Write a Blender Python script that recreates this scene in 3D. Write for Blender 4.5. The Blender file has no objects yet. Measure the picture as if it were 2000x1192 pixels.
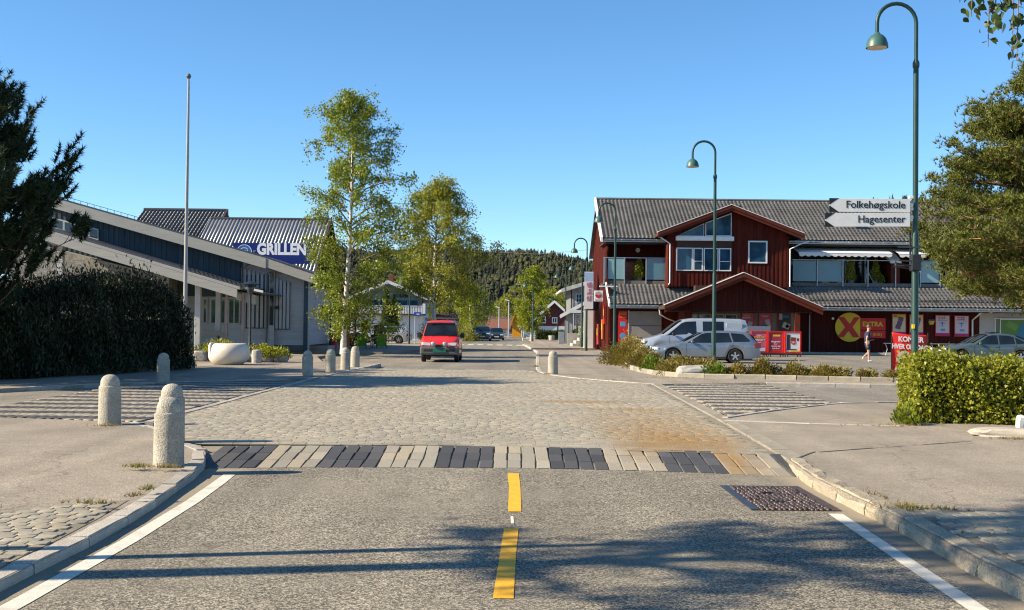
import bpy, bmesh, math, random
import numpy as np
from mathutils import Vector, Matrix
R = math.radians
random.seed(7)
rng = np.random.default_rng(7)
scene = bpy.context.scene
C = scene.collection
S = 0.12            # height of the pavements above the carriageway

# ------------------------------------------------------------------ camera, sky, sun, exposure
cd = bpy.data.cameras.new('camera')
cam = bpy.data.objects.new('camera', cd)
C.objects.link(cam)
cd.sensor_width = 36.0
cd.lens = 40.68
cd.clip_start = 0.05
cd.clip_end = 8000
PITCH, ROLL = math.atan(41 / 2260), 0.011
cam.matrix_world = (Matrix.Translation((0, 0, 1.7)) @ Matrix.Rotation(R(90) + PITCH, 4, 'X')
                    @ Matrix.Rotation(ROLL, 4, 'Z'))
scene.camera = cam

SUN_EL, SUN_BACK = R(31), R(11)      # elevation; how far behind the picture plane the sun stands (it is to the left)
sun_dir = Vector((-math.cos(SUN_BACK) * math.cos(SUN_EL), -math.sin(SUN_BACK) * math.cos(SUN_EL), math.sin(SUN_EL)))
w = bpy.data.worlds.new('World')
scene.world = w
w.use_nodes = True
nt = w.node_tree
nt.nodes.clear()
sky = nt.nodes.new('ShaderNodeTexSky')
sky.sky_type = 'NISHITA'
sky.sun_disc = False
sky.sun_elevation = SUN_EL
sky.sun_rotation = math.atan2(sun_dir.x, sun_dir.y)
sky.altitude = 0
sky.air_density = 0.75
sky.dust_density = 0.0
sky.ozone_density = 4.6
bg = nt.nodes.new('ShaderNodeBackground')
bg.inputs['Strength'].default_value = 0.1
hsv = nt.nodes.new('ShaderNodeHueSaturation')      # the clear, polarised-looking blue of the photograph
hsv.inputs['Saturation'].default_value = 1.1
hsv.inputs['Hue'].default_value = 0.494
wo = nt.nodes.new('ShaderNodeOutputWorld')
nt.links.new(sky.outputs[0], hsv.inputs['Color'])
nt.links.new(hsv.outputs[0], bg.inputs[0])
nt.links.new(bg.outputs[0], wo.inputs[0])
sl = bpy.data.lights.new('sun', 'SUN')
sl.energy = 5.0
sl.angle = R(0.5)
sl.color = (1.0, 0.87, 0.67)
so = bpy.data.objects.new('sun', sl)
C.objects.link(so)
so.rotation_euler = sun_dir.to_track_quat('Z', 'Y').to_euler()
so.location = sun_dir * 60
scene.view_settings.view_transform = 'Standard'
scene.view_settings.look = 'None'
scene.view_settings.gamma = 1.0
scene.view_settings.exposure = 1.06
scene.view_settings.use_curve_mapping = False
scene.cycles.use_denoising = True
scene.cycles.pixel_filter_type = 'BLACKMAN_HARRIS'
scene.cycles.filter_width = 1.15
scene.cycles.max_bounces = 6
scene.cycles.transparent_max_bounces = 8

# ------------------------------------------------------------------ helpers
def tag(o, label=None, cat=None, group=None, kind=None):
    if label: o['label'] = label
    if cat: o['category'] = cat
    if group: o['group'] = group
    if kind: o['kind'] = kind
    return o

def link(o, parent=None):
    C.objects.link(o)
    if parent: o.parent = parent
    return o

def thing(name, label, cat, loc=(0, 0, 0), rz=0.0, group=None):
    o = link(bpy.data.objects.new(name, None))
    o.empty_display_size = 0.2
    o.location = loc
    o.rotation_euler = (0, 0, rz)
    return tag(o, label, cat, group)

def copy_tree(o, parent=None):
    c = o.copy()
    C.objects.link(c)
    c.parent = parent
    for ch in o.children:
        copy_tree(ch, c)
    return c

class MB:
    """collects polygons, builds ONE mesh object"""
    def __init__(s):
        s.v, s.f = [], []
    def add(s, vs, fs):
        b = len(s.v)
        s.v += [tuple(p) for p in vs]
        s.f += [tuple(i + b for i in f) for f in fs]
        return s
    def poly(s, pts):
        return s.add(pts, [tuple(range(len(pts)))])
    def box(s, x0, x1, y0, y1, z0, z1):
        return s.add([(x0, y0, z0), (x1, y0, z0), (x1, y1, z0), (x0, y1, z0), (x0, y0, z1), (x1, y0, z1), (x1, y1, z1), (x0, y1, z1)],
                     [(0, 3, 2, 1), (4, 5, 6, 7), (0, 1, 5, 4), (1, 2, 6, 5), (2, 3, 7, 6), (3, 0, 4, 7)])
    def hexa(s, a, b):
        """two quads a (bottom) and b (top), same winding"""
        return s.add(list(a) + list(b), [(0, 3, 2, 1), (4, 5, 6, 7), (0, 1, 5, 4), (1, 2, 6, 5), (2, 3, 7, 6), (3, 0, 4, 7)])
    def bar(s, p, q, wx, wz, up=(0, 0, 1)):
        """rectangular bar from p to q"""
        p, q, up = Vector(p), Vector(q), Vector(up)
        d = (q - p).normalized()
        sd = d.cross(up)
        if sd.length < 1e-4: sd = d.cross(Vector((1, 0, 0)))
        sd.normalize()
        u = sd.cross(d)
        a = [p + sd * sx * wx / 2 + u * sz * wz / 2 for sx, sz in ((-1, -1), (1, -1), (1, 1), (-1, 1))]
        b = [q + sd * sx * wx / 2 + u * sz * wz / 2 for sx, sz in ((-1, -1), (1, -1), (1, 1), (-1, 1))]
        return s.add(a + b, [(0, 1, 2, 3), (7, 6, 5, 4), (0, 4, 5, 1), (1, 5, 6, 2), (2, 6, 7, 3), (3, 7, 4, 0)])
    def tube(s, path, rad, n=8, caps=True):
        path = [Vector(p) for p in path]
        if not hasattr(rad, '__len__'): rad = [rad] * len(path)
        rings = []
        prev = None
        for i, p in enumerate(path):
            d = (path[min(i + 1, len(path) - 1)] - path[max(i - 1, 0)])
            if d.length < 1e-7: d = Vector((0, 0, 1))
            d.normalize()
            if prev is None:
                a = d.orthogonal().normalized()
            else:
                a = (prev - d * prev.dot(d))
                a = a.normalized() if a.length > 1e-5 else d.orthogonal().normalized()
            prev = a
            b = d.cross(a)
            rings.append([p + (a * math.cos(2 * math.pi * k / n) + b * math.sin(2 * math.pi * k / n)) * rad[i] for k in range(n)])
        vs = [q for r in rings for q in r]
        fs = []
        for i in range(len(rings) - 1):
            for k in range(n):
                k2 = (k + 1) % n
                fs.append((i * n + k, i * n + k2, (i + 1) * n + k2, (i + 1) * n + k))
        if caps:
            fs.append(tuple(reversed(range(n))))
            fs.append(tuple((len(rings) - 1) * n + k for k in range(n)))
        return s.add(vs, fs)
    def lathe(s, prof, n=24, c=(0, 0, 0), axis='Z'):
        vs, fs = [], []
        for r, z in prof:
            for k in range(n):
                a = 2 * math.pi * k / n
                x, y = r * math.cos(a), r * math.sin(a)
                if axis == 'Z': p = (c[0] + x, c[1] + y, c[2] + z)
                elif axis == 'Y': p = (c[0] + x, c[1] + z, c[2] + y)
                else: p = (c[0] + z, c[1] + x, c[2] + y)
                vs.append(p)
        m = len(prof)
        for i in range(m - 1):
            for k in range(n):
                k2 = (k + 1) % n
                fs.append((i * n + k, i * n + k2, (i + 1) * n + k2, (i + 1) * n + k))
        fs.append(tuple(reversed(range(n))))
        fs.append(tuple((m - 1) * n + k for k in range(n)))
        return s.add(vs, fs)
    def prism(s, poly, a, b, axis='Z'):
        """extrude a 2d polygon between a and b along the axis; axis Y takes (x,z) points, axis X takes (y,z) points"""
        n = len(poly)
        def P(q, t):
            return (q[0], q[1], t) if axis == 'Z' else ((q[0], t, q[1]) if axis == 'Y' else (t, q[0], q[1]))
        vs = [P(q, a) for q in poly] + [P(q, b) for q in poly]
        fs = [tuple(reversed(range(n))), tuple(range(n, 2 * n))]
        fs += [(i, (i + 1) % n, (i + 1) % n + n, i + n) for i in range(n)]
        return s.add(vs, fs)
    def mesh(s, name, smooth=False, fix=True):
        me = bpy.data.meshes.new(name)
        me.from_pydata(s.v, [], s.f)
        if fix:
            bm = bmesh.new()
            bm.from_mesh(me)
            bmesh.ops.recalc_face_normals(bm, faces=bm.faces)
            bm.to_mesh(me)
            bm.free()
        if smooth:
            me.shade_smooth()
            me.set_sharp_from_angle(angle=R(smooth if smooth is not True else 40))
        return me
    def build(s, name, mat, parent=None, smooth=False, loc=None, bevel=0, fix=True, rot=None):
        me = s.mesh(name, smooth, fix)
        if mat: me.materials.append(mat)
        o = bpy.data.objects.new(name, me)
        link(o, parent)
        if loc: o.location = loc
        if rot: o.rotation_euler = rot
        if bevel:
            m = o.modifiers.new('bevel', 'BEVEL')
            m.width = bevel
            m.segments = 2
            m.limit_method = 'ANGLE'
        return o

def np_mesh(name, V, F, mat, parent=None, smooth=False):
    """fast mesh from numpy arrays: V (n,3), F (m,k)"""
    V = np.asarray(V, dtype=np.float32)
    F = np.asarray(F, dtype=np.int32)
    me = bpy.data.meshes.new(name)
    me.vertices.add(len(V))
    me.vertices.foreach_set('co', V.ravel())
    m, k = F.shape
    me.loops.add(m * k)
    me.loops.foreach_set('vertex_index', F.ravel())
    me.polygons.add(m)
    me.polygons.foreach_set('loop_start', np.arange(0, m * k, k, dtype=np.int32))
    try:
        me.polygons.foreach_set('loop_total', np.full(m, k, dtype=np.int32))
    except Exception:
        pass
    me.update(calc_edges=True)
    if smooth: me.shade_smooth()
    if mat: me.materials.append(mat)
    return link(bpy.data.objects.new(name, me), parent)

# ------------------------------------------------------------------ materials
_M = {}
def N(nt, t, **kw):
    n = nt.nodes.new(t)
    for k, v in kw.items():
        if k in n.inputs: n.inputs[k].default_value = v
        else: setattr(n, k, v)
    return n

def mix(nt, fac, a, b, mode='MIX'):
    m = nt.nodes.new('ShaderNodeMix')
    m.data_type = 'RGBA'
    m.blend_type = mode
    m.clamp_factor = True
    for sock, v in ((m.inputs[0], fac), (m.inputs[6], a), (m.inputs[7], b)):
        if isinstance(v, (int, float)): sock.default_value = v
        elif isinstance(v, (tuple, list)): sock.default_value = (*v[:3], 1)
        else: nt.links.new(v, sock)
    return m.outputs[2]

def ramp(nt, src, stops):
    r = nt.nodes.new('ShaderNodeValToRGB')
    el = r.color_ramp.elements
    while len(el) < len(stops): el.new(0.5)
    for e, (p, c) in zip(el, stops):
        e.position = p
        e.color = (c, c, c, 1) if isinstance(c, (int, float)) else (*c, 1)
    nt.links.new(src, r.inputs[0])
    return r.outputs[0]

def noise(nt, vec, scale, detail=4, rough=0.55, out=0):
    n = nt.nodes.new('ShaderNodeTexNoise')
    n.inputs['Scale'].default_value = scale
    n.inputs['Detail'].default_value = detail
    n.inputs['Roughness'].default_value = rough
    if vec is not None: nt.links.new(vec, n.inputs['Vector'])
    return n.outputs[out]

def new_mat(name):
    m = bpy.data.materials.new(name)
    m.use_nodes = True
    nt = m.node_tree
    return m, nt, nt.nodes['Principled BSDF']

def mat(name, col, rough=0.7, var=0.18, scale=3.0, fine=0.12, fscale=60.0, bump=0.15, metal=0.0, spec=0.4, coat=0.0, dirt=None, rand=0.0, stretch=None, pos=False, bdist=0.01):
    """general surface: base colour broken up by two noises (coarse wear, fine grain), matching bump"""
    if name in _M: return _M[name]
    m, nt, b = new_mat(name)
    if pos:
        vec = N(nt, 'ShaderNodeNewGeometry').outputs['Position']
    else:
        vec = N(nt, 'ShaderNodeTexCoord').outputs['Object']
    if stretch:
        mp = nt.nodes.new('ShaderNodeMapping')
        mp.inputs['Scale'].default_value = stretch
        nt.links.new(vec, mp.inputs[0])
        vec = mp.outputs[0]
    n1 = noise(nt, vec, scale, 5)
    n2 = noise(nt, vec, fscale, 3)
    dark = tuple(c * (1 - var) for c in col)
    lite = tuple(min(1, c * (1 + var)) for c in col)
    c1 = mix(nt, ramp(nt, n1, [(0.3, 0.0), (0.7, 1.0)]), dark, lite)
    g = ramp(nt, n2, [(0.3, 1 - fine), (0.7, 1 + fine)])
    c2 = mix(nt, 1.0, c1, g, 'MULTIPLY')
    if dirt:
        n3 = noise(nt, vec, scale * 0.45, 6, 0.65)
        c2 = mix(nt, ramp(nt, n3, [(0.5, 0.0), (0.72, 0.6)]), c2, dirt)
    if rand:
        oi = N(nt, 'ShaderNodeObjectInfo').outputs['Random']
        ri = N(nt, 'ShaderNodeNewGeometry').outputs['Random Per Island']
        ad = nt.nodes.new('ShaderNodeMath'); ad.operation = 'ADD'
        nt.links.new(oi, ad.inputs[0]); nt.links.new(ri, ad.inputs[1])
        fr = nt.nodes.new('ShaderNodeMath'); fr.operation = 'FRACT'
        nt.links.new(ad.outputs[0], fr.inputs[0])
        c2 = mix(nt, 1.0, c2, ramp(nt, fr.outputs[0], [(0, 1 - rand), (1, 1 + rand)]), 'MULTIPLY')
    nt.links.new(c2, b.inputs['Base Color'])
    b.inputs['Roughness'].default_value = rough
    b.inputs['Metallic'].default_value = metal
    b.inputs['Specular IOR Level'].default_value = spec
    if coat:
        b.inputs['Coat Weight'].default_value = coat
        b.inputs['Coat Roughness'].default_value = 0.06
    if bump:
        bp = nt.nodes.new('ShaderNodeBump')
        bp.inputs['Strength'].default_value = bump
        bp.inputs['Distance'].default_value = bdist
        nt.links.new(n2, bp.inputs['Height'])
        nt.links.new(bp.outputs[0], b.inputs['Normal'])
    _M[name] = m
    return m

def leaf_mat(name, c_dark, c_lite, trans=0.35, rough=0.5):
    """foliage: colour differs leaf by leaf, some light passes through"""
    if name in _M: return _M[name]
    m, nt, b = new_mat(name)
    ri = N(nt, 'ShaderNodeNewGeometry').outputs['Random Per Island']
    ps = N(nt, 'ShaderNodeNewGeometry').outputs['Position']
    big = noise(nt, ps, 0.9, 2)
    c = ramp(nt, ri, [(0.0, c_dark), (0.75, c_lite), (1.0, tuple(min(1, x * 1.35) for x in c_lite))])
    c = mix(nt, 1.0, c, ramp(nt, big, [(0.3, 0.75), (0.7, 1.2)]), 'MULTIPLY')
    nt.links.new(c, b.inputs['Base Color'])
    b.inputs['Roughness'].default_value = rough
    b.inputs['Specular IOR Level'].default_value = 0.3
    tr = nt.nodes.new('ShaderNodeBsdfTranslucent')
    nt.links.new(mix(nt, 1.0, c, (1.1, 1.15, 0.6), 'MULTIPLY'), tr.inputs[0])
    ms = nt.nodes.new('ShaderNodeMixShader')
    ms.inputs[0].default_value = trans
    out = nt.nodes['Material Output']
    nt.links.new(b.outputs[0], ms.inputs[1])
    nt.links.new(tr.outputs[0], ms.inputs[2])
    nt.links.new(ms.outputs[0], out.inputs[0])
    _M[name] = m
    return m

def glass_mat(name, col=(0.02, 0.03, 0.035), rough=0.04, spec=0.6):
    """window glass seen from outside: dark behind, mirror-like in front"""
    if name in _M: return _M[name]
    m, nt, b = new_mat(name)
    vec = N(nt, 'ShaderNodeTexCoord').outputs['Object']
    n = noise(nt, vec, 1.3, 2)
    c = mix(nt, ramp(nt, n, [(0.35, 0.0), (0.65, 1.0)]), tuple(x * 0.6 for x in col), tuple(x * 1.5 for x in col))
    nt.links.new(c, b.inputs['Base Color'])
    b.inputs['Roughness'].default_value = rough
    b.inputs['Specular IOR Level'].default_value = spec
    b.inputs['IOR'].default_value = 1.5
    _M[name] = m
    return m

def asphalt_mat(name, base, stone, speck=0.5, patch=None, fsc=95.0, sand=None):
    """asphalt: pale and dark aggregate grains, worn patches, cracks"""
    m, nt, b = new_mat(name)
    vec = N(nt, 'ShaderNodeNewGeometry').outputs['Position']
    vo = nt.nodes.new('ShaderNodeTexVoronoi')
    vo.inputs['Scale'].default_value = fsc
    nt.links.new(vec, vo.inputs['Vector'])
    sp = nt.nodes.new('ShaderNodeSeparateColor')
    nt.links.new(vo.outputs['Color'], sp.inputs[0])
    grain = ramp(nt, sp.outputs[0], [(0.0, tuple(c * (1 - speck) for c in base)), (0.45, base), (0.8, stone), (1.0, tuple(min(1, c * 1.35) for c in stone))])
    big = noise(nt, vec, 0.55, 6, 0.6)
    c = mix(nt, 1.0, grain, ramp(nt, big, [(0.3, 0.82), (0.7, 1.12)]), 'MULTIPLY')
    spots = noise(nt, vec, 1.7, 3, 0.5)
    c = mix(nt, ramp(nt, spots, [(0.68, 0.0), (0.74, 0.35)]), c, tuple(x * 0.55 for x in base))
    mid = noise(nt, vec, 4.5, 4, 0.6)
    c = mix(nt, 1.0, c, ramp(nt, mid, [(0.3, 0.93), (0.7, 1.06)]), 'MULTIPLY')
    if patch:
        c = mix(nt, ramp(nt, noise(nt, vec, 0.33, 5, 0.6, 0), [(0.48, 0.0), (0.64, 0.7)]), c, patch)
    # tyre tracks: long darker streaks in the driving direction
    mp = nt.nodes.new('ShaderNodeMapping')
    mp.inputs['Scale'].default_value = (1.25, 0.03, 1)
    nt.links.new(vec, mp.inputs[0])
    tk = noise(nt, mp.outputs[0], 1.0, 3)
    c = mix(nt, 1.0, c, ramp(nt, tk, [(0.35, 0.84), (0.65, 1.08)]), 'MULTIPLY')
    if sand:            # grit swept against the kerbs
        sx = nt.nodes.new('ShaderNodeSeparateXYZ')
        nt.links.new(vec, sx.inputs[0])
        ab = nt.nodes.new('ShaderNodeMath'); ab.operation = 'ABSOLUTE'
        nt.links.new(sx.outputs[0], ab.inputs[0])
        ml_ = nt.nodes.new('ShaderNodeMath'); ml_.operation = 'MULTIPLY_ADD'
        ml_.inputs[1].default_value = 0.35
        nt.links.new(noise(nt, vec, 3.0, 5, 0.65), ml_.inputs[0])
        nt.links.new(ab.outputs[0], ml_.inputs[2])
        mr = nt.nodes.new('ShaderNodeMapRange')
        mr.inputs[1].default_value = 3.12; mr.inputs[2].default_value = 3.3; mr.inputs[4].default_value = 0.85
        nt.links.new(ml_.outputs[0], mr.inputs[0])
        c = mix(nt, mr.outputs[0], c, mix(nt, noise(nt, vec, 60, 3), tuple(x * 0.75 for x in sand), tuple(x * 1.2 for x in sand)))
    # hairline cracks
    v2 = nt.nodes.new('ShaderNodeTexVoronoi')
    v2.feature = 'DISTANCE_TO_EDGE'
    v2.inputs['Scale'].default_value = 0.16
    wv = nt.nodes.new('ShaderNodeVectorMath'); wv.operation = 'ADD'
    nz = nt.nodes.new('ShaderNodeTexNoise'); nz.inputs['Scale'].default_value = 1.5; nz.inputs['Detail'].default_value = 6
    nt.links.new(vec, nz.inputs['Vector'])
    nt.links.new(vec, wv.inputs[0]); nt.links.new(nz.outputs[1], wv.inputs[1])
    nt.links.new(wv.outputs[0], v2.inputs['Vector'])
    c = mix(nt, ramp(nt, v2.outputs[0], [(0.0, 0.45), (0.0022, 0.0)]), c, tuple(x * 0.3 for x in base))
    nt.links.new(c, b.inputs['Base Color'])
    b.inputs['Roughness'].default_value = 0.85
    b.inputs['Specular IOR Level'].default_value = 0.25
    bp = nt.nodes.new('ShaderNodeBump')
    bp.inputs['Strength'].default_value = 0.5
    bp.inputs['Distance'].default_value = 0.004
    nt.links.new(vo.outputs['Distance'], bp.inputs['Height'])
    nt.links.new(bp.outputs[0], b.inputs['Normal'])
    _M[name] = m
    return m

def text(name, s, size, mt, parent, loc, rot=(R(90), 0, 0), align='CENTER', bold=0.0, xs=1.0, ext=0.002):
    """flat lettering as a mesh part"""
    cu = bpy.data.curves.new(name, 'FONT')
    cu.body = s
    cu.size = size
    cu.align_x = align
    cu.align_y = 'CENTER'
    cu.offset = bold
    cu.extrude = ext
    cu.resolution_u = 3
    tmp = bpy.data.objects.new(name + '_tmp', cu)
    C.objects.link(tmp)
    dg = bpy.context.evaluated_depsgraph_get()
    me = bpy.data.meshes.new_from_object(tmp.evaluated_get(dg))
    bpy.data.objects.remove(tmp)
    bpy.data.curves.remove(cu)
    me.name = name
    me.materials.clear()
    me.materials.append(mt)
    o = link(bpy.data.objects.new(name, me), parent)
    o.location = loc
    o.rotation_euler = rot
    o.scale = (xs, 1, 1)
    return o
# ------------------------------------------------------------------ ground, roads, pavements
ROAD = asphalt_mat('asphalt_road', (0.145, 0.129, 0.098), (0.36, 0.315, 0.238), 0.6, fsc=85, patch=(0.235, 0.205, 0.155), sand=(0.30, 0.25, 0.18))
ROADF = asphalt_mat('asphalt_far', (0.19, 0.171, 0.138), (0.31, 0.278, 0.22), 0.4)
PAVE = asphalt_mat('asphalt_pavement', (0.265, 0.224, 0.172), (0.365, 0.31, 0.24), 0.3, fsc=110)
LOT = asphalt_mat('asphalt_lot', (0.195, 0.174, 0.142), (0.30, 0.268, 0.22), 0.4)
GRAN = mat('granite', (0.42, 0.375, 0.31), 0.8, 0.2, 2.2, 0.3, 90, 0.5, dirt=(0.26, 0.20, 0.13), rand=0.16)
GRAN_B = mat('granite_bollard', (0.39, 0.355, 0.285), 0.85, 0.2, 3.5, 0.35, 62, 0.9, bdist=0.016, dirt=(0.27, 0.22, 0.14), rand=0.08)
MORTAR = mat('mortar', (0.215, 0.185, 0.135), 0.95, 0.3, 3, 0.3, 80, 0.5, pos=True)
WHITEP = mat('road_paint_white', (0.64, 0.60, 0.50), 0.7, 0.1, 9, 0.14, 120, 0.3, pos=True, dirt=(0.34, 0.31, 0.25))
YELLOWP = mat('road_paint_yellow', (0.80, 0.40, 0.012), 0.65, 0.1, 11, 0.12, 120, 0.3, pos=True, dirt=(0.50, 0.27, 0.03))
IRON = mat('cast_iron', (0.085, 0.06, 0.05), 0.6, 0.4, 8, 0.3, 60, 0.3, metal=0.35)
IRONB = mat('cast_iron_frame', (0.06, 0.065, 0.08), 0.45, 0.3, 8, 0.3, 60, 0.2, metal=0.5)

def sett_mat(name, col, rust=False, rand=0.22):
    m, nt, b = new_mat(name)
    vec = N(nt, 'ShaderNodeNewGeometry').outputs['Position']
    ri = N(nt, 'ShaderNodeNewGeometry').outputs['Random Per Island']
    oi = N(nt, 'ShaderNodeObjectInfo').outputs['Random']
    ad = nt.nodes.new('ShaderNodeMath'); ad.operation = 'ADD'
    nt.links.new(oi, ad.inputs[0]); nt.links.new(ri, ad.inputs[1])
    fr = nt.nodes.new('ShaderNodeMath'); fr.operation = 'FRACT'
    nt.links.new(ad.outputs[0], fr.inputs[0])
    c = ramp(nt, fr.outputs[0], [(0.0, tuple(x * (1 - rand) for x in col)), (0.5, col), (0.8, (col[0] * 1.1, col[1] * 1.03, col[2] * 0.92)), (1.0, tuple(x * (1 + rand) for x in col))])
    c = mix(nt, 1.0, c, ramp(nt, noise(nt, vec, 55, 4), [(0.3, 0.8), (0.7, 1.18)]), 'MULTIPLY')
    c = mix(nt, 1.0, c, ramp(nt, noise(nt, vec, 0.5, 4), [(0.3, 0.9), (0.7, 1.08)]), 'MULTIPLY')
    if rust:
        # iron-brown stain that has run along the gutter side of the crossing
        for (x, y, sx, sy, k) in ((2.25, 16.1, 1.2, 2.6, 0.9), (2.4, 22.3, 1.9, 0.6, 0.6), (1.6, 24.4, 1.6, 0.6, 0.7), (2.75, 14.1, 0.35, 1.2, 0.85), (2.4, 18.8, 1.5, 4.5, 0.55)):
            mp = nt.nodes.new('ShaderNodeMapping')
            mp.inputs['Location'].default_value = (-x / sx, -y / sy, 0)
            mp.inputs['Scale'].default_value = (1 / sx, 1 / sy, 0)
            nt.links.new(vec, mp.inputs[0])
            ln = nt.nodes.new('ShaderNodeVectorMath'); ln.operation = 'LENGTH'
            nt.links.new(mp.outputs[0], ln.inputs[0])
            mm = nt.nodes.new('ShaderNodeMath'); mm.operation = 'MULTIPLY_ADD'
            mm.inputs[1].default_value = 1.5; mm.inputs[2].default_value = -0.75
            nt.links.new(noise(nt, vec, 2.6, 5, 0.65), mm.inputs[0])
            a2 = nt.nodes.new('ShaderNodeMath'); a2.operation = 'ADD'
            nt.links.new(ln.outputs['Value'], a2.inputs[0]); nt.links.new(mm.outputs[0], a2.inputs[1])
            c = mix(nt, ramp(nt, a2.outputs[0], [(0.2, k), (1.0, 0.0)]), c, (0.27, 0.165, 0.06))
    nt.links.new(c, b.inputs['Base Color'])
    b.inputs['Roughness'].default_value = 0.75
    b.inputs['Specular IOR Level'].default_value = 0.3
    bp = nt.nodes.new('ShaderNodeBump')
    bp.inputs['Strength'].default_value = 0.35
    bp.inputs['Distance'].default_value = 0.006
    nt.links.new(noise(nt, vec, 30, 4), bp.inputs['Height'])
    nt.links.new(bp.outputs[0], b.inputs['Normal'])
    return m
SETT = sett_mat('granite_setts', (0.31, 0.278, 0.215), True, 0.15)
SETTL = sett_mat('granite_setts_pale', (0.315, 0.282, 0.22), True, 0.16)
SETTD = sett_mat('granite_setts_dark', (0.072, 0.071, 0.073), False, 0.3)
SETTD2 = sett_mat('granite_setts_charcoal', (0.078, 0.072, 0.072), False, 0.25)

def grass_ground():
    m, nt, b = new_mat('open_ground')
    vec = N(nt, 'ShaderNodeNewGeometry').outputs['Position']
    n = noise(nt, vec, 0.03, 6, 0.6)
    c = ramp(nt, n, [(0.3, (0.05, 0.075, 0.02)), (0.5, (0.09, 0.1, 0.035)), (0.7, (0.15, 0.125, 0.07))])
    c = mix(nt, 1.0, c, ramp(nt, noise(nt, vec, 3, 5), [(0.3, 0.75), (0.7, 1.2)]), 'MULTIPLY')
    nt.links.new(c, b.inputs['Base Color'])
    b.inputs['Roughness'].default_value = 0.95
    return m

def sheet(name, pts, z, m, parent=None, kind='structure'):
    o = MB().poly([(x, y, z) for x, y in pts]).build(name, m, parent, fix=False)
    if o.data.polygons[0].normal.z < 0:
        o.data.flip_normals()
    return tag(o, kind=kind) if kind and not parent else o

def slab(name, pts, z0, z1, m):
    return tag(MB().prism(pts, z0, z1).build(name, m), kind='structure')

sheet('ground', [(-4000, -300), (4000, -300), (4000, 6000), (-4000, 6000)], -0.04, grass_ground())
road = sheet('road', [(-3.7, -12), (3.45, -12)] + [(x, 13.90 - 0.05 * x * x * (0.95 if x > 0 else 0.55)) for x in np.linspace(3.45, -3.9, 30)], 0.0, ROAD)
far_road = sheet('road', [(-5.9, 42.5), (1.3, 42.5), (1.35, 55), (1.9, 73), (1.6, 100), (2.6, 108), (2.6, 260), (-6.2, 260), (-6.4, 100), (-9.2, 66), (-9.2, 50)], 0.0, ROADF)
sheet('side_street', [(-60, 8), (-5.5, 17), (-5.5, 34), (-60, 34)], 0.03, ROADF)
sheet('side_street', [(3.6, 19), (60, 19), (60, 34.5), (3.6, 34.5)], 0.03, LOT)

LK = [(-3.19, -12), (-3.19, 7.3), (-3.17, 8.7), (-3.19, 9.6), (-3.24, 10.5), (-3.32, 11.4), (-3.42, 12.5), (-3.54, 13.4), (-3.73, 14.2), (-3.99, 14.95), (-4.31, 15.29)]
def zl(y):      # the corner pavement rises towards the raised table
    return 0.07 + 0.05 * min(1, max(0, (y - 11.4) / (15.29 - 11.4)))
def sheet3(name, polys, m):
    mb = MB()
    for q in polys: mb.poly([(x, y, zl(y)) for x, y in q])
    return tag(mb.build(name, m, None), kind='structure')
pave_ln = sheet3('pavement', [LK[:6] + [(-60, 11.4), (-60, -12)], [LK[5]] + LK[6:] + [(-60, 15.29), (-60, 11.4)], [LK[-1], (-5.0, 16.9), (-5.9, 18.24), (-8.34, 18.9), (-14, 20.2), (-60, 22), (-60, 15.29)]], PAVE)
if pave_ln.data.polygons[0].normal.z < 0: pave_ln.data.flip_normals()
RK = [(3.25, -12), (3.26, 7.36), (3.25, 8.4), (3.29, 9.47), (3.28, 10.09), (3.25, 11.23), (3.24, 12.37), (3.37, 14.09)]
pave_rn = slab('pavement', RK + [(3.47, 16.5), (3.6, 19.8), (3.72, 20.4), (5.25, 22.7), (6.93, 24.8), (9.0, 25.6), (60, 27), (60, -12)], -0.02, S, PAVE)
pave_rf = slab('pavement', [(3.9, 32.4), (2.84, 34.1), (1.93, 35.8), (1.28, 37.7), (0.92, 40), (0.97, 44.5), (1.3, 60), (1.6, 73), (1.2, 95), (0.94, 102), (2.0, 108), (2.2, 260), (80, 260), (80, 33.5), (11, 33.4), (7.4, 33.6)], -0.02, S, PAVE)
pave_lf = slab('pavement', [(-5.7, 33), (-5.65, 34.7), (-5.45, 40), (-5.24, 46.5), (-6.2, 47.0), (-8.0, 49), (-9.4, 56), (-9.4, 60), (-60, 60), (-60, 22.6), (-13.5, 24.6), (-11.8, 26.7), (-10.5, 29.1), (-9.6, 30.2), (-8.85, 30.6), (-6.3, 32.7)], -0.02, S, PAVE)
pave_cafe = slab('pavement', [(-7.4, 66.5), (-5.9, 73), (-5.9, 88), (-5.6, 260), (-60, 260), (-60, 66.5)], -0.02, S, PAVE)
# parking apron in front of the shop
sheet('car_park', [(5.5, 71.5), (5.6, 56), (8.2, 42.5), (10.2, 37.6), (60, 35.6), (60, 71.5)], S + 0.004, LOT)

# --- painted lines
def strip(name, pts, m, parent, z):
    """pts: centre line with half widths (x, y, hw)"""
    mb = MB()
    L = [(x - h, y, z) for x, y, h in pts]
    Rr = [(x + h, y, z) for x, y, h in pts]
    n = len(pts)
    mb.add(L + Rr, [(i, n + i, n + i + 1, i + 1) for i in range(n - 1)])
    return mb.build(name, m, parent)
strip('edge_line', [(-3.0, -2, .07), (-2.97, 5, .07), (-2.95, 7, .07), (-2.95, 9, .07), (-3.01, 11, .07), (-3.09, 12.3, .07), (-3.14, 12.97, .065)], WHITEP, road, 0.004)
strip('edge_line', [(2.86, -2, .065), (2.86, 7, .065), (2.93, 8.8, .065), (3.0, 10.7, .065)], WHITEP, road, 0.004)
strip('centre_line', [(0.035, 13.36, .065), (0.05, 12.2, .06), (0.045, 10.62, .06)], YELLOWP, road, 0.004)
strip('centre_line', [(0.015, 9.73, .06), (-0.01, 8.6, .06), (-0.035, 7.24, .065)], YELLOWP, road, 0.004)
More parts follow.
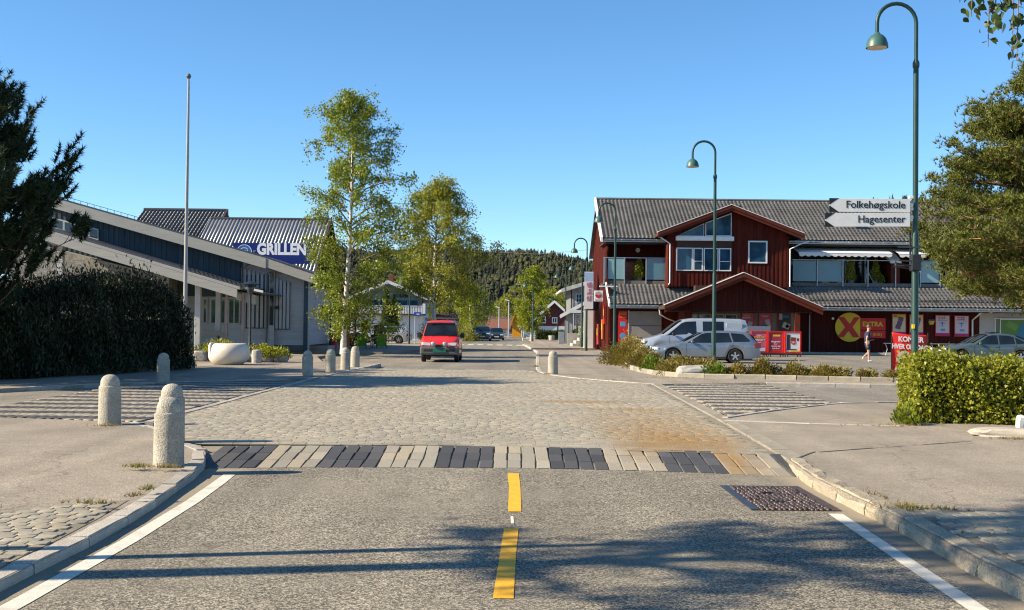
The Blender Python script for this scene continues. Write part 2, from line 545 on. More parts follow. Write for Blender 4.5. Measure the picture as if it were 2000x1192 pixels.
strip('survey_mark', [(0.02, 10.35, .012), (0.025, 9.98, .014)], WHITEP, road, 0.004)
for i in range(8):           # far zebra crossing
    MB().poly([(-5.6 + i * 0.86, 101, 0.004), (-5.1 + i * 0.86, 101, 0.004), (-5.1 + i * 0.86, 104.4, 0.004), (-5.6 + i * 0.86, 104.4, 0.004)]).build('zebra_bar', WHITEP, far_road, fix=False)

# --- setts
def sett(w, d, h, bev, jit, r):
    """rounded block: 12 verts, 9 quads, base at z = 0"""
    def ring(k, z, j):
        return [[sx * (w / 2 - k) + r.uniform(-j, j), sy * (d / 2 - k) + r.uniform(-j, j), z + (r.uniform(-j, j) * 0.35 if z > 0 else 0)] for sx, sy in ((-1, -1), (1, -1), (1, 1), (-1, 1))]
    V = ring(0, 0, 0) + ring(0.0, h - bev * 0.8, jit) + ring(bev, h, jit)
    F = []
    for a in (0, 4):
        for k in range(4):
            k2 = (k + 1) % 4
            F.append((a + k, a + k2, a + 4 + k2, a + 4 + k))
    F.append((8, 9, 10, 11))
    return np.array(V), np.array(F)

def inside(poly, X, Y):
    c = np.zeros(len(X), bool)
    n = len(poly)
    for i in range(n):
        x1, y1 = poly[i]
        x2, y2 = poly[(i + 1) % n]
        cond = (y1 > Y) != (y2 > Y)
        xi = (x2 - x1) * (Y - y1) / (y2 - y1 + 1e-12) + x1
        c ^= cond & (X < xi)
    return c

def lay(name, poly, w, d, gap, h, m, parent, ang=0.0, zfun=None, n_single=0, r=random, bond=0.5, rows=None, wob=0.02):
    """lay setts in rows over a polygon; the nearest n_single are objects of their own, the rest one mass"""
    ca, sa = math.cos(ang), math.sin(ang)
    P = [(x * ca + y * sa, -x * sa + y * ca) for x, y in poly]
    x0, x1 = min(p[0] for p in P), max(p[0] for p in P)
    y0, y1 = min(p[1] for p in P), max(p[1] for p in P)
    pts = []
    row = 0
    y = y0 + d / 2
    while y < y1:
        x = x0 - w + (bond * w if row % 2 else 0) + r.uniform(-0.15, 0.15) * w
        k = 0
        while x < x1 + w:
            ww = w * r.uniform(0.82, 1.2)
            if rows is None or rows(row):
                pts.append((x + ww / 2, y + r.uniform(-wob, wob) * d, ww))
            x += ww
            k += 1
        y += d
        row += 1
    A = np.array(pts)
    ok = np.ones(len(A), bool)
    for sx, sy in ((-0.36, -0.3), (0.36, -0.3), (0.36, 0.3), (-0.36, 0.3)):
        ok &= inside(P, A[:, 0] + sx * w, A[:, 1] + sy * d)
    A = A[ok]
    X = A[:, 0] * ca - A[:, 1] * sa
    Y = A[:, 0] * sa + A[:, 1] * ca
    order = np.argsort(X * X * 0.6 + Y * Y)
    rr = random.Random(3)
    variants = []
    for i in range(10):
        V, F = sett(1, 1, 1, 0.03, 0.014, rr)
        variants.append((V, F))
    meshes = []
    if n_single:
        for V, F in variants:
            me = bpy.data.meshes.new('sett')
            me.from_pydata([tuple(v) for v in V], [], [tuple(f) for f in F])
            me.materials.append(m)
            meshes.append(me)
    VV, FF, b = [], [], 0
    for j, i in enumerate(order):
        ww = A[i, 2] - gap
        dd = d - gap
        hh = h + rr.uniform(-0.0016, 0.0016)
        z = zfun(X[i], Y[i]) if zfun else S
        ta = ang + rr.uniform(-0.014, 0.014)
        if j < n_single:
            o = bpy.data.objects.new('sett', meshes[j % 10])
            link(o, parent)
            o.location = (X[i], Y[i], z - h)
            o.rotation_euler = (zslope(zfun, X[i], Y[i]) if zfun else 0, 0, ta)
            o.scale = (ww, dd, hh)
        else:
            V, F = variants[j % 10]
            c2, s2 = math.cos(ta), math.sin(ta)
            vx, vy, vz = V[:, 0] * ww, V[:, 1] * dd, V[:, 2] * hh
            yy = vx * s2 + vy * c2
            zz = vz + z - h
            if zfun: zz = zz + yy * math.tan(zslope(zfun, X[i], Y[i]))
            VV.append(np.stack([vx * c2 - vy * s2 + X[i], yy + Y[i], zz], 1))
            FF.append(F + b)
            b += 12
    if VV:
        o = np_mesh(name, np.concatenate(VV), np.concatenate(FF), m, parent)
        o['kind'] = 'stuff'
        return o

def zslope(f, x, y):
    return math.atan((f(x, y + 0.05) - f(x, y - 0.05)) / 0.1)

# raised cobbled table of the junction
PL = [(-4.05, 15.12), (-0.93, 15.3), (0.55, 15.1), (3.36, 14.55), (3.44, 16.5), (3.56, 19.8), (3.92, 32.4), (2.84, 34.0), (1.93, 35.7), (1.26, 37.7), (0.9, 40), (0.92, 41.4), (-5.4, 41.4), (-5.6, 34.7), (-5.66, 33), (-5.66, 18.3), (-5.0, 17.0), (-4.35, 15.4)]
plateau = sheet('cobbled_crossing', PL, S - 0.005, MORTAR)
PLc = [(x * 0.99, y) for x, y in PL]
def crown(x, y):
    return S + 0.0
lay('far_setts', PLc, 0.20, 0.135, 0.007, 0.05, SETT, plateau, 0.0, None, 300)

# near ramp: columns of long setts, four dark, four pale
def ramp_z(x, y):
    t = (y - 13.55) / 1.4
    return 0.012 + (S - 0.004) * min(1, max(0, t))
_bx = np.linspace(-4.3, 3.42, 30)
_bn = [(x, 13.84 - 0.05 * x * x * (0.95 if x > 0 else 0.55), -0.004) for x in _bx]
_bf = [(x, 15.3 - 0.05 * x * x * (0.95 if x > 0 else 0.45), S - 0.012) for x in _bx]
ramp_bed = tag(MB().add(_bn + _bf, [(i, i + 1, 31 + i, 30 + i) for i in range(29)]).build('sett_ramp', MORTAR), kind='structure')
rr = random.Random(11)
def near_y(x):
    return 13.86 - 0.05 * x * x * (0.95 if x > 0 else 0.55)
def far_y(x):
    return 15.16 - 0.05 * x * x * (0.95 if x > 0 else 0.45) + (0.0 if x > 0 else 0.02)
rm = {}
for key, m in (('d', SETTD), ('l', SETTL)):
    rm[key] = []
    for i in range(6):
        V, F = sett(1, 1, 1, 0.035, 0.02, rr)
        me = bpy.data.meshes.new('sett')
        me.from_pydata([tuple(v) for v in V], [], [tuple(f) for f in F])
        me.materials.append(m)
        rm[key].append(me)
x = -3.685
k = 0
while x < 3.3:
    cw = 0.17375
    xc = x + cw / 2
    dark = math.floor((xc + 0.21) / 0.695) % 2 == 1
    y0, y1 = near_y(xc), far_y(xc)
    ns = 3
    for j in range(ns):
        ya = y0 + (y1 - y0) * j / ns
        yb = y0 + (y1 - y0) * (j + 1) / ns
        yc = (ya + yb) / 2
        o = bpy.data.objects.new('sett', rm['d' if dark else 'l'][(k + j) % 6])
        link(o, ramp_bed)
        t0 = (yc - y0) / (y1 - y0)
        skew = 0.006 * math.sin(k * 1.7 + j * 2.1)
        o.location = (xc + skew, yc, 0.006 + (S - 0.004) * t0 - 0.04)
        o.rotation_euler = (math.atan(S / (y1 - y0)), 0, rr.uniform(-0.012, 0.012))
        o.scale = (cw - 0.02, (yb - ya) - 0.001, 0.042 + rr.uniform(-0.003, 0.003))
    x += cw
    k += 1

# far ramp of the table
fr_bed = tag(MB().add([(-5.4, 41.4, S - 0.02), (0.95, 41.4, S - 0.02), (0.98, 43.2, 0.004), (-5.35, 43.6, 0.004)], [(0, 1, 2, 3)]).build('sett_ramp', MORTAR), kind='structure')
VD, FD, VL, FL = [], [], [], []
for i in range(34):
    for j in range(6):
        V, F = sett(0.168, 0.28, 0.045, 0.02, 0.008, rr)
        xx, yy = -5.25 + i * 0.185, 41.56 + j * 0.3
        V = V + np.array([xx, yy, S - 0.035 - (yy - 41.4) / 1.8 * S])
        dk = (i // 4) % 2 == 0
        (VD if dk else VL).append(V)
        (FD if dk else FL).append(F + 12 * (len(VD if dk else VL) - 1))
np_mesh('dark_setts', np.concatenate(VD), np.concatenate(FD), SETTD, fr_bed)['kind'] = 'stuff'
np_mesh('pale_setts', np.concatenate(VL), np.concatenate(FL), SETTL, fr_bed)['kind'] = 'stuff'

# striped sett crossings of the two side streets
LC = [(-5.82, 18.35), (-5.82, 32.9), (-6.3, 32.45), (-8.8, 30.3), (-9.75, 28.4), (-9.5, 21), (-8.5, 19.05)]
RC = [(4.2, 32.1), (7.3, 33.3), (6.95, 25.0), (5.25, 22.85), (3.95, 20.85)]
for nm, poly in (('crossing', LC), ('crossing', RC)):
    bed = sheet(nm, poly, S - 0.02, MORTAR)
    per = 6 if poly is LC else 6
    lay('pale_setts', poly, 0.15, 0.17, 0.012, 0.05, SETTL, bed, 0.0, None, 0, random.Random(5), rows=lambda q: q % 6 < 3)
    lay('dark_setts', poly, 0.15, 0.17, 0.012, 0.05, SETTD2, bed, 0.0, None, 0, random.Random(5), rows=lambda q: q % 6 >= 3)

# rough cobbles on the pavement corners nearest the camera
CL = [(-3.36, -1), (-3.36, 8.6), (-3.4, 9.6), (-3.48, 10.6), (-4.0, 10.2), (-4.4, 9.75), (-5.2, 9.2), (-6.0, 8.5), (-6, -1)]
CR = [(3.46, -1), (3.46, 9.9), (3.55, 10.2), (4.2, 10.1), (4.9, 10.6), (6.5, 10.9), (6.5, -1)]
for poly in (CL, CR):
    zc = 0.07 if poly is CL else S
    bed = sheet('cobbled_pavement', poly, zc + 0.004, MORTAR)
    vis = [p if p[1] > 0 else (p[0], 5.8) for p in poly]
    lay('cobbles', vis, 0.15, 0.13, 0.014, 0.03, SETT, bed, 0.06, lambda x, y: zc + 0.014, 290, random.Random(8), wob=0.12)

# --- kerbs: single stones
def kerb(pts, wid, z0, z1, slen, parent, side, m=GRAN, bev=0.015, gap=0.012, jit=0.004, name='kerb_stone', zf=None):
    P = [Vector((x, y, 0)) for x, y in pts]
    seg = [0.0]
    for a, b in zip(P, P[1:]): seg.append(seg[-1] + (b - a).length)
    def at(t):
        t = min(max(t, 0), seg[-1])
        for i in range(len(P) - 1):
            if t <= seg[i + 1] + 1e-9:
                return P[i].lerp(P[i + 1], (t - seg[i]) / max(1e-6, seg[i + 1] - seg[i]))
        return P[-1]
    n = max(1, round(seg[-1] / slen))
    L = seg[-1] / n
    r = random.Random(int(abs(pts[0][0] * 31 + pts[0][1] * 17)))
    vs = []
    for v in range(4):
        mb = MB()
        nx = 4
        prof = [(0, 0), (0, (z1 - z0) - bev * 1.6), (bev, z1 - z0), (wid, z1 - z0), (wid, 0)]
        rows = []
        for i in range(nx + 1):
            rows.append([(-L / 2 + gap / 2 + (L - gap) * i / nx, q[0] + r.uniform(-jit, jit), q[1] + (r.uniform(-jit, jit) if q[1] > 0 else 0)) for q in prof])
        vv = [p for row in rows for p in row]
        ff = []
        for i in range(nx):
            for k2 in range(len(prof) - 1):
                a = i * 5 + k2
                ff.append((a, a + 1, a + 6, a + 5))
        ff += [(0, 1, 2, 3, 4), tuple(nx * 5 + q for q in (4, 3, 2, 1, 0))]
        mb.add(vv, ff)
        me = mb.mesh(name)
        me.materials.append(m)
        vs.append(me)
    for i in range(n):
        a, b = at(i * L), at((i + 1) * L)
        c = at((i + 0.5) * L)
        c = (a + b) / 2 * 0.5 + c * 0.5
        d = (b - a).normalized()
        o = bpy.data.objects.new(name, vs[r.randrange(4)])
        link(o, parent)
        ang = math.atan2(d.y, d.x)
        o.location = (c.x, c.y, z0 + r.uniform(-0.003, 0.003) + (zf(c.y) if zf else 0))
        o.rotation_euler = (0, 0, ang + r.uniform(-0.006, 0.006))
        if side < 0: o.scale = (1, -1, 1)

off = lambda pts, d: [(x + d, y) for x, y in pts]
kerb(off([(-3.19, 2)] + LK[1:], 0.006), 0.15, -0.14, 0.006, 0.95, pave_ln, 1, bev=0.018, jit=0.005, zf=zl)
kerb([(-4.35, 15.32), (-5.0, 16.95), (-5.9, 18.26)], 0.12, 0, S + 0.005, 0.8, pave_ln, 1)
kerb(off([(3.25, 2)] + RK[1:], -0.012), 0.17, -0.02, S + 0.012, 0.85, pave_rn, -1, m=mat('granite_stained', (0.36, 0.305, 0.215), 0.85, 0.28, 2.0, 0.3, 60, 0.7, dirt=(0.36, 0.20, 0.07), rand=0.12, bdist=0.02), bev=0.045, jit=0.012, gap=0.02)
kerb([(3.37, 14.15), (3.47, 16.5), (3.6, 19.8), (3.95, 32.3)], 0.24, 0, S + 0.004, 1.0, plateau, -1, bev=0.008, m=mat('granite_flush', (0.28, 0.245, 0.185), 0.85, 0.2, 2.2, 0.25, 60, 0.4, rand=0.1))
kerb([(3.72, 20.45), (4.4, 21.5), (5.25, 22.72), (6.93, 24.82), (9.0, 25.6), (11.5, 25.9)], 0.12, 0, S + 0.018, 0.9, pave_rn, -1)
kerb([(3.66, 19.85), (4.33, 19.55), (6.4, 19.06)], 0.12, 0, S + 0.01, 1.5, pave_rn, 1)
kerb([(3.52, 14.0), (3.6, 14.45), (3.95, 14.85), (4.78, 15.42), (6.6, 16.56)], 0.05, 0, S + 0.004, 1.0, pave_rn, 1, m=mat('joint_dark', (0.10, 0.08, 0.06), 0.9))
kerb([(3.95, 32.35), (2.84, 34.05), (1.93, 35.75), (1.28, 37.65), (0.92, 40), (0.95, 44.5), (1.28, 60), (1.58, 73), (1.2, 95), (0.94, 102)], 0.14, 0, S + 0.008, 1.0, pave_rf, -1)
kerb([(-5.72, 33), (-5.64, 34.7), (-5.44, 40), (-5.23, 46.5)], 0.14, 0, S + 0.01, 1.0, pave_lf, 1)
kerb([(-60 + 30, 23.9), (-13.5, 24.6), (-11.8, 26.7), (-10.5, 29.1), (-9.6, 30.2), (-8.85, 30.6), (-6.3, 32.75)], 0.14, 0, S + 0.012, 1.2, pave_lf, 1)
kerb([(7.4, 33.55), (11.0, 33.35), (30, 32.8)], 0.14, 0, S + 0.03, 1.0, pave_rf, 1)
kerb([(-5.68, 18.4), (-5.68, 33)], 0.14, 0, S + 0.004, 1.0, plateau, 1, bev=0.006)
PK = [(4.95, 52), (4.62, 47), (4.45, 43.3), (4.55, 40.5), (4.75, 38.6), (5.35, 36.9), (6.3, 36.3), (7.7, 36.1), (10.0, 35.4), (11.6, 34.9), (13.5, 34.6), (20, 34.2)]
kerb(PK, 0.13, S - 0.02, S + 0.15, 0.95, pave_rf, 1, bev=0.02, gap=0.03, m=mat('granite_grey', (0.31, 0.275, 0.215), 0.85, 0.25, 2.2, 0.3, 60, 0.5, dirt=(0.2, 0.16, 0.1), rand=0.2))

# --- cast-iron gully cover beside the kerb
gt = thing('gully_cover', 'rusty cast-iron gully cover with knobbly pattern beside the yellowed kerb', 'drain cover', (2.68, 11.67, 0))
fm = MB()
fm.box(-0.42, -0.34, -0.82, 0.82, 0, 0.012)
fm.build('frame', IRONB, gt)
MB().box(0.34, 0.42, -0.82, 0.82, 0, 0.012).build('frame', IRON, gt)
MB().box(-0.335, 0.335, 0.74, 0.82, 0, 0.011).build('frame', IRON, gt)
lid = MB().box(-0.335, 0.335, -0.82, 0.735, 0, 0.004).build('lid', mat('iron_dark', (0.03, 0.022, 0.02), 0.8), gt)
VV, FF = [], []
rr = random.Random(4)
for i in range(13):
    for j in range(17):
        X, Y = -0.305 + i * 0.051 + rr.uniform(-.01, .01), -0.77 + j * 0.092 + rr.uniform(-.015, .015)
        if abs(Y - 0.25) < 0.05 and abs(X) < 0.12 or abs(Y + 0.35) < 0.05 and abs(X) < 0.12: continue
        V, F = sett(0.038, 0.062, 0.02, 0.01, 0.004, rr)
        FF.append(F + 12 * len(VV))
        VV.append(V + np.array([X, Y, 0.003]))
np_mesh('knobs', np.concatenate(VV), np.concatenate(FF), mat('worn_iron', (0.085, 0.06, 0.05), 0.45, 0.4, 8, 0.3, 60, 0.3, metal=0.4), lid)['kind'] = 'stuff'
for yy in (0.25, -0.35):
    MB().tube([(-0.1, yy - 0.02, 0.012), (-0.05, yy + 0.03, 0.014), (0.03, yy + 0.03, 0.014), (0.1, yy - 0.02, 0.012)], 0.01, 6).build('lifting_handle', IRONB, lid)
# ------------------------------------------------------------------ bollards
def bollard_mesh():
    mb = MB()
    prof = [(0.168, -0.05), (0.17, 0.0), (0.172, 0.02), (0.168, 0.06), (0.166, 0.3), (0.164, 0.575), (0.160, 0.59), (0.143, 0.597), (0.142, 0.625), (0.138, 0.67), (0.122, 0.71), (0.095, 0.742), (0.055, 0.762), (0.012, 0.77)]
    mb.lathe(prof, 40)
    return mb.mesh('bollard', 50)
bme = bollard_mesh()
bme.materials.append(GRAN_B)
BOLL = [(-3.83, 13.0, 'nearest granite bollard with domed top, at the kerb corner by the white edge line'),
        (-4.48, 15.32, 'granite bollard half hidden behind the nearest one at the kerb corner'),
        (-6.16, 17.80, 'granite bollard with lichen stain at the edge of the striped side crossing'),
        (-9.24, 30.75, 'granite bollard in blue shade in front of the dark conifer hedge'),
        (-6.21, 35.3, 'nearest of the four granite bollards in a row on the far corner'),
        (-5.89, 37.7, 'second nearest of the four granite bollards in a row on the far corner'),
        (-5.79, 40.4, 'third of the four granite bollards in a row, in front of the birch trunk'),
        (-5.79, 42.9, 'farthest of the four granite bollards in a row on the far corner'),
        (1.38, 38.45, 'lone granite bollard on the beige pavement opposite, before the parked estate car')]
for i, (x, y, lab) in enumerate(BOLL):
    o = link(bpy.data.objects.new('bollard', bme))
    o.location = (x, y, zl(y) if x < 0 and y < 18 else S)
    o.rotation_euler = (R(random.uniform(-0.6, 0.6)), R(random.uniform(-0.6, 0.6)), random.uniform(0, 6))
    tag(o, lab, 'bollard', 'granite bollards')

# ------------------------------------------------------------------ lamps
GREEN = mat('lamp_green', (0.009, 0.04, 0.03), 0.45, 0.2, 4, 0.1, 60, 0.05, spec=0.4, coat=0.1)
GREENH = mat('lamp_hood', (0.04, 0.105, 0.09), 0.45, 0.15, 4, 0.1, 60, 0.05, spec=0.5)
GALV = mat('galvanised', (0.42, 0.44, 0.46), 0.45, 0.15, 6, 0.1, 50, 0.05, metal=0.7)
DIFF = mat('lamp_diffuser', (0.62, 0.52, 0.40), 0.4, 0.08, 5)
BLACKM = mat('black_metal', (0.02, 0.021, 0.023), 0.45, 0.2, 6, 0.1, 60, 0.05)
WHITEPL = mat('white_plastic', (0.75, 0.75, 0.72), 0.45, 0.06, 4)
def arc_lamp(x, y, h, lab, zb=S, side=-1):
    t = thing('street_lamp', lab, 'street lamp', (x, y, zb), 0, 'green swan-neck street lamps')
    hl = h * 0.42
    MB().lathe([(0.085, 0), (0.085, 0.9), (0.075, 0.95), (0.072, hl), (0.06, hl + 0.06)], 16).build('lower_pole', GREEN, t, 35)
    MB().lathe([(0.1, 0), (0.1, 0.03), (0.075, 0.06)], 16).build('base_plate', GREEN, t, 35)
    r = 0.42
    zt = h - r - 0.5
    MB().lathe([(0.058, hl), (0.056, zt - 0.45)], 14).build('upper_pole', GREEN, t, 35)
    MB().lathe([(0.058, zt - 0.47), (0.072, zt - 0.44), (0.072, zt - 0.36), (0.05, zt - 0.3)], 14).build('collar', GREEN, t, 35)
    path = [(0, 0, zt - 0.4), (0, 0, zt + 0.5)]
    for k in range(1, 13):
        a = math.pi * k / 12
        path.append((side * (r - r * math.cos(a)), 0, zt + 0.5 + r * math.sin(a)))
    path.append((side * 2 * r, 0, zt + 0.25))
    MB().tube(path, 0.042, 12).build('swan_neck', GREEN, t, 35)
    hx, hz = side * 2 * r, zt + 0.25
    hood = MB().lathe([(0.045, 0.04), (0.06, 0.03), (0.075, 0.0), (0.13, -0.03), (0.19, -0.1), (0.225, -0.2), (0.235, -0.29), (0.225, -0.292), (0.2, -0.2), (0.1, -0.08)], 24, (hx, 0, hz)).build('hood', GREENH, t, 40)
    MB().lathe([(0.21, -0.285), (0.2, -0.3), (0.1, -0.315), (0.02, -0.32)], 24, (hx, 0, hz)).build('diffuser', DIFF, hood, 40)
    return t
lamp_sign = arc_lamp(8.62, 24.75, 8.6, 'tall green swan-neck lamp carrying two white direction signs beside the leafy hedge')
arc_lamp(7.47, 42.75, 8.5, 'green swan-neck lamp in front of the parked silver estate car')
arc_lamp(5.15, 58, 7.8, 'green swan-neck lamp at the end of the red shop beside the wild shrubs')
arc_lamp(4.9, 76, 7.4, 'green swan-neck lamp just past the shop corner, beside the banner with red characters')
arc_lamp(5.45, 90, 6.95, 'green swan-neck lamp in front of the grey house, behind the shop-corner lamp')
arc_lamp(5.0, 108, 7.1, 'green swan-neck lamp beside the grey house gable with white arrow sign')
arc_lamp(2.2, 121, 6.65, 'green swan-neck lamp before the bright yellow-green birch')
arc_lamp(5.9, 150, 6.0, 'distant thin green lamp in front of the dark red house')
arc_lamp(5.2, 172, 5.4, 'most distant thin green lamp, at the dark red house gable')
arc_lamp(-8.5, 96, 7.2, 'green lamp pole beside the silver car before the white balcony house', side=1)
arc_lamp(-6.6, 7.65, 8.6, 'green swan-neck lamp whose thin shadow crosses the road in the foreground', side=1)

# clamps, brackets and sticker on the sign lamp
cl = lamp_sign
for z in (4.43, 4.27, 4.18, 4.0):
    MB().box(-0.14, -0.05, -0.035, 0.035, z - 0.03, z + 0.03).build('sign_clamp', WHITEPL, cl, bevel=0.006)
for z, s in ((3.35, 1), (3.05, -1), (2.95, 1)):
    MB().bar((-0.36, 0.05 * s, z + 0.02), (0.12, -0.1, z), 0.025, 0.03).build('bracket', BLACKM, cl)
MB().box(-0.1, 0.1, -0.1, 0.1, 2.85, 3.2).build('bracket_box', BLACKM, cl, bevel=0.02)
MB().box(-0.12, -0.09, -0.02, 0.02, 3.2, 3.7).build('bracket_rail', BLACKM, cl)
MB().tube([(-0.13, 0, 2.98), (-0.45, -0.05, 3.02), (-0.47, -0.05, 2.94), (-0.13, -0.02, 2.9)], 0.012, 6).build('hook', BLACKM, cl)
MB().box(-0.088, -0.03, -0.092, -0.06, 1.62, 1.71).build('sticker', mat('sticker_yellow', (0.85, 0.6, 0.02), 0.5), cl)

SIGNW = mat('sign_white', (0.66, 0.655, 0.63), 0.5, 0.06, 3, 0.04, 40, 0.02)
INK = mat('sign_ink', (0.012, 0.012, 0.013), 0.5, 0.1, 5, 0.05, 40, 0)
def direction_sign(zc, x0, x1, hgt, txt, lab, tilt):
    t = thing('direction_sign', lab, 'sign', (8.62 - 0.12, 24.68, S + zc), 0, 'direction signs on the lamp')
    t.rotation_euler = (0, tilt, 0)
    MB().box(x0, x1, -0.012, 0.012, -hgt / 2, hgt / 2).build('panel', SIGNW, t, bevel=0.004)
    a = hgt / 2
    for sg in (1, -1):
        MB().prism([(x0 - 0.003, sg * a * 1.01), (x0 + a * 1.35, sg * a * 1.01), (x0 - 0.003, sg * 0.01)], -0.0155, 0.0155, 'Y').build('arrow_corner', INK, t)
    text('lettering', txt, hgt * 0.76, INK, t, (x1 - 0.1, -0.0155, 0.01), align='RIGHT', bold=0.002, xs=1.0)
    MB().box(x1, x1 + 0.06, -0.01, 0.01, -0.03, 0.03).build('mount', GALV, t)
direction_sign(4.24, -1.74, -0.02, 0.29, 'Folkehøgskole', 'upper white arrow sign with black lettering for the folk high school', 0.0)
direction_sign(3.94, -1.83, -0.02, 0.29, 'Hagesenter', 'lower white arrow sign with black lettering for the garden centre', -0.012)

# grey lamp posts far down the street
for x, y, h, lab in ((-0.45, 165, 5.3, 'nearest of three thin grey lamp posts at the end of the street'),
                     (-2.1, 190, 4.7, 'middle one of three thin grey lamp posts at the end of the street'),
                     (-4.0, 205, 4.7, 'farthest of three thin grey lamp posts at the end of the street')):
    t = thing('lamp_post', lab, 'lamp post', (x, y, 0), 0, 'grey lamp posts at the end of the street')
    MB().lathe([(0.1, 0), (0.07, h)], 10).build('pole', GALV, t, 35)
    MB().bar((0.1, 0, h), (-0.55, 0, h + 0.12), 0.28, 0.14).build('lantern', WHITEPL, t, bevel=0.03)

# ------------------------------------------------------------------ flagpole, bowl, stone stub
FLAGM = mat('flagpole_grey', (0.36, 0.34, 0.31), 0.4, 0.08, 3)
t = thing('flagpole', 'tall pale grey flagpole with ball finial rising behind the conifer hedge', 'flagpole', (-13.0, 46, S))
MB().lathe([(0.075, 0), (0.072, 3), (0.04, 11.3)], 14).build('pole', FLAGM, t, 35)
MB().lathe([(0.01, 11.28), (0.07, 11.32), (0.1, 11.4), (0.07, 11.48), (0.01, 11.52)], 14).build('finial', mat('finial_dark', (0.12, 0.12, 0.12), 0.4), t, 40)
MB().tube([(0.09, -0.02, 1.2), (0.075, -0.03, 5), (0.06, -0.02, 11.2)], 0.008, 5).build('halyard', WHITEPL, t)

MARB = mat('pale_stone', (0.62, 0.56, 0.48), 0.55, 0.1, 2.2, 0.08, 70, 0.1)
t = thing('stone_bowl', 'big smooth cream stone bowl sculpture with sliced rim on the far pavement', 'sculpture', (-10.75, 43.9, S), R(-8))
mb = MB()
n1, n2 = 28, 18
vs, fs = [], []
for i in range(n1):                     # flattened bowl: wide belly, flat top and foot
    a = math.pi * i / (n1 - 1)
    z = -math.cos(a)
    zz = 0.42 + 0.5 * z
    zz = min(max(zz, 0.0), 0.80)
    rad = 0.78 * max(0.0, 1 - abs(z * 0.92) ** 2.3) ** 0.5 if i not in (0, n1 - 1) else 0.02
    if zz <= 0.0: rad = min(rad, 0.42)
    for k in range(40):
        b = 2 * math.pi * k / 40
        vs.append((rad * math.cos(b) * 1.0 + 0.05 + 0.10 * (zz - 0.4), rad * math.sin(b) * 0.92, zz))
for i in range(n1 - 1):
    for k in range(40):
        k2 = (k + 1) % 40
        fs.append((i * 40 + k, i * 40 + k2, (i + 1) * 40 + k2, (i + 1) * 40 + k))
fs += [tuple(reversed(range(40))), tuple((n1 - 1) * 40 + k for k in range(40))]
mb.add(vs, fs).build('bowl', MARB, t, 50)
# thick tilted rim on its end, with the groove between
mb = MB()
ring = []
for k in range(36):
    a = 2 * math.pi * k / 36
    ring.append((math.cos(a), math.sin(a)))
vs, fs = [], []
for xx, rr2 in ((-0.03, 0.33), (-0.015, 0.385), (0.03, 0.415), (0.085, 0.43), (0.10, 0.38)):
    for cx, cz in ring:
        zc = 0.44 + cz * rr2 * 0.98
        vs.append((-0.53 + xx - (0.34 * (zc - 0.44)), cx * rr2 * 1.3, min(0.83, max(0.0, zc))))
for i in range(4):
    for k in range(36):
        k2 = (k + 1) % 36
        fs.append((i * 36 + k, i * 36 + k2, (i + 1) * 36 + k2, (i + 1) * 36 + k))
fs += [tuple(range(36)), tuple(4 * 36 + k for k in range(36))]
mb.add(vs, fs).build('rim', MARB, t, 50)

def rough_rock(name, loc, sx, sy, sz, m, parent=None, seed=1, sub=2):
    bm = bmesh.new()
    bmesh.ops.create_icosphere(bm, subdivisions=sub, radius=1)
    r = random.Random(seed)
    for v in bm.verts:
        p = v.co
        p.x = math.copysign(abs(p.x) ** 0.6, p.x); p.y = math.copysign(abs(p.y) ** 0.6, p.y); p.z = math.copysign(abs(p.z) ** 0.55, p.z)
        p *= 1 + r.uniform(-0.07, 0.07)
        p.x *= sx; p.y *= sy; p.z = (p.z * 0.5 + 0.5) * sz
    me = bpy.data.meshes.new(name)
    bm.to_mesh(me); bm.free()
    me.materials.append(m)
    o = link(bpy.data.objects.new(name, me), parent)
    o.location = loc
    return o
o = MB()
prof = [(0.2, -0.02), (0.2, 0.12), (0.215, 0.3), (0.2, 0.42), (0.19, 0.5), (0.15, 0.53), (0.02, 0.54)]
t = o.lathe(prof, 12).build('stone_stump', mat('rough_stone', (0.36, 0.34, 0.30), 0.9, 0.35, 9, 0.3, 40, 1.0), None, 30)
t.location = (-10.05, 45.7, S)
tag(t, 'short rough round stone post beside the cream stone bowl', 'stone')

# low stones bounding the juniper bed
STONE = mat('field_stone', (0.30, 0.28, 0.25), 0.9, 0.3, 4, 0.25, 40, 0.8, rand=0.2)
bed = thing('planter_wall', 'low rubble stone wall of the juniper bed behind the stone bowl', 'stone wall', (-11.5, 47.0, S))
r = random.Random(21)
for i in range(9):
    rough_rock('stone', (-2.3 + i * 0.55, 0.35 + r.uniform(-.1, .1), -0.03), 0.3, 0.25, r.uniform(0.35, 0.5), STONE, bed, i)
bed = thing('retaining_wall', 'low rubble stone wall at the foot of the dark conifer hedge', 'stone wall', (-12.0, 36.5, S))
for i in range(12):
    rough_rock('stone', (-0.95 + i * 0.17, -2.6 + i * 0.52, -0.03), 0.22, 0.3, r.uniform(0.36, 0.52), STONE, bed, 30 + i)

# kerbed island stone, right corner
o = rough_rock('kerb_block', (7.75, 17.2, S - 0.02), 0.85, 0.16, 0.16, GRAN, None, 5, 3)
o.rotation_euler = (0, 0, R(-24))
tag(o, 'long pale granite block lying on the pavement at the edge of the frame', 'stone')
o = rough_rock('marker_stone', (7.62, 16.95, S), 0.07, 0.07, 0.32, mat('white_stone', (0.62, 0.6, 0.56), 0.8, 0.15, 6), None, 8, 2)
o.location = (7.75, 17.6, S)
tag(o, 'small white marker stone standing behind the granite block', 'stone')
o = rough_rock('boulder', (6.55, 37.6, S), 0.66, 0.3, 0.38, mat('white_boulder', (0.36, 0.345, 0.31), 0.85, 0.12, 3, 0.15, 50, 0.5), None, 12, 3)
o.location = (5.95, 37.15, S)
tag(o, 'pale oblong boulder among the grass in the planting strip', 'boulder')
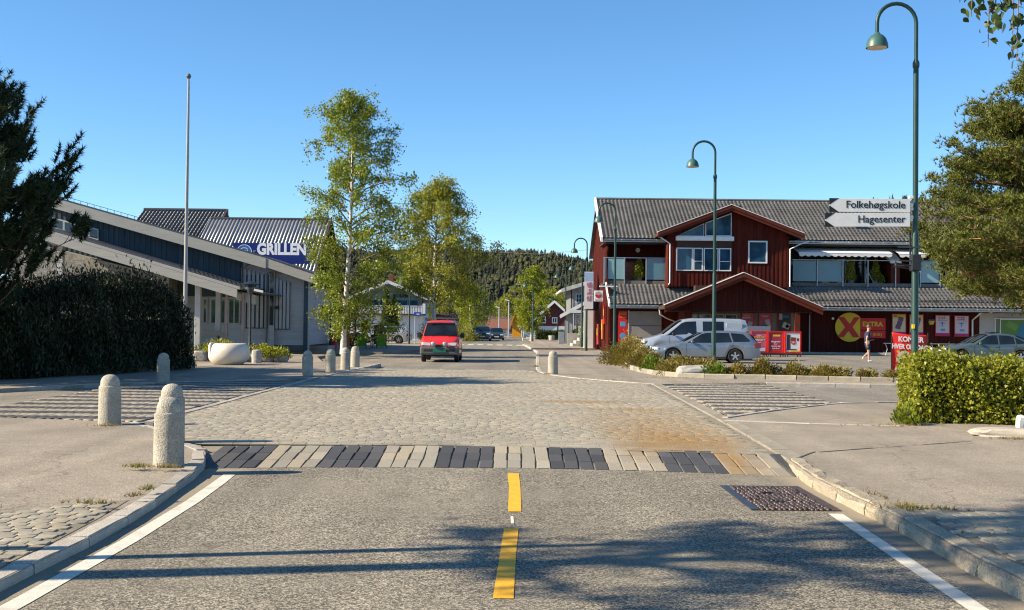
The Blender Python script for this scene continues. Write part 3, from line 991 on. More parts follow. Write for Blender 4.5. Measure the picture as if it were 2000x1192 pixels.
# ------------------------------------------------------------------ foliage
BARKW = mat('birch_bark', (0.62, 0.59, 0.54), 0.75, 0.15, 3, 0.25, 14, 0.4, stretch=(1, 1, 4), dirt=(0.07, 0.06, 0.05))
BARKB = mat('brown_bark', (0.16, 0.105, 0.07), 0.9, 0.3, 4, 0.3, 25, 0.9)
BARKP = mat('pine_bark', (0.30, 0.155, 0.075), 0.9, 0.3, 4, 0.3, 25, 0.9)
L_BIRCH = leaf_mat('birch_leaf', (0.095, 0.13, 0.014), (0.25, 0.285, 0.036), 0.4, 0.4)
L_LIME = leaf_mat('lime_leaf', (0.14, 0.18, 0.012), (0.28, 0.30, 0.025), 0.45, 0.45)
L_OLIVE = leaf_mat('olive_leaf', (0.15, 0.165, 0.018), (0.33, 0.32, 0.04), 0.4, 0.45)
L_HEDGE = leaf_mat('hedge_leaf', (0.13, 0.155, 0.014), (0.30, 0.29, 0.03), 0.35, 0.4)
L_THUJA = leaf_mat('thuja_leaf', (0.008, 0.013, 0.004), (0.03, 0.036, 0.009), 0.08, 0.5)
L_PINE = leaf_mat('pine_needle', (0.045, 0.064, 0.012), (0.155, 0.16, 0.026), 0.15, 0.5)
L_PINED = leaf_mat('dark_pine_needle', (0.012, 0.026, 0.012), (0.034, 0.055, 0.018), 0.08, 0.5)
L_SHRUB = leaf_mat('wild_shrub_leaf', (0.12, 0.10, 0.022), (0.25, 0.19, 0.05), 0.3, 0.5)
L_GRASS = leaf_mat('grass_blade', (0.08, 0.12, 0.012), (0.17, 0.23, 0.03), 0.35, 0.5)
L_DRY = leaf_mat('dry_grass', (0.18, 0.13, 0.05), (0.33, 0.26, 0.12), 0.3, 0.6)
L_DARK = leaf_mat('dark_shrub_leaf', (0.03, 0.05, 0.012), (0.075, 0.1, 0.02), 0.25, 0.45)

def leaves(P, size, asp=0.62, up=0.0, down=0.0, seed=1, dirs=None):
    """rhombus leaves at points P; returns V, F"""
    g = np.random.default_rng(seed)
    n = len(P)
    d = g.normal(size=(n, 3)) if dirs is None else dirs + g.normal(size=(n, 3)) * 0.45
    d[:, 2] += up - down
    d /= np.linalg.norm(d, axis=1, keepdims=True) + 1e-9
    a = g.normal(size=(n, 3))
    s = np.cross(d, a)
    s /= np.linalg.norm(s, axis=1, keepdims=True) + 1e-9
    L = (size * g.uniform(0.65, 1.25, n))[:, None]
    W = L * asp * 0.5
    V = np.stack([P, P + d * L * 0.45 + s * W, P + d * L, P + d * L * 0.45 - s * W], 1).reshape(-1, 3)
    F = np.arange(4 * n).reshape(n, 4)
    return V, F

def leaves6(P, size, seed=1):
    """pointed oval leaves, slightly folded, hanging"""
    g = np.random.default_rng(seed)
    n = len(P)
    d = g.normal(size=(n, 3)) * 0.6
    d[:, 2] -= 0.8
    d /= np.linalg.norm(d, axis=1, keepdims=True)
    s = np.cross(d, g.normal(size=(n, 3)))
    s /= np.linalg.norm(s, axis=1, keepdims=True)
    u = np.cross(d, s)
    L = (size * g.uniform(0.6, 1.2, n))[:, None]
    pr = [(0, 0, 0), (0.18, 0.26, 0.05), (0.42, 0.36, 0.07), (0.72, 0.2, 0.03), (1.0, 0.0, -0.04), (0.72, -0.2, 0.03), (0.42, -0.36, 0.07), (0.18, -0.26, 0.05)]
    V = np.stack([P + d * L * a + s * L * b + u * L * c for a, b, c in pr], 1).reshape(-1, 3)
    F = np.concatenate([np.arange(n)[:, None] * 8 + np.array([q]) for q in ((0, 1, 7, 7), (1, 2, 6, 7), (2, 3, 5, 6), (3, 4, 5, 5))])
    tri = np.concatenate([np.arange(n)[:, None] * 8 + np.array([q]) for q in ((0, 1, 7), (1, 2, 6), (1, 6, 7), (2, 3, 5), (2, 5, 6), (3, 4, 5))])
    return V, tri

def needles(P, D, length, width, per, seed=1, spread=0.75):
    """tufts of needle blades at P pointing along D"""
    g = np.random.default_rng(seed)
    n = len(P)
    Pp = np.repeat(P, per, 0)
    Dd = np.repeat(D, per, 0) + g.normal(size=(n * per, 3)) * spread
    Dd /= np.linalg.norm(Dd, axis=1, keepdims=True) + 1e-9
    s = np.cross(Dd, g.normal(size=(n * per, 3)))
    s /= np.linalg.norm(s, axis=1, keepdims=True) + 1e-9
    L = (length * g.uniform(0.6, 1.2, n * per))[:, None]
    V = np.stack([Pp - s * width / 2, Pp + s * width / 2, Pp + Dd * L], 1).reshape(-1, 3)
    return V, np.arange(3 * n * per).reshape(-1, 3)

def birch(name, label, loc, h, crown_r, z0, n_br, leaf_n, leaf_s, lm, seed, lean=0.0, bark=BARKW, group=None, forks=0, droop=1.0, trunk_r=None, prof=None, tw=6, side=(0, 0), label_cat='tree', vary=(0.55, 1.15), sp=None):
    r = random.Random(seed)
    t = thing(name, label, label_cat, loc, 0, group)
    tr = trunk_r or h * 0.0105
    def trunk_at(f):
        return Vector((lean * f * h + 0.12 * math.sin(f * 5 + seed), 0.1 * math.sin(f * 4 + seed * 2), f * h))
    mb = MB()
    fs = [i / 14 * 0.94 for i in range(15)]
    mb.tube([trunk_at(f) for f in fs], [max(0.012, tr * (1.25 if f == 0 else 1) * (1 - f) ** 0.8) for f in fs], 9)
    mb.build('trunk', bark, t, 60)
    for k in range(forks):
        a = r.uniform(0, 6.28)
        f0 = r.uniform(0.08, 0.3)
        mb2 = MB()
        p0 = trunk_at(f0)
        pts = [p0 + Vector((math.cos(a), math.sin(a), 0)) * (q * crown_r * 0.55) + Vector((0, 0, q * h * 0.5)) for q in (0, 0.2, 0.5, 1)]
        mb2.tube(pts, [tr * 0.7, tr * 0.6, tr * 0.4, tr * 0.1], 7)
        mb2.build('limb', bark, t, 60)
    lim = MB()
    pts, dr = [], []
    if prof is None:
        prof = lambda f: math.sin(min(1, max(0.0, f)) ** 0.75 * math.pi) ** 0.7 * 0.95 + 0.08
    per = max(1, leaf_n // (n_br * tw))
    for i in range(n_br):
        f = (i + r.random()) / n_br
        zf = (z0 + (h * 0.985 - z0) * f) / h
        a = i * 2.4 + r.uniform(-0.5, 0.5)
        L = crown_r * prof(f) * r.uniform(*vary)
        p0 = trunk_at(max(zf - 0.05, 0.02))
        dx, dy = math.cos(a) + side[0] * (1 - f), math.sin(a) + side[1] * (1 - f)
        br = []
        for q in range(5):
            u = q / 4
            br.append(p0 + Vector((dx * L * u, dy * L * u, L * (0.75 * u - 0.45 * droop * u * u) + r.uniform(-0.06, 0.06) * L)))
        lim.tube(br, [max(0.008, tr * 0.3 * (1 - u * 0.85)) for u in (0, .25, .5, .75, 1)], 5, caps=False)
        for k in range(tw):
            u = r.uniform(0.32, 1.08)
            s = min(3, int(u * 4))
            b = br[s].lerp(br[min(4, s + 1)], min(1, u * 4 - s))
            off2 = Vector((r.gauss(0, 0.13), r.gauss(0, 0.13), r.gauss(0, 0.08))) * crown_r
            tl = r.uniform(0.25, 0.75) * crown_r * 0.3 * droop
            e = b + off2 + Vector((0, 0, -tl))
            m0 = b + off2 * 0.7
            lim.tube([b, m0, e], [0.007, 0.005, 0.003], 3, caps=False)
            for q in range(per):
                v = r.random()
                c = (b.lerp(m0, v * 2) if v < 0.5 else m0.lerp(e, v * 2 - 1))
                s_ = sp or 0.06 * crown_r * 0.55 + 0.05
                pts.append((c.x + r.gauss(0, s_), c.y + r.gauss(0, s_), c.z + r.gauss(0, s_)))
    lim.build('limbs', bark if bark is not BARKW else BARKB, t, fix=False)
    V, F = leaves(np.array(pts), leaf_s, 0.75, 0, 0.5, seed)
    np_mesh('crown', V, F, lm, t)
    return t

def cprof(f):           # tall columnar young birch
    return 0.10 + 0.95 * max(0.0, 1 - f) ** 0.9 * min(1, f * 5 + 0.5)
birch('birch_tree', 'tallest white-trunked birch with loose hanging twigs beside the grill sign', (-8.75, 61, S), 14.5, 3.5, 1.35, 68, 38000, 0.12, L_BIRCH, 5, 0.012, prof=lambda f: float(np.interp(f, [0, .1, .3, .6, .8, .93, 1], [.62, .72, .95, .85, .62, .36, .2])), tw=8, side=(0.36, 0), vary=(0.45, 1.2), sp=0.14)
birch('birch_tree', 'second tall birch with olive young leaves behind the red van', (-5.3, 80, S), 12.1, 3.5, 3.5, 64, 34000, 0.13, L_OLIVE, 9, 0.0, forks=2, tw=10, prof=lambda f: 0.22 + 0.85 * math.sin(min(1, f * 0.72 + 0.26) * math.pi) ** 0.8, vary=(0.45, 1.2))
birch('birch_tree', 'round bright green tree beside the oncoming cars', (-5.2, 142, S), 7.0, 2.7, 1.0, 46, 13000, 0.16, L_LIME, 13, tw=8)
birch('birch_tree', 'bright yellow-green birch with white trunks behind a lamp down the street', (2.2, 126, S), 8.4, 2.3, 1.4, 46, 15000, 0.15, L_LIME, 17, tw=8, forks=1)
birch('birch_tree', 'slender young birch trunk leaning just before the yellow-green birch', (1.3, 127, S), 4.5, 1.0, 1.6, 22, 3000, 0.15, L_LIME, 18, 0.03, tw=6)
birch('birch_tree', 'pale green tree in front of the dark hillside behind the lamps', (7.0, 205, 0), 7.2, 2.6, 1.0, 40, 7000, 0.22, L_LIME, 23, tw=7)
birch('birch_tree', 'olive leafless-looking tree at the foot of the hill beyond the far lamps', (-1.0, 260, 0), 9.0, 3.6, 1.5, 40, 7000, 0.25, L_OLIVE, 29, tw=7)
birch('birch_tree', 'olive tree behind the yellow-green birch at the foot of the hill', (8.5, 240, 0), 10.0, 4.2, 1.5, 40, 8000, 0.25, L_OLIVE, 31, tw=7)
birch('birch_tree', 'shaded green tree in front of the hill, behind the white balcony house', (-13.0, 150, 0), 9.5, 3.6, 2.0, 40, 8000, 0.22, L_BIRCH, 37, tw=7)
birch('birch_tree', 'dark bushy tree behind the second birch, in front of the hill', (-11.0, 170, 0), 8.5, 4.2, 1.0, 44, 8000, 0.24, L_OLIVE, 39, tw=7)
# near birch that hangs into the upper right corner
t = birch('birch_tree', 'birch with glossy leaves on twigs hanging into the top corner of the sky', (5.6, 7.4, S), 9.5, 2.6, 4.4, 30, 9000, 0.075, L_BIRCH, 41, 0.0, tw=10, trunk_r=0.15)
r = random.Random(77)
lim = MB()
pts = []
for (x, y, zt, zb) in ((3.02, 7.2, 4.2, 3.62), (3.1, 7.5, 4.3, 3.55), (3.2, 7.3, 4.2, 3.42), (3.3, 7.6, 4.3, 3.5), (3.42, 7.4, 4.3, 3.4), (3.15, 7.35, 4.2, 3.75), (3.38, 7.2, 4.2, 3.55), (3.5, 7.5, 4.3, 3.6), (2.95, 7.4, 4.2, 3.72)):
    a0 = Vector((0.0, 0.0, 4.9)); b0 = Vector((x - 5.6, y - 7.4, zt - S)); c0 = Vector((x - 5.62, y - 7.4, zb - S))
    lim.tube([a0, a0.lerp(b0, 0.6) + Vector((0, 0, 0.25)), b0, c0], [0.03, 0.012, 0.006, 0.003], 5, caps=False)
    for k in range(44):
        q = b0.lerp(c0, r.random())
        pts.append((q.x + r.gauss(0, .035), q.y + r.gauss(0, .035), q.z + r.gauss(0, .02)))
lim.build('hanging_twigs', BARKB, t, fix=False)
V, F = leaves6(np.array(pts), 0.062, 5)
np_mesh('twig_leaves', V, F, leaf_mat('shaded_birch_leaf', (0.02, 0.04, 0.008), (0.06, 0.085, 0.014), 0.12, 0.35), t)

def pine(name, label, loc, h, r_max, z0, n_br, lm, seed, tl=0.16, tw=0.02, per=10, subs=14, tuft=14, prof=None, brush=0.0, bark=BARKP, lean=0.0, flat=0.45, up=0.5, tilt=0.25, arc=None, clump=0.3):
    """boughs with side shoots; every shoot ends in a flattened clump of needle tufts"""
    r = random.Random(seed)
    t = thing(name, label, 'tree', loc)
    fs = [i / 10 for i in range(11)]
    tr = h * 0.02
    tk = lambda f: Vector((lean * f * h + 0.15 * math.sin(f * 4 + seed), 0.12 * math.sin(f * 3 + seed), f * h))
    MB().tube([tk(f) for f in fs], [max(0.03, tr * (1 - f) ** 0.8) for f in fs], 9).build('trunk', bark, t, 60)
    lim = MB()
    P, D = [], []
    if prof is None: prof = lambda f: math.sin(min(1, f * 0.85 + 0.15) * math.pi) ** 0.6
    for i in range(n_br):
        f = (i + r.random()) / n_br
        zf = (z0 + (h - z0) * f) / h
        a = i * 2.4 + r.uniform(-0.4, 0.4)
        if arc and r.random() < 0.75: a = r.uniform(*arc)
        L = r_max * prof(f) * r.uniform(0.72, 1.08)
        p0 = tk(max(0.03, zf - 0.03))
        ex = Vector((math.cos(a), math.sin(a), 0))
        sx = Vector((-math.sin(a), math.cos(a), 0))
        us = (0, .3, .6, .85, 1)
        br = [p0 + ex * L * u + Vector((0, 0, L * (tilt * u + up * 0.3 * u * u))) + Vector((r.gauss(0, .03), r.gauss(0, .03), r.gauss(0, .03))) * L for u in us]
        lim.tube(br, [max(0.012, tr * 0.3 * (1 - u)) for u in (0, .3, .6, .85, 0.97)], 5, caps=False)
        for k in range(max(4, int(subs * (0.35 + 0.65 * L / r_max)))):
            u = 0.22 + 0.8 * r.random() ** 0.7
            j = 0
            while j < 3 and u > us[j + 1]: j += 1
            b = br[j].lerp(br[j + 1], min(1, (u - us[j]) / (us[j + 1] - us[j])))
            wd = L * 0.34 * (1.15 - u) + 0.15
            c = b + sx * r.uniform(-1, 1) * wd + Vector((0, 0, abs(r.gauss(0, 0.10)) * (1 + up)))
            c += ex * r.uniform(0, 0.2)
            lim.tube([b, b.lerp(c, 0.6) - Vector((0, 0, 0.04)), c], [0.014, 0.01, 0.005], 3, caps=False)
            cl = clump * r.uniform(0.7, 1.25)
            if brush:           # upswept shoots clothed in needles like bottle brushes
                for sh_ in range(3):
                    dv = (ex * r.uniform(0.1, 0.8) + sx * r.uniform(-0.5, 0.5) + Vector((0, 0, r.uniform(0.5, 1.1)))).normalized()
                    e0 = c + Vector((r.gauss(0, .12), r.gauss(0, .12), r.gauss(0, .08)))
                    ln = brush * r.uniform(0.6, 1.3)
                    for q in range(tuft):
                        pq = e0 + dv * ln * (q + r.random()) / tuft
                        P.append(tuple(pq)); D.append(tuple(dv * 0.9))
                continue
            for q in range(tuft):
                P.append((c.x + r.gauss(0, cl * 0.5), c.y + r.gauss(0, cl * 0.5), c.z + r.gauss(0, cl * 0.5 * flat)))
                D.append((ex.x * 0.4 + r.gauss(0, .35), ex.y * 0.4 + r.gauss(0, .35), up + 0.45))
    lim.build('limbs', bark, t, fix=False)
    V, F = needles(np.array(P), np.array(D), tl, tw, per, seed)
    np_mesh('crown', V, F, lm, t)
    return t

pine('pine_tree', 'big old olive-green pine with spreading boughs in front of the shop roof', (21.3, 43.5, S), 11.9, 6.6, 2.4, 110, L_PINE, 3, 0.19, 0.034, 9, 26, 20,
     prof=lambda f: 0.10 + 0.98 * max(0.0, 1 - f) ** 0.55 * min(1, 0.8 + f * 1.0), flat=0.42, tilt=0.10, arc=(R(115), R(300)), clump=0.5)
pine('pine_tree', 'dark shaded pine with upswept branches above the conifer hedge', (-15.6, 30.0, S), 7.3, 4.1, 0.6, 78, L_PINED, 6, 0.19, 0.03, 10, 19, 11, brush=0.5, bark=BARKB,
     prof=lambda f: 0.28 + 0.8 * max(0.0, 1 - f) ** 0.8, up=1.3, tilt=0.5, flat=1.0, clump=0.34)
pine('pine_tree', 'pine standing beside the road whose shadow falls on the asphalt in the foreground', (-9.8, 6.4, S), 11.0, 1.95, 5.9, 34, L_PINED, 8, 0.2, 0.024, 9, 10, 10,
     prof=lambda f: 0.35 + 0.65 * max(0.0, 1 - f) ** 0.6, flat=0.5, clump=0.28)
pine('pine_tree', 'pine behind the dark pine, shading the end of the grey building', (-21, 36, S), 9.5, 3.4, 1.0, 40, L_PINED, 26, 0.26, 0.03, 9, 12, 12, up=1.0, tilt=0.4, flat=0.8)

def hedge(name, label, poly_pts, depth, h, n, size, lm, seed, z=S, up=0.3, lump=0.12, asp=0.6, hf=None, spike=0.0, cat='hedge'):
    """clipped hedge along a polyline: leaves on its faces with a ragged skin, dark stems inside"""
    g = np.random.default_rng(seed)
    t = thing(name, label, cat, (*poly_pts[0], z))
    P = []
    tot = sum(math.dist(a, b) for a, b in zip(poly_pts, poly_pts[1:]))
    mb = MB()
    done = 0.0
    ox, oy = poly_pts[0]
    for a, b in zip(poly_pts, poly_pts[1:]):
        L = math.dist(a, b)
        ux, uy = (b[0] - a[0]) / L, (b[1] - a[1]) / L
        nx, ny = -uy, ux
        k = int(n * L / tot)
        s = g.uniform(-0.05, L + 0.05, k)
        face = g.random(k)
        dd = np.where(face < 0.36, 0.0, np.where(face < 0.55, 1.0, g.random(k)))
        hh = np.where(face < 0.55, g.random(k), 1.0)
        ends = face > 0.93
        s = np.where(ends, np.where(g.random(k) < 0.5, 0, L), s)
        hh = np.where(ends, g.random(k), hh)
        rnd = 1 - 0.16 * (hh ** 6)
        dd = 0.5 + (dd - 0.5) * rnd
        bul = np.sin(s * 2.1 + hh * 3 + seed) * lump * 0.5 + np.sin(s * 5.3 + hh * 5.1) * lump * 0.35 + g.normal(size=k) * lump * 0.45
        inn = -np.abs(g.normal(size=k)) * 0.15
        off3 = bul + inn
        dpt = dd * depth + np.where(dd < 0.5, -1, 1) * off3 * np.where(hh < 0.99, 1, 0)
        zz = hh * h + np.where(hh > 0.99, off3 + np.abs(g.normal(size=k)) * lump * 0.5, 0)
        if hf is not None:
            prog = (done + np.clip(s, 0, L)) / tot
            zz = zz * hf(prog)
        if spike:
            sp = np.where(hh > 0.8, np.maximum(0, np.sin(s * 7.3 + dd * 9) + np.sin(s * 17.1 + dd * 23)) * g.random(k) * spike, 0)
            zz = zz + sp
        X = a[0] + ux * s + nx * dpt - ox
        Y = a[1] + uy * s + ny * dpt - oy
        P.append(np.stack([X, Y, np.maximum(zz, 0.02)], 1))
        for q in np.arange(0.2, L, 0.45):
            c = (a[0] + ux * q + nx * depth / 2 - ox, a[1] + uy * q + ny * depth / 2 - oy)
            mb.tube([(c[0], c[1], 0), (c[0] + g.normal() * .05, c[1] + g.normal() * .05, h * 0.85)], [0.03, 0.015], 5)
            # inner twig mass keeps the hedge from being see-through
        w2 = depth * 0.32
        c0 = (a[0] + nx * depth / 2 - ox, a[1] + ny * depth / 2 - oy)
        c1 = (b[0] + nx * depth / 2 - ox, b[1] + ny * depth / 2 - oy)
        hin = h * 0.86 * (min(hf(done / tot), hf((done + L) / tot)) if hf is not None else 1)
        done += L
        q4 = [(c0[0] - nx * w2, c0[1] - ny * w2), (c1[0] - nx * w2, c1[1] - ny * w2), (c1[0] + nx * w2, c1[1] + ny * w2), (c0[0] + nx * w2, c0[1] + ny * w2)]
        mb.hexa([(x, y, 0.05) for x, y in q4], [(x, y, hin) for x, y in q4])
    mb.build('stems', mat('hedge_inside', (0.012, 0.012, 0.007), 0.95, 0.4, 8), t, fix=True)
    V, F = leaves(np.concatenate(P), size, asp, up, 0, seed)
    np_mesh('foliage', V, F, lm, t)
    return t
hedge('clipped_hedge', 'clipped leafy yellow-green hedge at the pavement edge under the tall lamp', [(6.95, 19.75), (14.0, 19.2)], 1.35, 1.02, 64000, 0.066, L_HEDGE, 4, lump=0.12, up=0.35, asp=0.7)
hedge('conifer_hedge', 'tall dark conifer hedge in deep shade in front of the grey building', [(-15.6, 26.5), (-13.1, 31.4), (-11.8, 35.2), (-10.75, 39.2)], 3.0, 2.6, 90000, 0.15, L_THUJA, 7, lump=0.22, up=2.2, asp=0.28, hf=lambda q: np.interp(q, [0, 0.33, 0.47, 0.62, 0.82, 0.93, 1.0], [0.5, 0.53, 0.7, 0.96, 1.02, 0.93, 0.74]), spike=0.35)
hedge('garden_hedge', 'green garden hedge above the concrete steps beside the grey house', [(5.1, 99.5), (8.2, 97)], 1.4, 1.3, 5000, 0.16, L_DARK, 9)
hedge('garden_hedge', 'distant brown-green hedge in front of the dark red house', [(2.9, 136), (8.5, 136)], 1.0, 1.0, 4000, 0.18, L_DARK, 10)

def shrub(name, label, loc, rx, ry, h, n, size, lm, seed, up=0.6, cat='shrub', group=None, asp=0.4, wisps=0):
    g = np.random.default_rng(seed)
    t = thing(name, label, cat, loc, 0, group)
    d = g.normal(size=(n, 3))
    d /= np.linalg.norm(d, axis=1, keepdims=True)
    d[:, 2] = np.abs(d[:, 2])
    rad = g.random(n) ** 0.4
    lump = 1 + 0.18 * np.sin(d[:, 0] * 6 + seed) + 0.15 * np.sin(d[:, 1] * 7 + d[:, 2] * 5)
    P = d * rad[:, None] * lump[:, None] * np.array([rx, ry, h])
    if wisps:
        k = g.choice(n, wisps)
        P[k, 2] += g.random(wisps) * h * 0.35
    V, F = leaves(P, size, asp, up, 0, seed, dirs=d * 0.5)
    np_mesh('foliage', V, F, lm, t)
    mb = MB()
    r = random.Random(seed)
    for i in range(9):
        a = r.uniform(0, 6.28)
        mb.tube([(0, 0, -0.02), (math.cos(a) * rx * 0.35, math.sin(a) * ry * 0.35, h * 0.4), (math.cos(a) * rx * 0.7, math.sin(a) * ry * 0.7, h * 0.75)], [0.015, 0.01, 0.005], 4)
    mb.build('stems', BARKB, t, fix=False)
    return t
GW = 'wild shrubs in the planting strip'
shrub('wild_shrub', 'largest brownish wild shrub at the end of the strip by the shop corner', (5.0, 49.0, S), 1.0, 2.6, 1.05, 9000, 0.11, L_SHRUB, 1, group=GW, wisps=500)
shrub('wild_shrub', 'brownish wild shrub at the strip end in front of the white van nose', (5.05, 44.2, S), 0.62, 1.5, 0.78, 4500, 0.10, L_SHRUB, 2, group=GW, wisps=300)
shrub('weed_clump', 'fresh green weed clump at the strip end among brownish shrubs', (4.95, 40.6, S), 0.4, 0.8, 0.52, 2500, 0.11, L_GRASS, 3, up=1.4, group=GW, cat='weeds')
shrub('wild_shrub', 'brownish wild shrub before the front wheel of the silver estate car', (6.3, 41.2, S), 1.0, 1.3, 0.52, 6000, 0.10, L_SHRUB, 4, group=GW, wisps=300)
shrub('wild_shrub', 'small brownish shrub left of the pale boulder', (5.35, 38.6, S), 0.6, 0.6, 0.46, 2800, 0.09, L_SHRUB, 5, group=GW)
shrub('weed_clump', 'fresh green weed clump growing over the end of the pale boulder', (6.5, 36.85, S), 0.42, 0.3, 0.42, 1500, 0.1, L_GRASS, 6, up=1.4, group=GW, cat='weeds')
shrub('wild_shrub', 'brownish shrub in front of the lamp pole by the silver estate car', (7.15, 36.9, S), 0.5, 0.4, 0.4, 2200, 0.09, L_SHRUB, 7, group=GW, wisps=120)
shrub('wild_shrub', 'dome-shaped shrub before the rear wheel of the silver estate car', (8.0, 36.8, S), 0.55, 0.42, 0.56, 3200, 0.09, L_SHRUB, 8, group=GW, wisps=120)
shrub('wild_shrub', 'low spreading shrub on the kerb behind the striped crossing, third from the hedge', (9.0, 36.5, S), 0.6, 0.45, 0.45, 2800, 0.09, L_SHRUB, 9, group=GW, wisps=160)
shrub('wild_shrub', 'low spreading shrub between the rear of the silver car and the red banner', (9.95, 36.1, S), 0.62, 0.45, 0.44, 2800, 0.09, L_SHRUB, 10, group=GW, wisps=160)
shrub('wild_shrub', 'small round shrub standing apart on the kerb of the strip', (10.95, 35.7, S), 0.33, 0.3, 0.36, 1300, 0.08, L_SHRUB, 11, group=GW, wisps=80)
shrub('wild_shrub', 'low shrub nearest the red banner at the end of the strip', (11.95, 35.3, S), 0.62, 0.4, 0.37, 2400, 0.085, L_SHRUB, 12, group=GW, wisps=160)
shrub('weed_clump', 'green weeds at the foot of the clipped hedge', (6.65, 19.45, S), 0.2, 0.25, 0.3, 900, 0.07, L_BIRCH, 13, up=1.2, cat='weeds')
shrub('weed_clump', 'green weeds beside the granite block at the edge of the frame', (7.85, 16.55, S), 0.22, 0.2, 0.25, 900, 0.06, L_GRASS, 14, up=0.8, cat='weeds')
shrub('juniper', 'low golden-green juniper behind the cream stone bowl', (-11.9, 47.9, S + 0.25), 1.6, 0.6, 0.55, 2600, 0.11, L_OLIVE, 15, up=0.5)
shrub('juniper', 'low golden-green juniper spilling over beside the round stone post', (-9.9, 47.3, S + 0.15), 0.8, 0.6, 0.5, 2200, 0.11, L_OLIVE, 16, up=0.5)
shrub('climbing_shrub', 'flowering mauve-grey shrub against the wall of the grey house', (6.7, 106, S), 1.1, 0.6, 2.4, 2600, 0.14, leaf_mat('mauve_leaf', (0.14, 0.12, 0.11), (0.26, 0.21, 0.22), 0.2), 17, up=0.4)
shrub('garden_bush', 'green bush behind the low concrete wall beside the shop', (6.3, 92, S), 0.9, 0.9, 2.3, 2400, 0.16, L_BIRCH, 18)
shrub('garden_bush', 'dark green bush between the white house and the street sign', (-8.2, 118, S), 1.2, 1.0, 2.0, 2400, 0.17, L_DARK, 19)
shrub('garden_bush', 'brown-green bush under the olive birch behind the red van', (-4.6, 118, S), 1.3, 1.2, 1.7, 2200, 0.17, L_OLIVE, 20)

# columnar cypresses in front of the white house
for x, y, rx, h, lab, s in ((-12.15, 112, 0.52, 4.9, 'taller of the two narrow dark thujas before the white garage wall', 1), (-11.45, 112.3, 0.5, 4.1, 'shorter of the two narrow dark thujas before the white garage wall', 2)):
    g = np.random.default_rng(s)
    t = thing('thuja_tree', lab, 'tree', (x, y, S))
    n = 5000
    z = g.random(n)
    rad = rx * np.clip(1.15 * (1 - z) ** 0.55 * np.clip(z * 8 + 0.6, 0, 1), 0, 1) * (0.75 + 0.3 * g.random(n))
    a = g.uniform(0, 6.283, n)
    V, F = leaves(np.stack([rad * np.cos(a), rad * np.sin(a), z * h + 0.1], 1), 0.2, 0.4, 1.8, 0, s)
    np_mesh('crown', V, F, L_DARK, t)
    MB().tube([(0, 0, 0), (0, 0, h * 0.8)], [0.12, 0.02], 7).build('trunk', BARKB, t)

# weeds in the joints
def tufts(name, spots, lm, seed, parent=None):
    g = np.random.default_rng(seed)
    P, D = [], []
    for x, y, rx, ry, n in spots:
        for k in range(n):
            P.append((x + g.normal() * rx, y + g.normal() * ry, S + 0.004))
            D.append((g.normal() * 0.5, g.normal() * 0.5, 1))
    V, F = needles(np.array(P), np.array(D), 0.055, 0.008, 5, seed, 0.5)
    o = np_mesh(name, V, F, lm, parent)
    return tag(o, kind='stuff')
o = tufts('dry_grass', [(-4.05, 12.6, .06, .05, 50), (-3.72, 12.57, .08, .03, 60), (-3.42, 10.9, .03, .05, 12), (-4.45, 9.72, .1, .02, 16), (-3.62, 10.05, .12, .02, 30), (-3.4, 10.5, .03, .03, 14), (-6.1, 17.55, .1, .05, 40), (3.5, 10.35, .1, .05, 60), (3.62, 10.2, .2, .04, 30), (3.5, 11.0, .04, .2, 14),
                        (3.6, 9.0, .1, .3, 10), (7.4, 17.0, .2, .05, 50), (6.2, 19.1, .3, .06, 40), (1.25, 38.3, .1, .1, 40), (-5.9, 37.5, .1, .1, 40), (2.6, 34.6, .5, .3, 40), (8.6, 33.6, 1.5, .05, 50), (4.6, 80, .3, .2, 60)], L_DRY, 3)
tag(o, 'dry grass tufts growing in kerb joints and around bollards', 'grass')
o = tufts('green_weeds', [(-4.06, 12.62, .04, .04, 14), (-3.4, 10.95, .025, .03, 14), (3.6, 10.25, .15, .05, 20), (5.0, 76.3, .3, .2, 80), (0.98, 45.6, .05, .3, 80), (5.3, 36.5, .6, .1, 60)], L_GRASS, 4)
tag(o, 'small green weeds growing in the kerb joints', 'weeds')

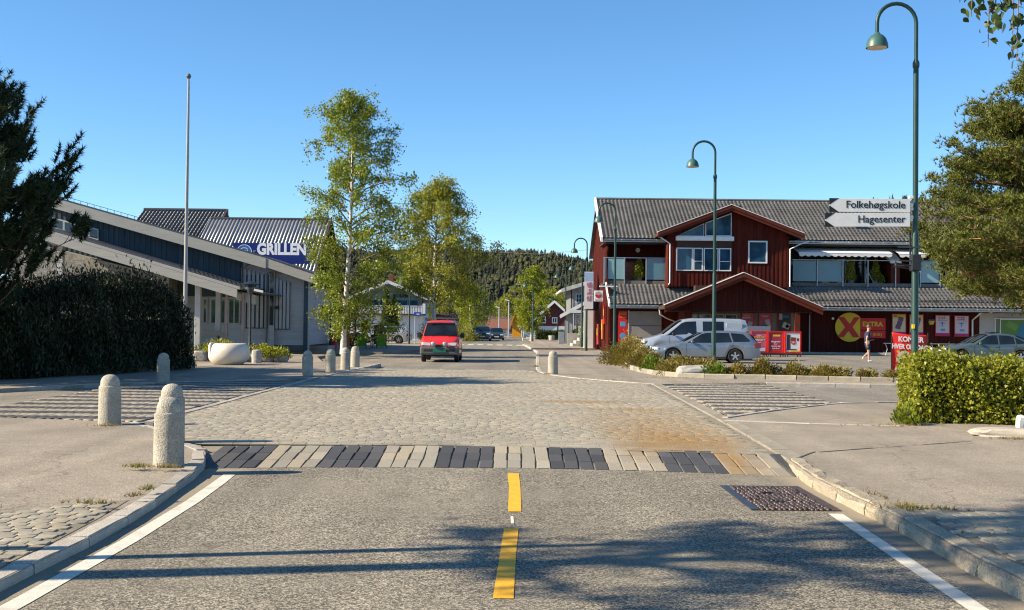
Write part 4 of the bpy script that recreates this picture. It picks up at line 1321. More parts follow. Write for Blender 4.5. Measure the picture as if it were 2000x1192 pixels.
# ------------------------------------------------------------------ wooded hills
def hill(name, label, yc, prof, depth_front, back, seed, n_trees, th, xr, ym=None):
    g = np.random.default_rng(seed)
    X = np.linspace(xr[0], xr[1], 90)
    T = np.linspace(0, 1, 26)
    def zf(x, t):
        return np.interp(x, prof[0], prof[1]) * np.clip(np.sin(t * math.pi / 2) ** 1.15, 0, 1) * (1 + 0.05 * np.sin(x * 0.02 + t * 9) + 0.04 * np.sin(x * 0.055 + 2 + t * 5))
    V, F = [], []
    for j, t in enumerate(T):
        for i, x in enumerate(X):
            V.append((x, yc - depth_front * (1 - t), zf(x, t) - 1))
    n = len(X)
    for j in range(len(T) - 1):
        for i in range(n - 1):
            F.append((j * n + i, j * n + i + 1, (j + 1) * n + i + 1, (j + 1) * n + i))
    o = np_mesh(name, V, F, mat('forest_floor', (0.05, 0.045, 0.025), 0.95, 0.4, 0.02, 0.3, 0.4, 0, pos=True), None, True)
    tag(o, kind='structure')
    x = g.uniform(xr[0], xr[1], n_trees)
    t = np.clip(g.random(n_trees) ** 0.8, 0.04, 1.0)
    t[:n_trees // 9] = g.uniform(0.965, 1.0, n_trees // 9)
    z = zf(x, t) - 1
    y = yc - depth_front * (1 - t)
    H = th * g.uniform(0.55, 1.25, n_trees)
    kind = g.random(n_trees)
    VV, FF = [], []
    b = 0
    out = {0: ([], []), 1: ([], []), 2: ([], [])}
    for i in range(n_trees):
        k = 0 if kind[i] < 0.55 else (1 if kind[i] < 0.85 else 2)
        Vl, Fl = out[k]
        base = len(Vl)
        h = H[i]
        if k < 2:
            rr0 = h * (0.17 if k == 0 else 0.24)
            tiers = ((0.06, 1.0), (0.3, 0.78), (0.52, 0.55), (0.72, 0.34)) if k == 0 else ((0.28, 0.75), (0.42, 1.0), (0.66, 0.8))
            top = (0.45, 0.66, 0.84, 1.0) if k == 0 else (0.62, 0.85, 0.97)
            for (z0t, rf), zt in zip(tiers, top):
                bb = len(Vl)
                m = 6
                a0 = g.random() * 6
                for q in range(m):
                    a = a0 + 6.283 * q / m
                    rq = rr0 * rf * g.uniform(0.6, 1.15)
                    Vl.append((x[i] + rq * math.cos(a), y[i] + rq * math.sin(a), z[i] + h * (z0t + g.uniform(-.03, .03))))
                Vl.append((x[i] + g.normal() * rr0 * .12, y[i], z[i] + h * zt))
                for q in range(m):
                    Fl.append((bb + q, bb + (q + 1) % m, bb + m))
        else:
            for c in range(3):
                bb = len(Vl)
                cx, cy, cz = x[i] + g.normal() * h * .15, y[i] + g.normal() * h * .15, z[i] + h * g.uniform(.35, .65)
                m = 6
                rq = h * 0.24
                Vl.append((cx, cy, cz - rq))
                for q in range(m):
                    a = 6.283 * q / m
                    r2 = rq * g.uniform(0.7, 1.2)
                    Vl.append((cx + r2 * math.cos(a), cy + r2 * math.sin(a), cz + g.normal() * rq * .2))
                Vl.append((cx, cy, cz + rq * 1.1))
                for q in range(m):
                    Fl.append((bb, bb + 1 + (q + 1) % m, bb + 1 + q))
                    Fl.append((bb + 1 + q, bb + 1 + (q + 1) % m, bb + m + 1))
    mats = (leaf_mat('far_spruce', (0.013, 0.021, 0.011), (0.029, 0.036, 0.016), 0.05, 0.8), leaf_mat('far_pine', (0.022, 0.027, 0.012), (0.042, 0.042, 0.018), 0.05, 0.8), leaf_mat('far_broadleaf', (0.036, 0.04, 0.013), (0.066, 0.063, 0.02), 0.1, 0.8))
    root = thing(label[0], label[1], 'forest', (0, 0, 0))
    root['kind'] = 'stuff'
    for k, nm in ((0, 'spruces'), (1, 'pines'), (2, 'broadleaves')):
        Vl, Fl = out[k]
        if Vl:
            oo = np_mesh(nm, np.array(Vl), np.array(Fl), mats[k], root)
            oo['kind'] = 'stuff'
hill('hill', ('hill_forest', 'dark pine and spruce forest covering the hill at the end of the street'), 1300,
     (np.array([-700, -330, -150, -60, 0, 60, 100, 200, 420, 900]), np.array([40, 64, 76, 77, 71, 64, 60, 56, 70, 60])), 640, 0, 5, 11000, 10.5, (-330, 330))
hill('hill', ('ridge_forest', 'row of spiky treetops on the ridge behind the shop roof'), 420,
     (np.array([60, 95, 120, 145, 160, 200]), np.array([18, 35, 41, 43, 45, 40])), 130, 0, 8, 700, 8, (75, 200))
# ------------------------------------------------------------------ building helpers
def part(mb, name, m, root, **kw):
    """mesh given in world coordinates, hung under an unrotated root"""
    o = mb.build(name, m, root, **kw)
    o.location = -Vector(root.location) if root.parent is None else Vector((0, 0, 0))
    return o

def vclad(name, m, root, axis, a0, a1, zb, zt, pos, out, board=0.26, cover=0.13, dep=0.025):
    """vertical board cladding: backing with proud cover boards. zb/zt may be functions along the wall"""
    fb = zb if callable(zb) else (lambda a: zb)
    ft = zt if callable(zt) else (lambda a: zt)
    mb = MB()
    n = max(1, int((a1 - a0) / board))
    st = (a1 - a0) / n
    def P(a, d, z): return (a, pos + out * d, z) if axis == 'x' else (pos + out * d, a, z)
    for i in range(n):
        u, v = a0 + i * st, a0 + (i + 1) * st
        mb.hexa([P(u, 0, fb(u)), P(v, 0, fb(v)), P(v, -0.08, fb(v)), P(u, -0.08, fb(u))], [P(u, 0, ft(u)), P(v, 0, ft(v)), P(v, -0.08, ft(v)), P(u, -0.08, ft(u))])
        c = (u + v) / 2
        u2, v2 = c - cover / 2, c + cover / 2
        if ft(u2) > fb(u2) + 0.02:
            mb.hexa([P(u2, dep, fb(u2)), P(v2, dep, fb(v2)), P(v2, 0.001, fb(v2)), P(u2, 0.001, fb(u2))], [P(u2, dep, ft(u2)), P(v2, dep, ft(v2)), P(v2, 0.001, ft(v2)), P(u2, 0.001, ft(u2))])
    o = part(mb, name, m, root)
    o['kind'] = 'stuff'
    return o

def hclad(name, m, root, axis, a0, a1, z0, z1, pos, out, board=0.14, top=None):
    """lapped horizontal weatherboards"""
    mb = MB()
    def P(a, d, z): return (a, pos + out * d, z) if axis == 'x' else (pos + out * d, a, z)
    n = int((z1 - z0) / board)
    for i in range(n):
        za, zb2 = z0 + i * board, z0 + (i + 1) * board
        e1 = a1
        if top:
            while e1 > a0 + 0.2 and top(e1) < zb2: e1 -= 0.2
            if top(a0) < zb2: break
        mb.hexa([P(a0, 0.03, za), P(e1, 0.03, za), P(e1, -0.05, za), P(a0, -0.05, za)], [P(a0, 0.004, zb2), P(e1, 0.004, zb2), P(e1, -0.05, zb2), P(a0, -0.05, zb2)])
    o = part(mb, name, m, root)
    o['kind'] = 'stuff'
    return o

def tile_roof(name, m, root, x0, x1, e, r, per=0.26, row=0.42, amp=0.026, step=0.075, ns=6, thick=0.12, clip=None):
    """pantiles: e = (y, z) at the eave, r = (y, z) at the ridge; waves across, steps up the slope"""
    e, r = np.array(e, float), np.array(r, float)
    L = np.linalg.norm(r - e)
    u = (r - e) / L
    nrm = np.array([-u[1], u[0]])
    if nrm[1] < 0: nrm = -nrm
    cols = max(1, int((x1 - x0) / per))
    X = np.linspace(x0, x1, cols * ns + 1)
    ph = (X - x0) / per * 2 * math.pi
    wv = amp * (np.sin(ph) + 0.35 * np.sin(2 * ph + 0.6))
    rows = max(1, int(round(L / row)))
    V, F = [], []
    k = len(X)
    for i in range(rows):
        for t, o in ((i / rows, step), ((i + 1) / rows, 0.0)):
            c = e + u * L * t
            yy = c[0] + nrm[0] * (wv + o)
            zz = c[1] + nrm[1] * (wv + o)
            V.append(np.stack([X, yy, zz], 1))
    V = np.concatenate(V)
    nr = rows * 2
    idx = np.arange(k - 1)
    for j in range(nr - 1):
        F.append(np.stack([j * k + idx, j * k + idx + 1, (j + 1) * k + idx + 1, (j + 1) * k + idx], 1))
    F = np.concatenate(F)
    if clip is not None:
        cen = V[F].mean(1)
        F = F[clip(cen)]
    o = np_mesh(name, V, F, m, root)
    o.location = -Vector(root.location)
    o['kind'] = 'stuff'
    mb = MB()
    a, b = e - nrm * thick, r - nrm * thick
    e2, r2 = e - nrm * 0.045, r - nrm * 0.045
    if clip is None:
        part(mb.hexa([(x0, a[0], a[1]), (x1, a[0], a[1]), (x1, b[0], b[1]), (x0, b[0], b[1])], [(x0, e2[0], e2[1]), (x1, e2[0], e2[1]), (x1, r2[0], r2[1]), (x0, r2[0], r2[1])]), 'roof_deck', TRIMD, root)
    return o

def window(root, x0, x1, z0, z1, y, fm, gm, bars=(), hbars=(), fw=0.07, out=-1, axis='x', name='window', dep=0.06):
    """framed window: the frame is the part, its panes are sub-parts"""
    def bx(mb, a0, a1, d0, d1, c0, c1):
        d0, d1 = sorted((y + out * d0, y + out * d1))
        return mb.box(a0, a1, d0, d1, c0, c1) if axis == 'x' else mb.box(d0, d1, a0, a1, c0, c1)
    mb = MB()
    bx(mb, x0, x0 + fw, -0.02, dep, z0, z1)
    bx(mb, x1 - fw, x1, -0.02, dep, z0, z1)
    bx(mb, x0 + fw, x1 - fw, -0.02, dep - 0.003, z0, z0 + fw)
    bx(mb, x0 + fw, x1 - fw, -0.02, dep - 0.003, z1 - fw, z1)
    for b in bars: bx(mb, x0 + (x1 - x0) * b - fw * 0.4, x0 + (x1 - x0) * b + fw * 0.4, -0.02, dep - 0.006, z0 + fw, z1 - fw)
    for b in hbars: bx(mb, x0 + fw, x1 - fw, -0.02, dep - 0.009, z0 + (z1 - z0) * b - fw * 0.3, z0 + (z1 - z0) * b + fw * 0.3)
    f = part(mb, name, fm, root)
    xs = [x0] + [x0 + (x1 - x0) * b for b in bars] + [x1]
    for p, q in zip(xs, xs[1:]):
        bx(MB_ := MB(), p + fw * 0.35, q - fw * 0.35, 0.0, 0.02, z0 + fw * 0.5, z1 - fw * 0.5)
        o = MB_.build('pane', gm, f)
    return f

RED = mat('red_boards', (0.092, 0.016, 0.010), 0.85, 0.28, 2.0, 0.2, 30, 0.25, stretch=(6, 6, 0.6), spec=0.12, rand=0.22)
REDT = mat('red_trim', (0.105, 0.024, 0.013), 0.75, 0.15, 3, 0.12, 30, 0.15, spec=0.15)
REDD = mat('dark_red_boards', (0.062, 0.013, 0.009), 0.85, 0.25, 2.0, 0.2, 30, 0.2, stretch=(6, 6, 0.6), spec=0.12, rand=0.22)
TRIMD = mat('dark_timber', (0.05, 0.03, 0.022), 0.8, 0.2, 4)
WHITE = mat('white_paint', (0.74, 0.73, 0.70), 0.55, 0.06, 3, 0.05, 40, 0.05)
GREYW = mat('grey_paint', (0.37, 0.35, 0.305), 0.7, 0.1, 2, 0.12, 30, 0.2, stretch=(0.6, 6, 6))
GREYD = mat('shade_blue_boards', (0.055, 0.085, 0.105), 0.75, 0.12, 2, 0.12, 30, 0.2, stretch=(6, 6, 0.6), rand=0.15)  # blue shade on the grey boards is put into this colour
SIDING = mat('pale_siding', (0.47, 0.45, 0.455), 0.7, 0.1, 2, 0.1, 30, 0.15, stretch=(0.5, 5, 5), rand=0.06)
TILE = mat('concrete_tile', (0.108, 0.101, 0.094), 0.6, 0.32, 0.9, 0.25, 9, 0.25, spec=0.45)
TILEB = mat('black_tile', (0.05, 0.052, 0.058), 0.38, 0.2, 1.2, 0.15, 40, 0.15, spec=0.6)
CORR = mat('corrugated_steel', (0.24, 0.24, 0.25), 0.4, 0.12, 1.2, 0.1, 30, 0.05, metal=0.35, spec=0.7)
GUTT = mat('zinc_gutter', (0.36, 0.38, 0.41), 0.35, 0.12, 3, 0.06, 40, 0.03, metal=0.7)
PLAST = mat('beige_render', (0.30, 0.265, 0.215), 0.85, 0.12, 1.5, 0.1, 60, 0.2)
SHUT = mat('shutter_grey', (0.27, 0.25, 0.22), 0.6, 0.08, 2)
CONC = mat('concrete', (0.38, 0.355, 0.32), 0.9, 0.15, 2, 0.15, 50, 0.3)
GLASS = glass_mat('window_glass')
GLASSB = glass_mat('window_glass_sky', (0.018, 0.06, 0.10), 0.05, 0.4)  # reflected sky is painted in as a blue base colour
FROST = mat('frosted_glass', (0.09, 0.20, 0.25), 0.22, 0.06, 1.5, 0.02, 30, 0, spec=0.8)
FROSTL = mat('frosted_glass_pale', (0.22, 0.36, 0.38), 0.25, 0.06, 1.5, 0.02, 30, 0, spec=0.7)
DARKIN = mat('dark_interior', (0.018, 0.017, 0.017), 0.9, 0.3, 2)
AWN = mat('awning_cloth', (0.70, 0.68, 0.64), 0.85, 0.05, 3)

# ------------------------------------------------------------------ the red shop
shop = thing('shop_building', 'long dark red boarded shop with grey tiled roof, gabled dormer and porch', 'building', (6.1, 73.5, S))
GW_X0, GW_X1 = 6.15, 46.0
# walls
vclad('wall', RED, shop, 'x', 6.15, 11.0, S, 3.3, 73.6, -1)
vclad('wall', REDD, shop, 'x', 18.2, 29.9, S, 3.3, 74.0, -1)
part(MB().box(29.9, 46, 73.98, 74.2, S, 3.3), 'wall_panel', mat('pale_panel', (0.42, 0.40, 0.375), 0.8, 0.06, 1.2), shop)
part(MB().box(11.0, 18.2, 74.0, 74.2, S, 3.6), 'porch_wall', PLAST, shop)
part(MB().box(10.9, 11.0, 70.5, 74.2, S, 3.6), 'porch_wall', RED, shop)
vclad('gable_wall', RED, shop, 'y', 73.55, 88.0, S, lambda a: 4.3 if a < 75.2 else (min(10.45, 7.2 + (a - 75.2) * 0.52) if a < 81.3 else 10.45 - (a - 81.3) * 0.42), 6.15, -1)
# upper floor walls, set back behind the balconies
vclad('upper_wall', RED, shop, 'x', 6.15, 10.2, 4.4, 7.6, 77.2, -1)
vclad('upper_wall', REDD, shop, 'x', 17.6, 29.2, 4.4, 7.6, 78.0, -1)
vclad('upper_wall', RED, shop, 'x', 29.2, 46.0, 4.2, 7.6, 75.0, -1)
# main roof
tile_roof('roof_tiles', TILE, shop, 5.85, 46.5, (75.0, 7.45), (81.3, 10.68))
part(MB().hexa([(5.85, 81.3, 10.56), (46.5, 81.3, 10.56), (46.5, 88.5, 6.9), (5.85, 88.5, 6.9)], [(5.85, 81.3, 10.7), (46.5, 81.3, 10.7), (46.5, 88.5, 7.05), (5.85, 88.5, 7.05)]), 'rear_roof', TILE, shop)
part(MB().tube([(5.85, 81.3, 10.72), (46.5, 81.3, 10.72)], 0.1, 8), 'ridge', TILE, shop)
part(MB().hexa([(5.7, 74.9, 7.22), (5.84, 74.9, 7.22), (5.84, 81.3, 10.5), (5.7, 81.3, 10.5)], [(5.7, 74.9, 7.52), (5.84, 74.9, 7.52), (5.84, 81.3, 10.82), (5.7, 81.3, 10.82)]), 'verge_board', WHITE, shop)
part(MB().box(5.9, 46.4, 75.15, 78.6, 7.12, 7.2), 'soffit', TRIMD, shop)
part(MB().box(22.4, 22.75, 76.6, 77.1, 8.75, 9.15), 'roof_vent', BLACKM, shop)
part(MB().hexa([(14.9, 76.9, 8.9), (15.3, 76.9, 8.9), (15.3, 77.3, 8.9), (14.9, 77.3, 8.9)], [(15.0, 77.0, 9.9), (15.2, 77.0, 9.9), (15.2, 77.2, 9.9), (15.0, 77.2, 9.9)]), 'roof_vent', BLACKM, shop)

def gutter(x0, x1, y, z, root, step=0.75, r=0.085):
    mb = MB()
    n = 7
    for a, b in ((x0, x1),):
        vs, fs = [], []
        for xx in (a, b):
            for k in range(n):
                t = math.pi * k / (n - 1)
                vs.append((xx, y - r * math.cos(t), z - r * math.sin(t)))
            for k in reversed(range(n)):
                t = math.pi * k / (n - 1)
                vs.append((xx, y - (r - 0.012) * math.cos(t), z - (r - 0.012) * math.sin(t)))
        m2 = 2 * n
        for k in range(m2): fs.append((k, (k + 1) % m2, m2 + (k + 1) % m2, m2 + k))
        fs += [tuple(range(m2)), tuple(reversed(range(m2, 2 * m2)))]
        mb.add(vs, fs)
    g = part(mb, 'gutter', GUTT, root, smooth=50)
    mb = MB()
    q = x0 + 0.4
    while q < x1:
        mb.box(q - 0.012, q + 0.012, y - r - 0.008, y - r - 0.002, z - 0.06, z + 0.02)
        q += step
    o = mb.build('brackets', WHITE, g)
    o['kind'] = 'stuff'
    part(MB().box(x0, x1, y + r + 0.01, y + r + 0.04, z - 0.16, z + 0.05), 'fascia_board', GUTT, root)
def pipe(pts, root, r=0.045, m=None, name='downpipe'):
    return part(MB().tube(pts, r, 8), name, m or WHITE, root, smooth=50)
gutter(5.9, 10.0, 74.9, 7.39, shop)
gutter(17.6, 40.0, 74.9, 7.39, shop)

# lower roof over the ground floor
LE, LR = (72.5, 3.12), (75.25, 4.52)
tile_roof('roof_tiles', TILE, shop, 6.15, 11.6, LE, LR)
tile_roof('roof_tiles', TILE, shop, 16.2, 46, LE, LR)
part(MB().box(11.6, 16.2, 73.2, 75.2, 3.3, 4.4), 'porch_upstand', TRIMD, shop)
part(MB().hexa([(6.05, 72.4, 2.95), (6.145, 72.4, 2.95), (6.145, 75.3, 4.42), (6.05, 75.3, 4.42)], [(6.05, 72.4, 3.2), (6.145, 72.4, 3.2), (6.145, 75.3, 4.66), (6.05, 75.3, 4.66)]), 'verge_board', WHITE, shop)
part(MB().box(5.55, 6.7, 73.5, 73.7, 4.25, 4.33), 'verge_capping', WHITE, shop)
part(MB().box(6.2, 10.0, 72.6, 73.6, 2.86, 2.92), 'soffit', TRIMD, shop)
part(MB().box(18.4, 46, 72.6, 74, 2.86, 2.92), 'soffit', TRIMD, shop)
gutter(6.15, 9.2, 72.36, 3.06, shop)
gutter(18.6, 46, 72.36, 3.06, shop, 0.72)
# snow guard rail on the lower roof
mb = MB()
mb.tube([(18.7, 73.1, 3.62), (45, 73.1, 3.62)], 0.018, 5)
mb.tube([(18.7, 73.08, 3.53), (45, 73.08, 3.53)], 0.018, 5)
xx = 18.9
while xx < 45:
    mb.bar((xx, 73.25, 3.45), (xx, 73.08, 3.7), 0.03, 0.05)
    xx += 0.72
part(mb, 'snow_guard', BLACKM, shop)

# gabled dormer
AP = (13.85, 9.5)
dl, dr_ = (9.2, 7.72), (18.5, 7.72)
def gz(x, ap=AP, l=dl, rr=dr_): return ap[1] - (ap[0] - x) * (ap[1] - l[1]) / (ap[0] - l[0]) if x < ap[0] else ap[1] - (x - ap[0]) * (ap[1] - rr[1]) / (rr[0] - ap[0])
vclad('dormer_wall', RED, shop, 'x', 10.05, 17.55, 4.35, lambda a: gz(a) - 0.28, 73.95, -1)
part(MB().box(9.95, 10.05, 73.9, 77.4, 4.3, 7.6), 'dormer_side', RED, shop)
part(MB().box(17.55, 17.65, 73.9, 78.2, 4.3, 7.6), 'dormer_side', RED, shop)
def gable_roof(l, ap, r, y0, y1, thick, m, root, bm, bt=0.36, cap=WHITE):
    for a, b in ((l, ap), (r, ap)):
        part(MB().hexa([(a[0], y0, a[1] - thick), (b[0], y0, b[1] - thick), (b[0], y1, b[1] - thick), (a[0], y1, a[1] - thick)], [(a[0], y0, a[1]), (b[0], y0, b[1]), (b[0], y1, b[1]), (a[0], y1, a[1])]), 'gable_roof', m, root)
        part(MB().hexa([(a[0], y0 - 0.045, a[1] - bt), (b[0], y0 - 0.045, b[1] - bt), (b[0], y0 - 0.003, b[1] - bt), (a[0], y0 - 0.003, a[1] - bt)], [(a[0], y0 - 0.045, a[1] + 0.02), (b[0], y0 - 0.045, b[1] + 0.02), (b[0], y0 - 0.003, b[1] + 0.02), (a[0], y0 - 0.003, a[1] + 0.02)]), 'barge_board', bm, root)
        part(MB().hexa([(a[0], y0 - 0.09, a[1] - bt * 0.5), (b[0], y0 - 0.09, b[1] - bt * 0.5), (b[0], y0 - 0.048, b[1] - bt * 0.5), (a[0], y0 - 0.048, a[1] - bt * 0.5)], [(a[0], y0 - 0.09, a[1] + 0.03), (b[0], y0 - 0.09, b[1] + 0.03), (b[0], y0 - 0.048, b[1] + 0.03), (a[0], y0 - 0.048, a[1] + 0.03)]), 'barge_board', bm, root)
        part(MB().hexa([(a[0], y0 - 0.11, a[1] + 0.035), (b[0], y0 - 0.11, b[1] + 0.035), (b[0], y0 + 0.3, b[1] + 0.035), (a[0], y0 + 0.3, a[1] + 0.035)], [(a[0], y0 - 0.11, a[1] + 0.075), (b[0], y0 - 0.11, b[1] + 0.075), (b[0], y0 + 0.3, b[1] + 0.075), (a[0], y0 + 0.3, a[1] + 0.075)]), 'verge_flashing', cap, root)
gable_roof(dl, AP, dr_, 73.25, 78.6, 0.2, TRIMD, shop, REDT)
# dormer glazing
WX = lambda px: (px - 1000) / 30.55
WZ = lambda py: (641.6 - py) / 30.55 + 1.7
def poly_window(pts, y, root):
    c = np.mean(np.array(pts), 0)
    f = part(MB().prism(pts, y - 0.05, y + 0.01, 'Y'), 'window', WHITE, root)
    inn = [(c[0] + (p[0] - c[0]) * 0.94, c[1] + (p[1] - c[1]) * 0.9) for p in pts]
    o = MB().prism(inn, y - 0.058, y - 0.051, 'Y').build('pane', GLASSB, f)
poly_window([(WX(1321), WZ(462)), (WX(1373.5), WZ(462)), (WX(1373.5), WZ(437))], 73.9, shop)
poly_window([(WX(1376), WZ(462)), (WX(1427), WZ(462)), (WX(1427), WZ(416)), (WX(1376), WZ(436))], 73.9, shop)
part(MB().box(WX(1318), WX(1431), 73.62, 73.9, WZ(471.5), WZ(462.6)), 'awning_box', WHITE, shop, bevel=0.03)
part(MB().box(WX(1321), WX(1427), 73.86, 73.92, WZ(484), WZ(472)), 'blind', TRIMD, shop)
window(shop, WX(1320), WX(1352), WZ(530), WZ(485), 73.93, WHITE, GLASSB, fw=0.06)
window(shop, WX(1353), WX(1372), WZ(530), WZ(485), 73.93, WHITE, GLASSB, hbars=(0.42,), fw=0.07)
window(shop, WX(1373.5), WX(1402), WZ(530), WZ(485), 73.93, WHITE, GLASSB, fw=0.06)
window(shop, WX(1403), WX(1427), WZ(530), WZ(485), 73.93, WHITE, GLASSB, hbars=(0.42,), fw=0.07)
window(shop, WX(1460), WX(1497.5), WZ(514), WZ(470), 73.93, WHITE, GLASSB, fw=0.09)
pipe([(9.35, 73.7, 7.5), (9.6, 73.7, 7.35), (10.05, 73.75, 7.05), (10.05, 73.75, 4.55), (9.95, 73.7, 4.45)], shop)
pipe([(18.9, 73.85, 7.3), (18.4, 73.75, 7.15), (17.72, 73.8, 6.8), (17.72, 73.8, 4.4)], shop)

# porch gable
PA = (13.9, 5.02)
pl, pr = (9.15, 3.02), (18.68, 2.98)
gable_roof(pl, PA, pr, 69.5, 74.2, 0.2, TRIMD, shop, REDT, 0.42)
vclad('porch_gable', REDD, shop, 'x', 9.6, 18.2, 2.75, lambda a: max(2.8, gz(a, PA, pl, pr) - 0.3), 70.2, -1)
part(MB().box(9.6, 18.2, 70.2, 74.0, 2.72, 2.78), 'porch_ceiling', TRIMD, shop)
for xx in (10.3, 17.3):
    part(MB().box(xx - 0.16, xx + 0.16, 70.05, 70.37, S + 0.18, 2.75), 'post', REDT, shop, bevel=0.012)
    part(MB().box(xx - 0.24, xx + 0.24, 69.95, 70.47, S, S + 0.18), 'post_base', CONC, shop, bevel=0.02)
pipe([(9.2, 72.3, 2.95), (9.25, 72.3, 2.55), (9.7, 72.6, 2.3), (10.6, 73.3, 2.0)], shop)
pipe([(18.95, 73.2, 2.9), (19.0, 73.85, 2.6), (19.0, 73.85, S)], shop, 0.05, GUTT)
pipe([(29.65, 72.9, 2.95), (29.5, 73.5, 2.6), (29.4, 73.85, 2.4), (29.4, 73.85, S)], shop, 0.055, WHITE)
# sliding doors
DOORF = mat('door_frame_cream', (0.48, 0.44, 0.36), 0.5, 0.06, 3)
for i in range(4):
    window(shop, 11.1 + i * 0.83, 11.9 + i * 0.83, S, 2.62, 73.95, DOORF, GLASS, fw=0.08, name='door')
# garage shutter and plinth
sh = part(MB().box(7.45, 9.5, 73.45, 73.55, S, 2.72), 'shutter', SHUT, shop)
for z in (0.95, 1.8): part(MB().box(7.47, 9.48, 73.44, 73.449, z, z + 0.03), 'shutter_seam', TRIMD, shop)
part(MB().box(7.38, 7.45, 73.42, 73.56, S, 2.78), 'shutter_frame', DOORF, shop)
part(MB().box(18.3, 29.8, 72.9, 73.98, S, S + 0.14), 'plinth', CONC, shop, bevel=0.02)
wn = window(shop, 30.85, 36.0, 0.7, 2.55, 73.95, WHITE, glass_mat('shop_window', (0.03, 0.05, 0.02), 0.1), fw=0.05)

# balconies
def balcony(x0, x1, posts, panels, root):
    part(MB().box(x0, x1, 75.3, 78.0, 4.42, 4.6), 'balcony_floor', TRIMD, root)
    part(MB().box(x0, x1, 75.28, 75.36, 4.5, 4.74), 'balcony_edge', mat('weathered_timber', (0.16, 0.14, 0.12), 0.8, 0.15, 3), root)
    part(MB().box(x0, x1, 75.27, 75.34, 6.2, 6.25), 'handrail', GALV, root)
    for p in posts: part(MB().box(p - 0.03, p + 0.03, 75.2, 75.27, 4.5, 6.23), 'railing_post', GALV, root)
    for a, b, m in panels: part(MB().box(a, b, 75.29, 75.31, 4.82, 6.17), 'glass_panel', m, root)
BX = lambda px: (px - 1000) / 30.0
balcony(BX(1178), BX(1308), [BX(q) for q in (1179, 1219, 1261, 1307)], [(BX(1181), BX(1218), FROSTL), (BX(1263), BX(1306), FROST)], shop)
balcony(BX(1547), BX(1880), [BX(q) for q in (1595, 1645, 1694, 1748, 1796, 1835, 1876)], [(BX(1548), BX(1593.5), FROST), (BX(1597), BX(1643), FROST), (BX(1797.5), BX(1833), FROSTL)], shop)
# dark glazed balcony front
for i in range(6):
    a = 18.4 + i * 1.05
    window(shop, a, a + 0.98, 4.65, 7.0, 77.9, mat('brown_frame', (0.12, 0.09, 0.07), 0.6), GLASS, fw=0.06)
# sloping wing wall with white capping
part(MB().prism([(76.2 - 0.9, 4.6), (77.9, 4.6), (77.9, 7.1), (76.9, 7.1), (75.3, 6.1)], BX(1740), BX(1757), 'X'), 'wing_wall', REDT, shop)
part(MB().hexa([(BX(1738), 75.2, 6.05), (BX(1759), 75.2, 6.05), (BX(1749), 76.95, 7.16), (BX(1728), 76.95, 7.16)], [(BX(1738), 75.2, 6.22), (BX(1759), 75.2, 6.22), (BX(1749), 76.95, 7.33), (BX(1728), 76.95, 7.33)]), 'capping', WHITE, shop)
# round lamp on the upper wall, small wall lamp below
part(MB().lathe([(0.13, 0), (0.16, 0.03), (0.15, 0.1), (0.02, 0.13)], 14, (8.35, 77.02, 6.85), 'Y'), 'wall_lamp', WHITE, shop, smooth=40)
part(MB().lathe([(0.08, 0), (0.09, 0.03), (0.02, 0.08)], 10, (20.5, 73.86, 2.4), 'Y'), 'wall_lamp', WHITE, shop, smooth=40)
part(MB().hexa([(26.66, 73.75, 2.08), (26.86, 73.75, 2.08), (26.86, 73.95, 2.08), (26.66, 73.95, 2.08)], [(26.58, 73.7, 2.32), (26.94, 73.7, 2.32), (26.94, 73.95, 2.32), (26.58, 73.95, 2.32)]), 'post_box', mat('box_yellow', (0.55, 0.38, 0.03), 0.5), shop)
part(MB().box(26.56, 26.96, 73.68, 73.95, 2.325, 2.42), 'post_box_lid', mat('box_blue', (0.03, 0.05, 0.15), 0.5), shop)

# awnings (each its own thing, hung on the balcony front)
def awning(x0, x1, lab):
    t = thing('awning', lab, 'awning', (x0, 76.6, 6.42), 0, 'white scalloped awnings')
    w_ = x1 - x0
    MB().hexa([(0, -2.2, 0.22), (w_, -2.2, 0.22), (w_, 0, 0.72), (0, 0, 0.72)], [(0, -2.2, 0.235), (w_, -2.2, 0.235), (w_, 0, 0.735), (0, 0, 0.735)]).build('canopy', AWN, t)
    MB().tube([(0, -2.2, 0.2), (w_, -2.2, 0.2)], 0.04, 8).build('front_bar', WHITE, t)
    n = max(2, int(w_ / 0.42))
    pts = [(0, 0.19)]
    for i in range(n):
        for k in range(1, 7):
            a = math.pi * k / 6
            pts.append(((i + k / 6) * w_ / n, 0.05 - 0.09 * math.sin(a)))
    pts += [(w_, 0.19)]
    MB().prism(pts, -2.225, -2.215, 'Y').build('valance', AWN, t)
awning(BX(1552), BX(1733), 'long white awning with scalloped edge over the upper balcony')
awning(BX(1740) + 0.2, BX(1800) , 'short white scalloped awning beyond the sloping white capping on the balcony')

# ------------------------------------------------------------------ signs and posters of the shop
YEL = mat('sign_yellow', (0.72, 0.47, 0.01), 0.45, 0.05, 3)
SRED = mat('sign_red', (0.55, 0.012, 0.015), 0.45, 0.05, 3)
t = thing('shop_sign', 'round yellow sign with big red X and red EXTRA board on the shop wall', 'sign', (21.55, 73.82, 1.86))
pts = []
for k in range(48):
    a = 2 * math.pi * k / 48
    pts.append((min(0.66, 0.93 * math.cos(a)), 0.93 * math.sin(a)))
MB().prism(pts, -0.04, 0.04, 'Y').build('disc', YEL, t)
MB().prism([(-0.76, 0.64), (-0.36, 0.64), (0.0, 0.2), (0.26, 0.64), (0.63, 0.64), (0.17, 0.02), (0.63, -0.64), (0.2, -0.64), (-0.08, -0.24), (-0.4, -0.64), (-0.8, -0.64), (-0.3, 0.0)], -0.06, -0.042, 'Y').build('cross', SRED, t)
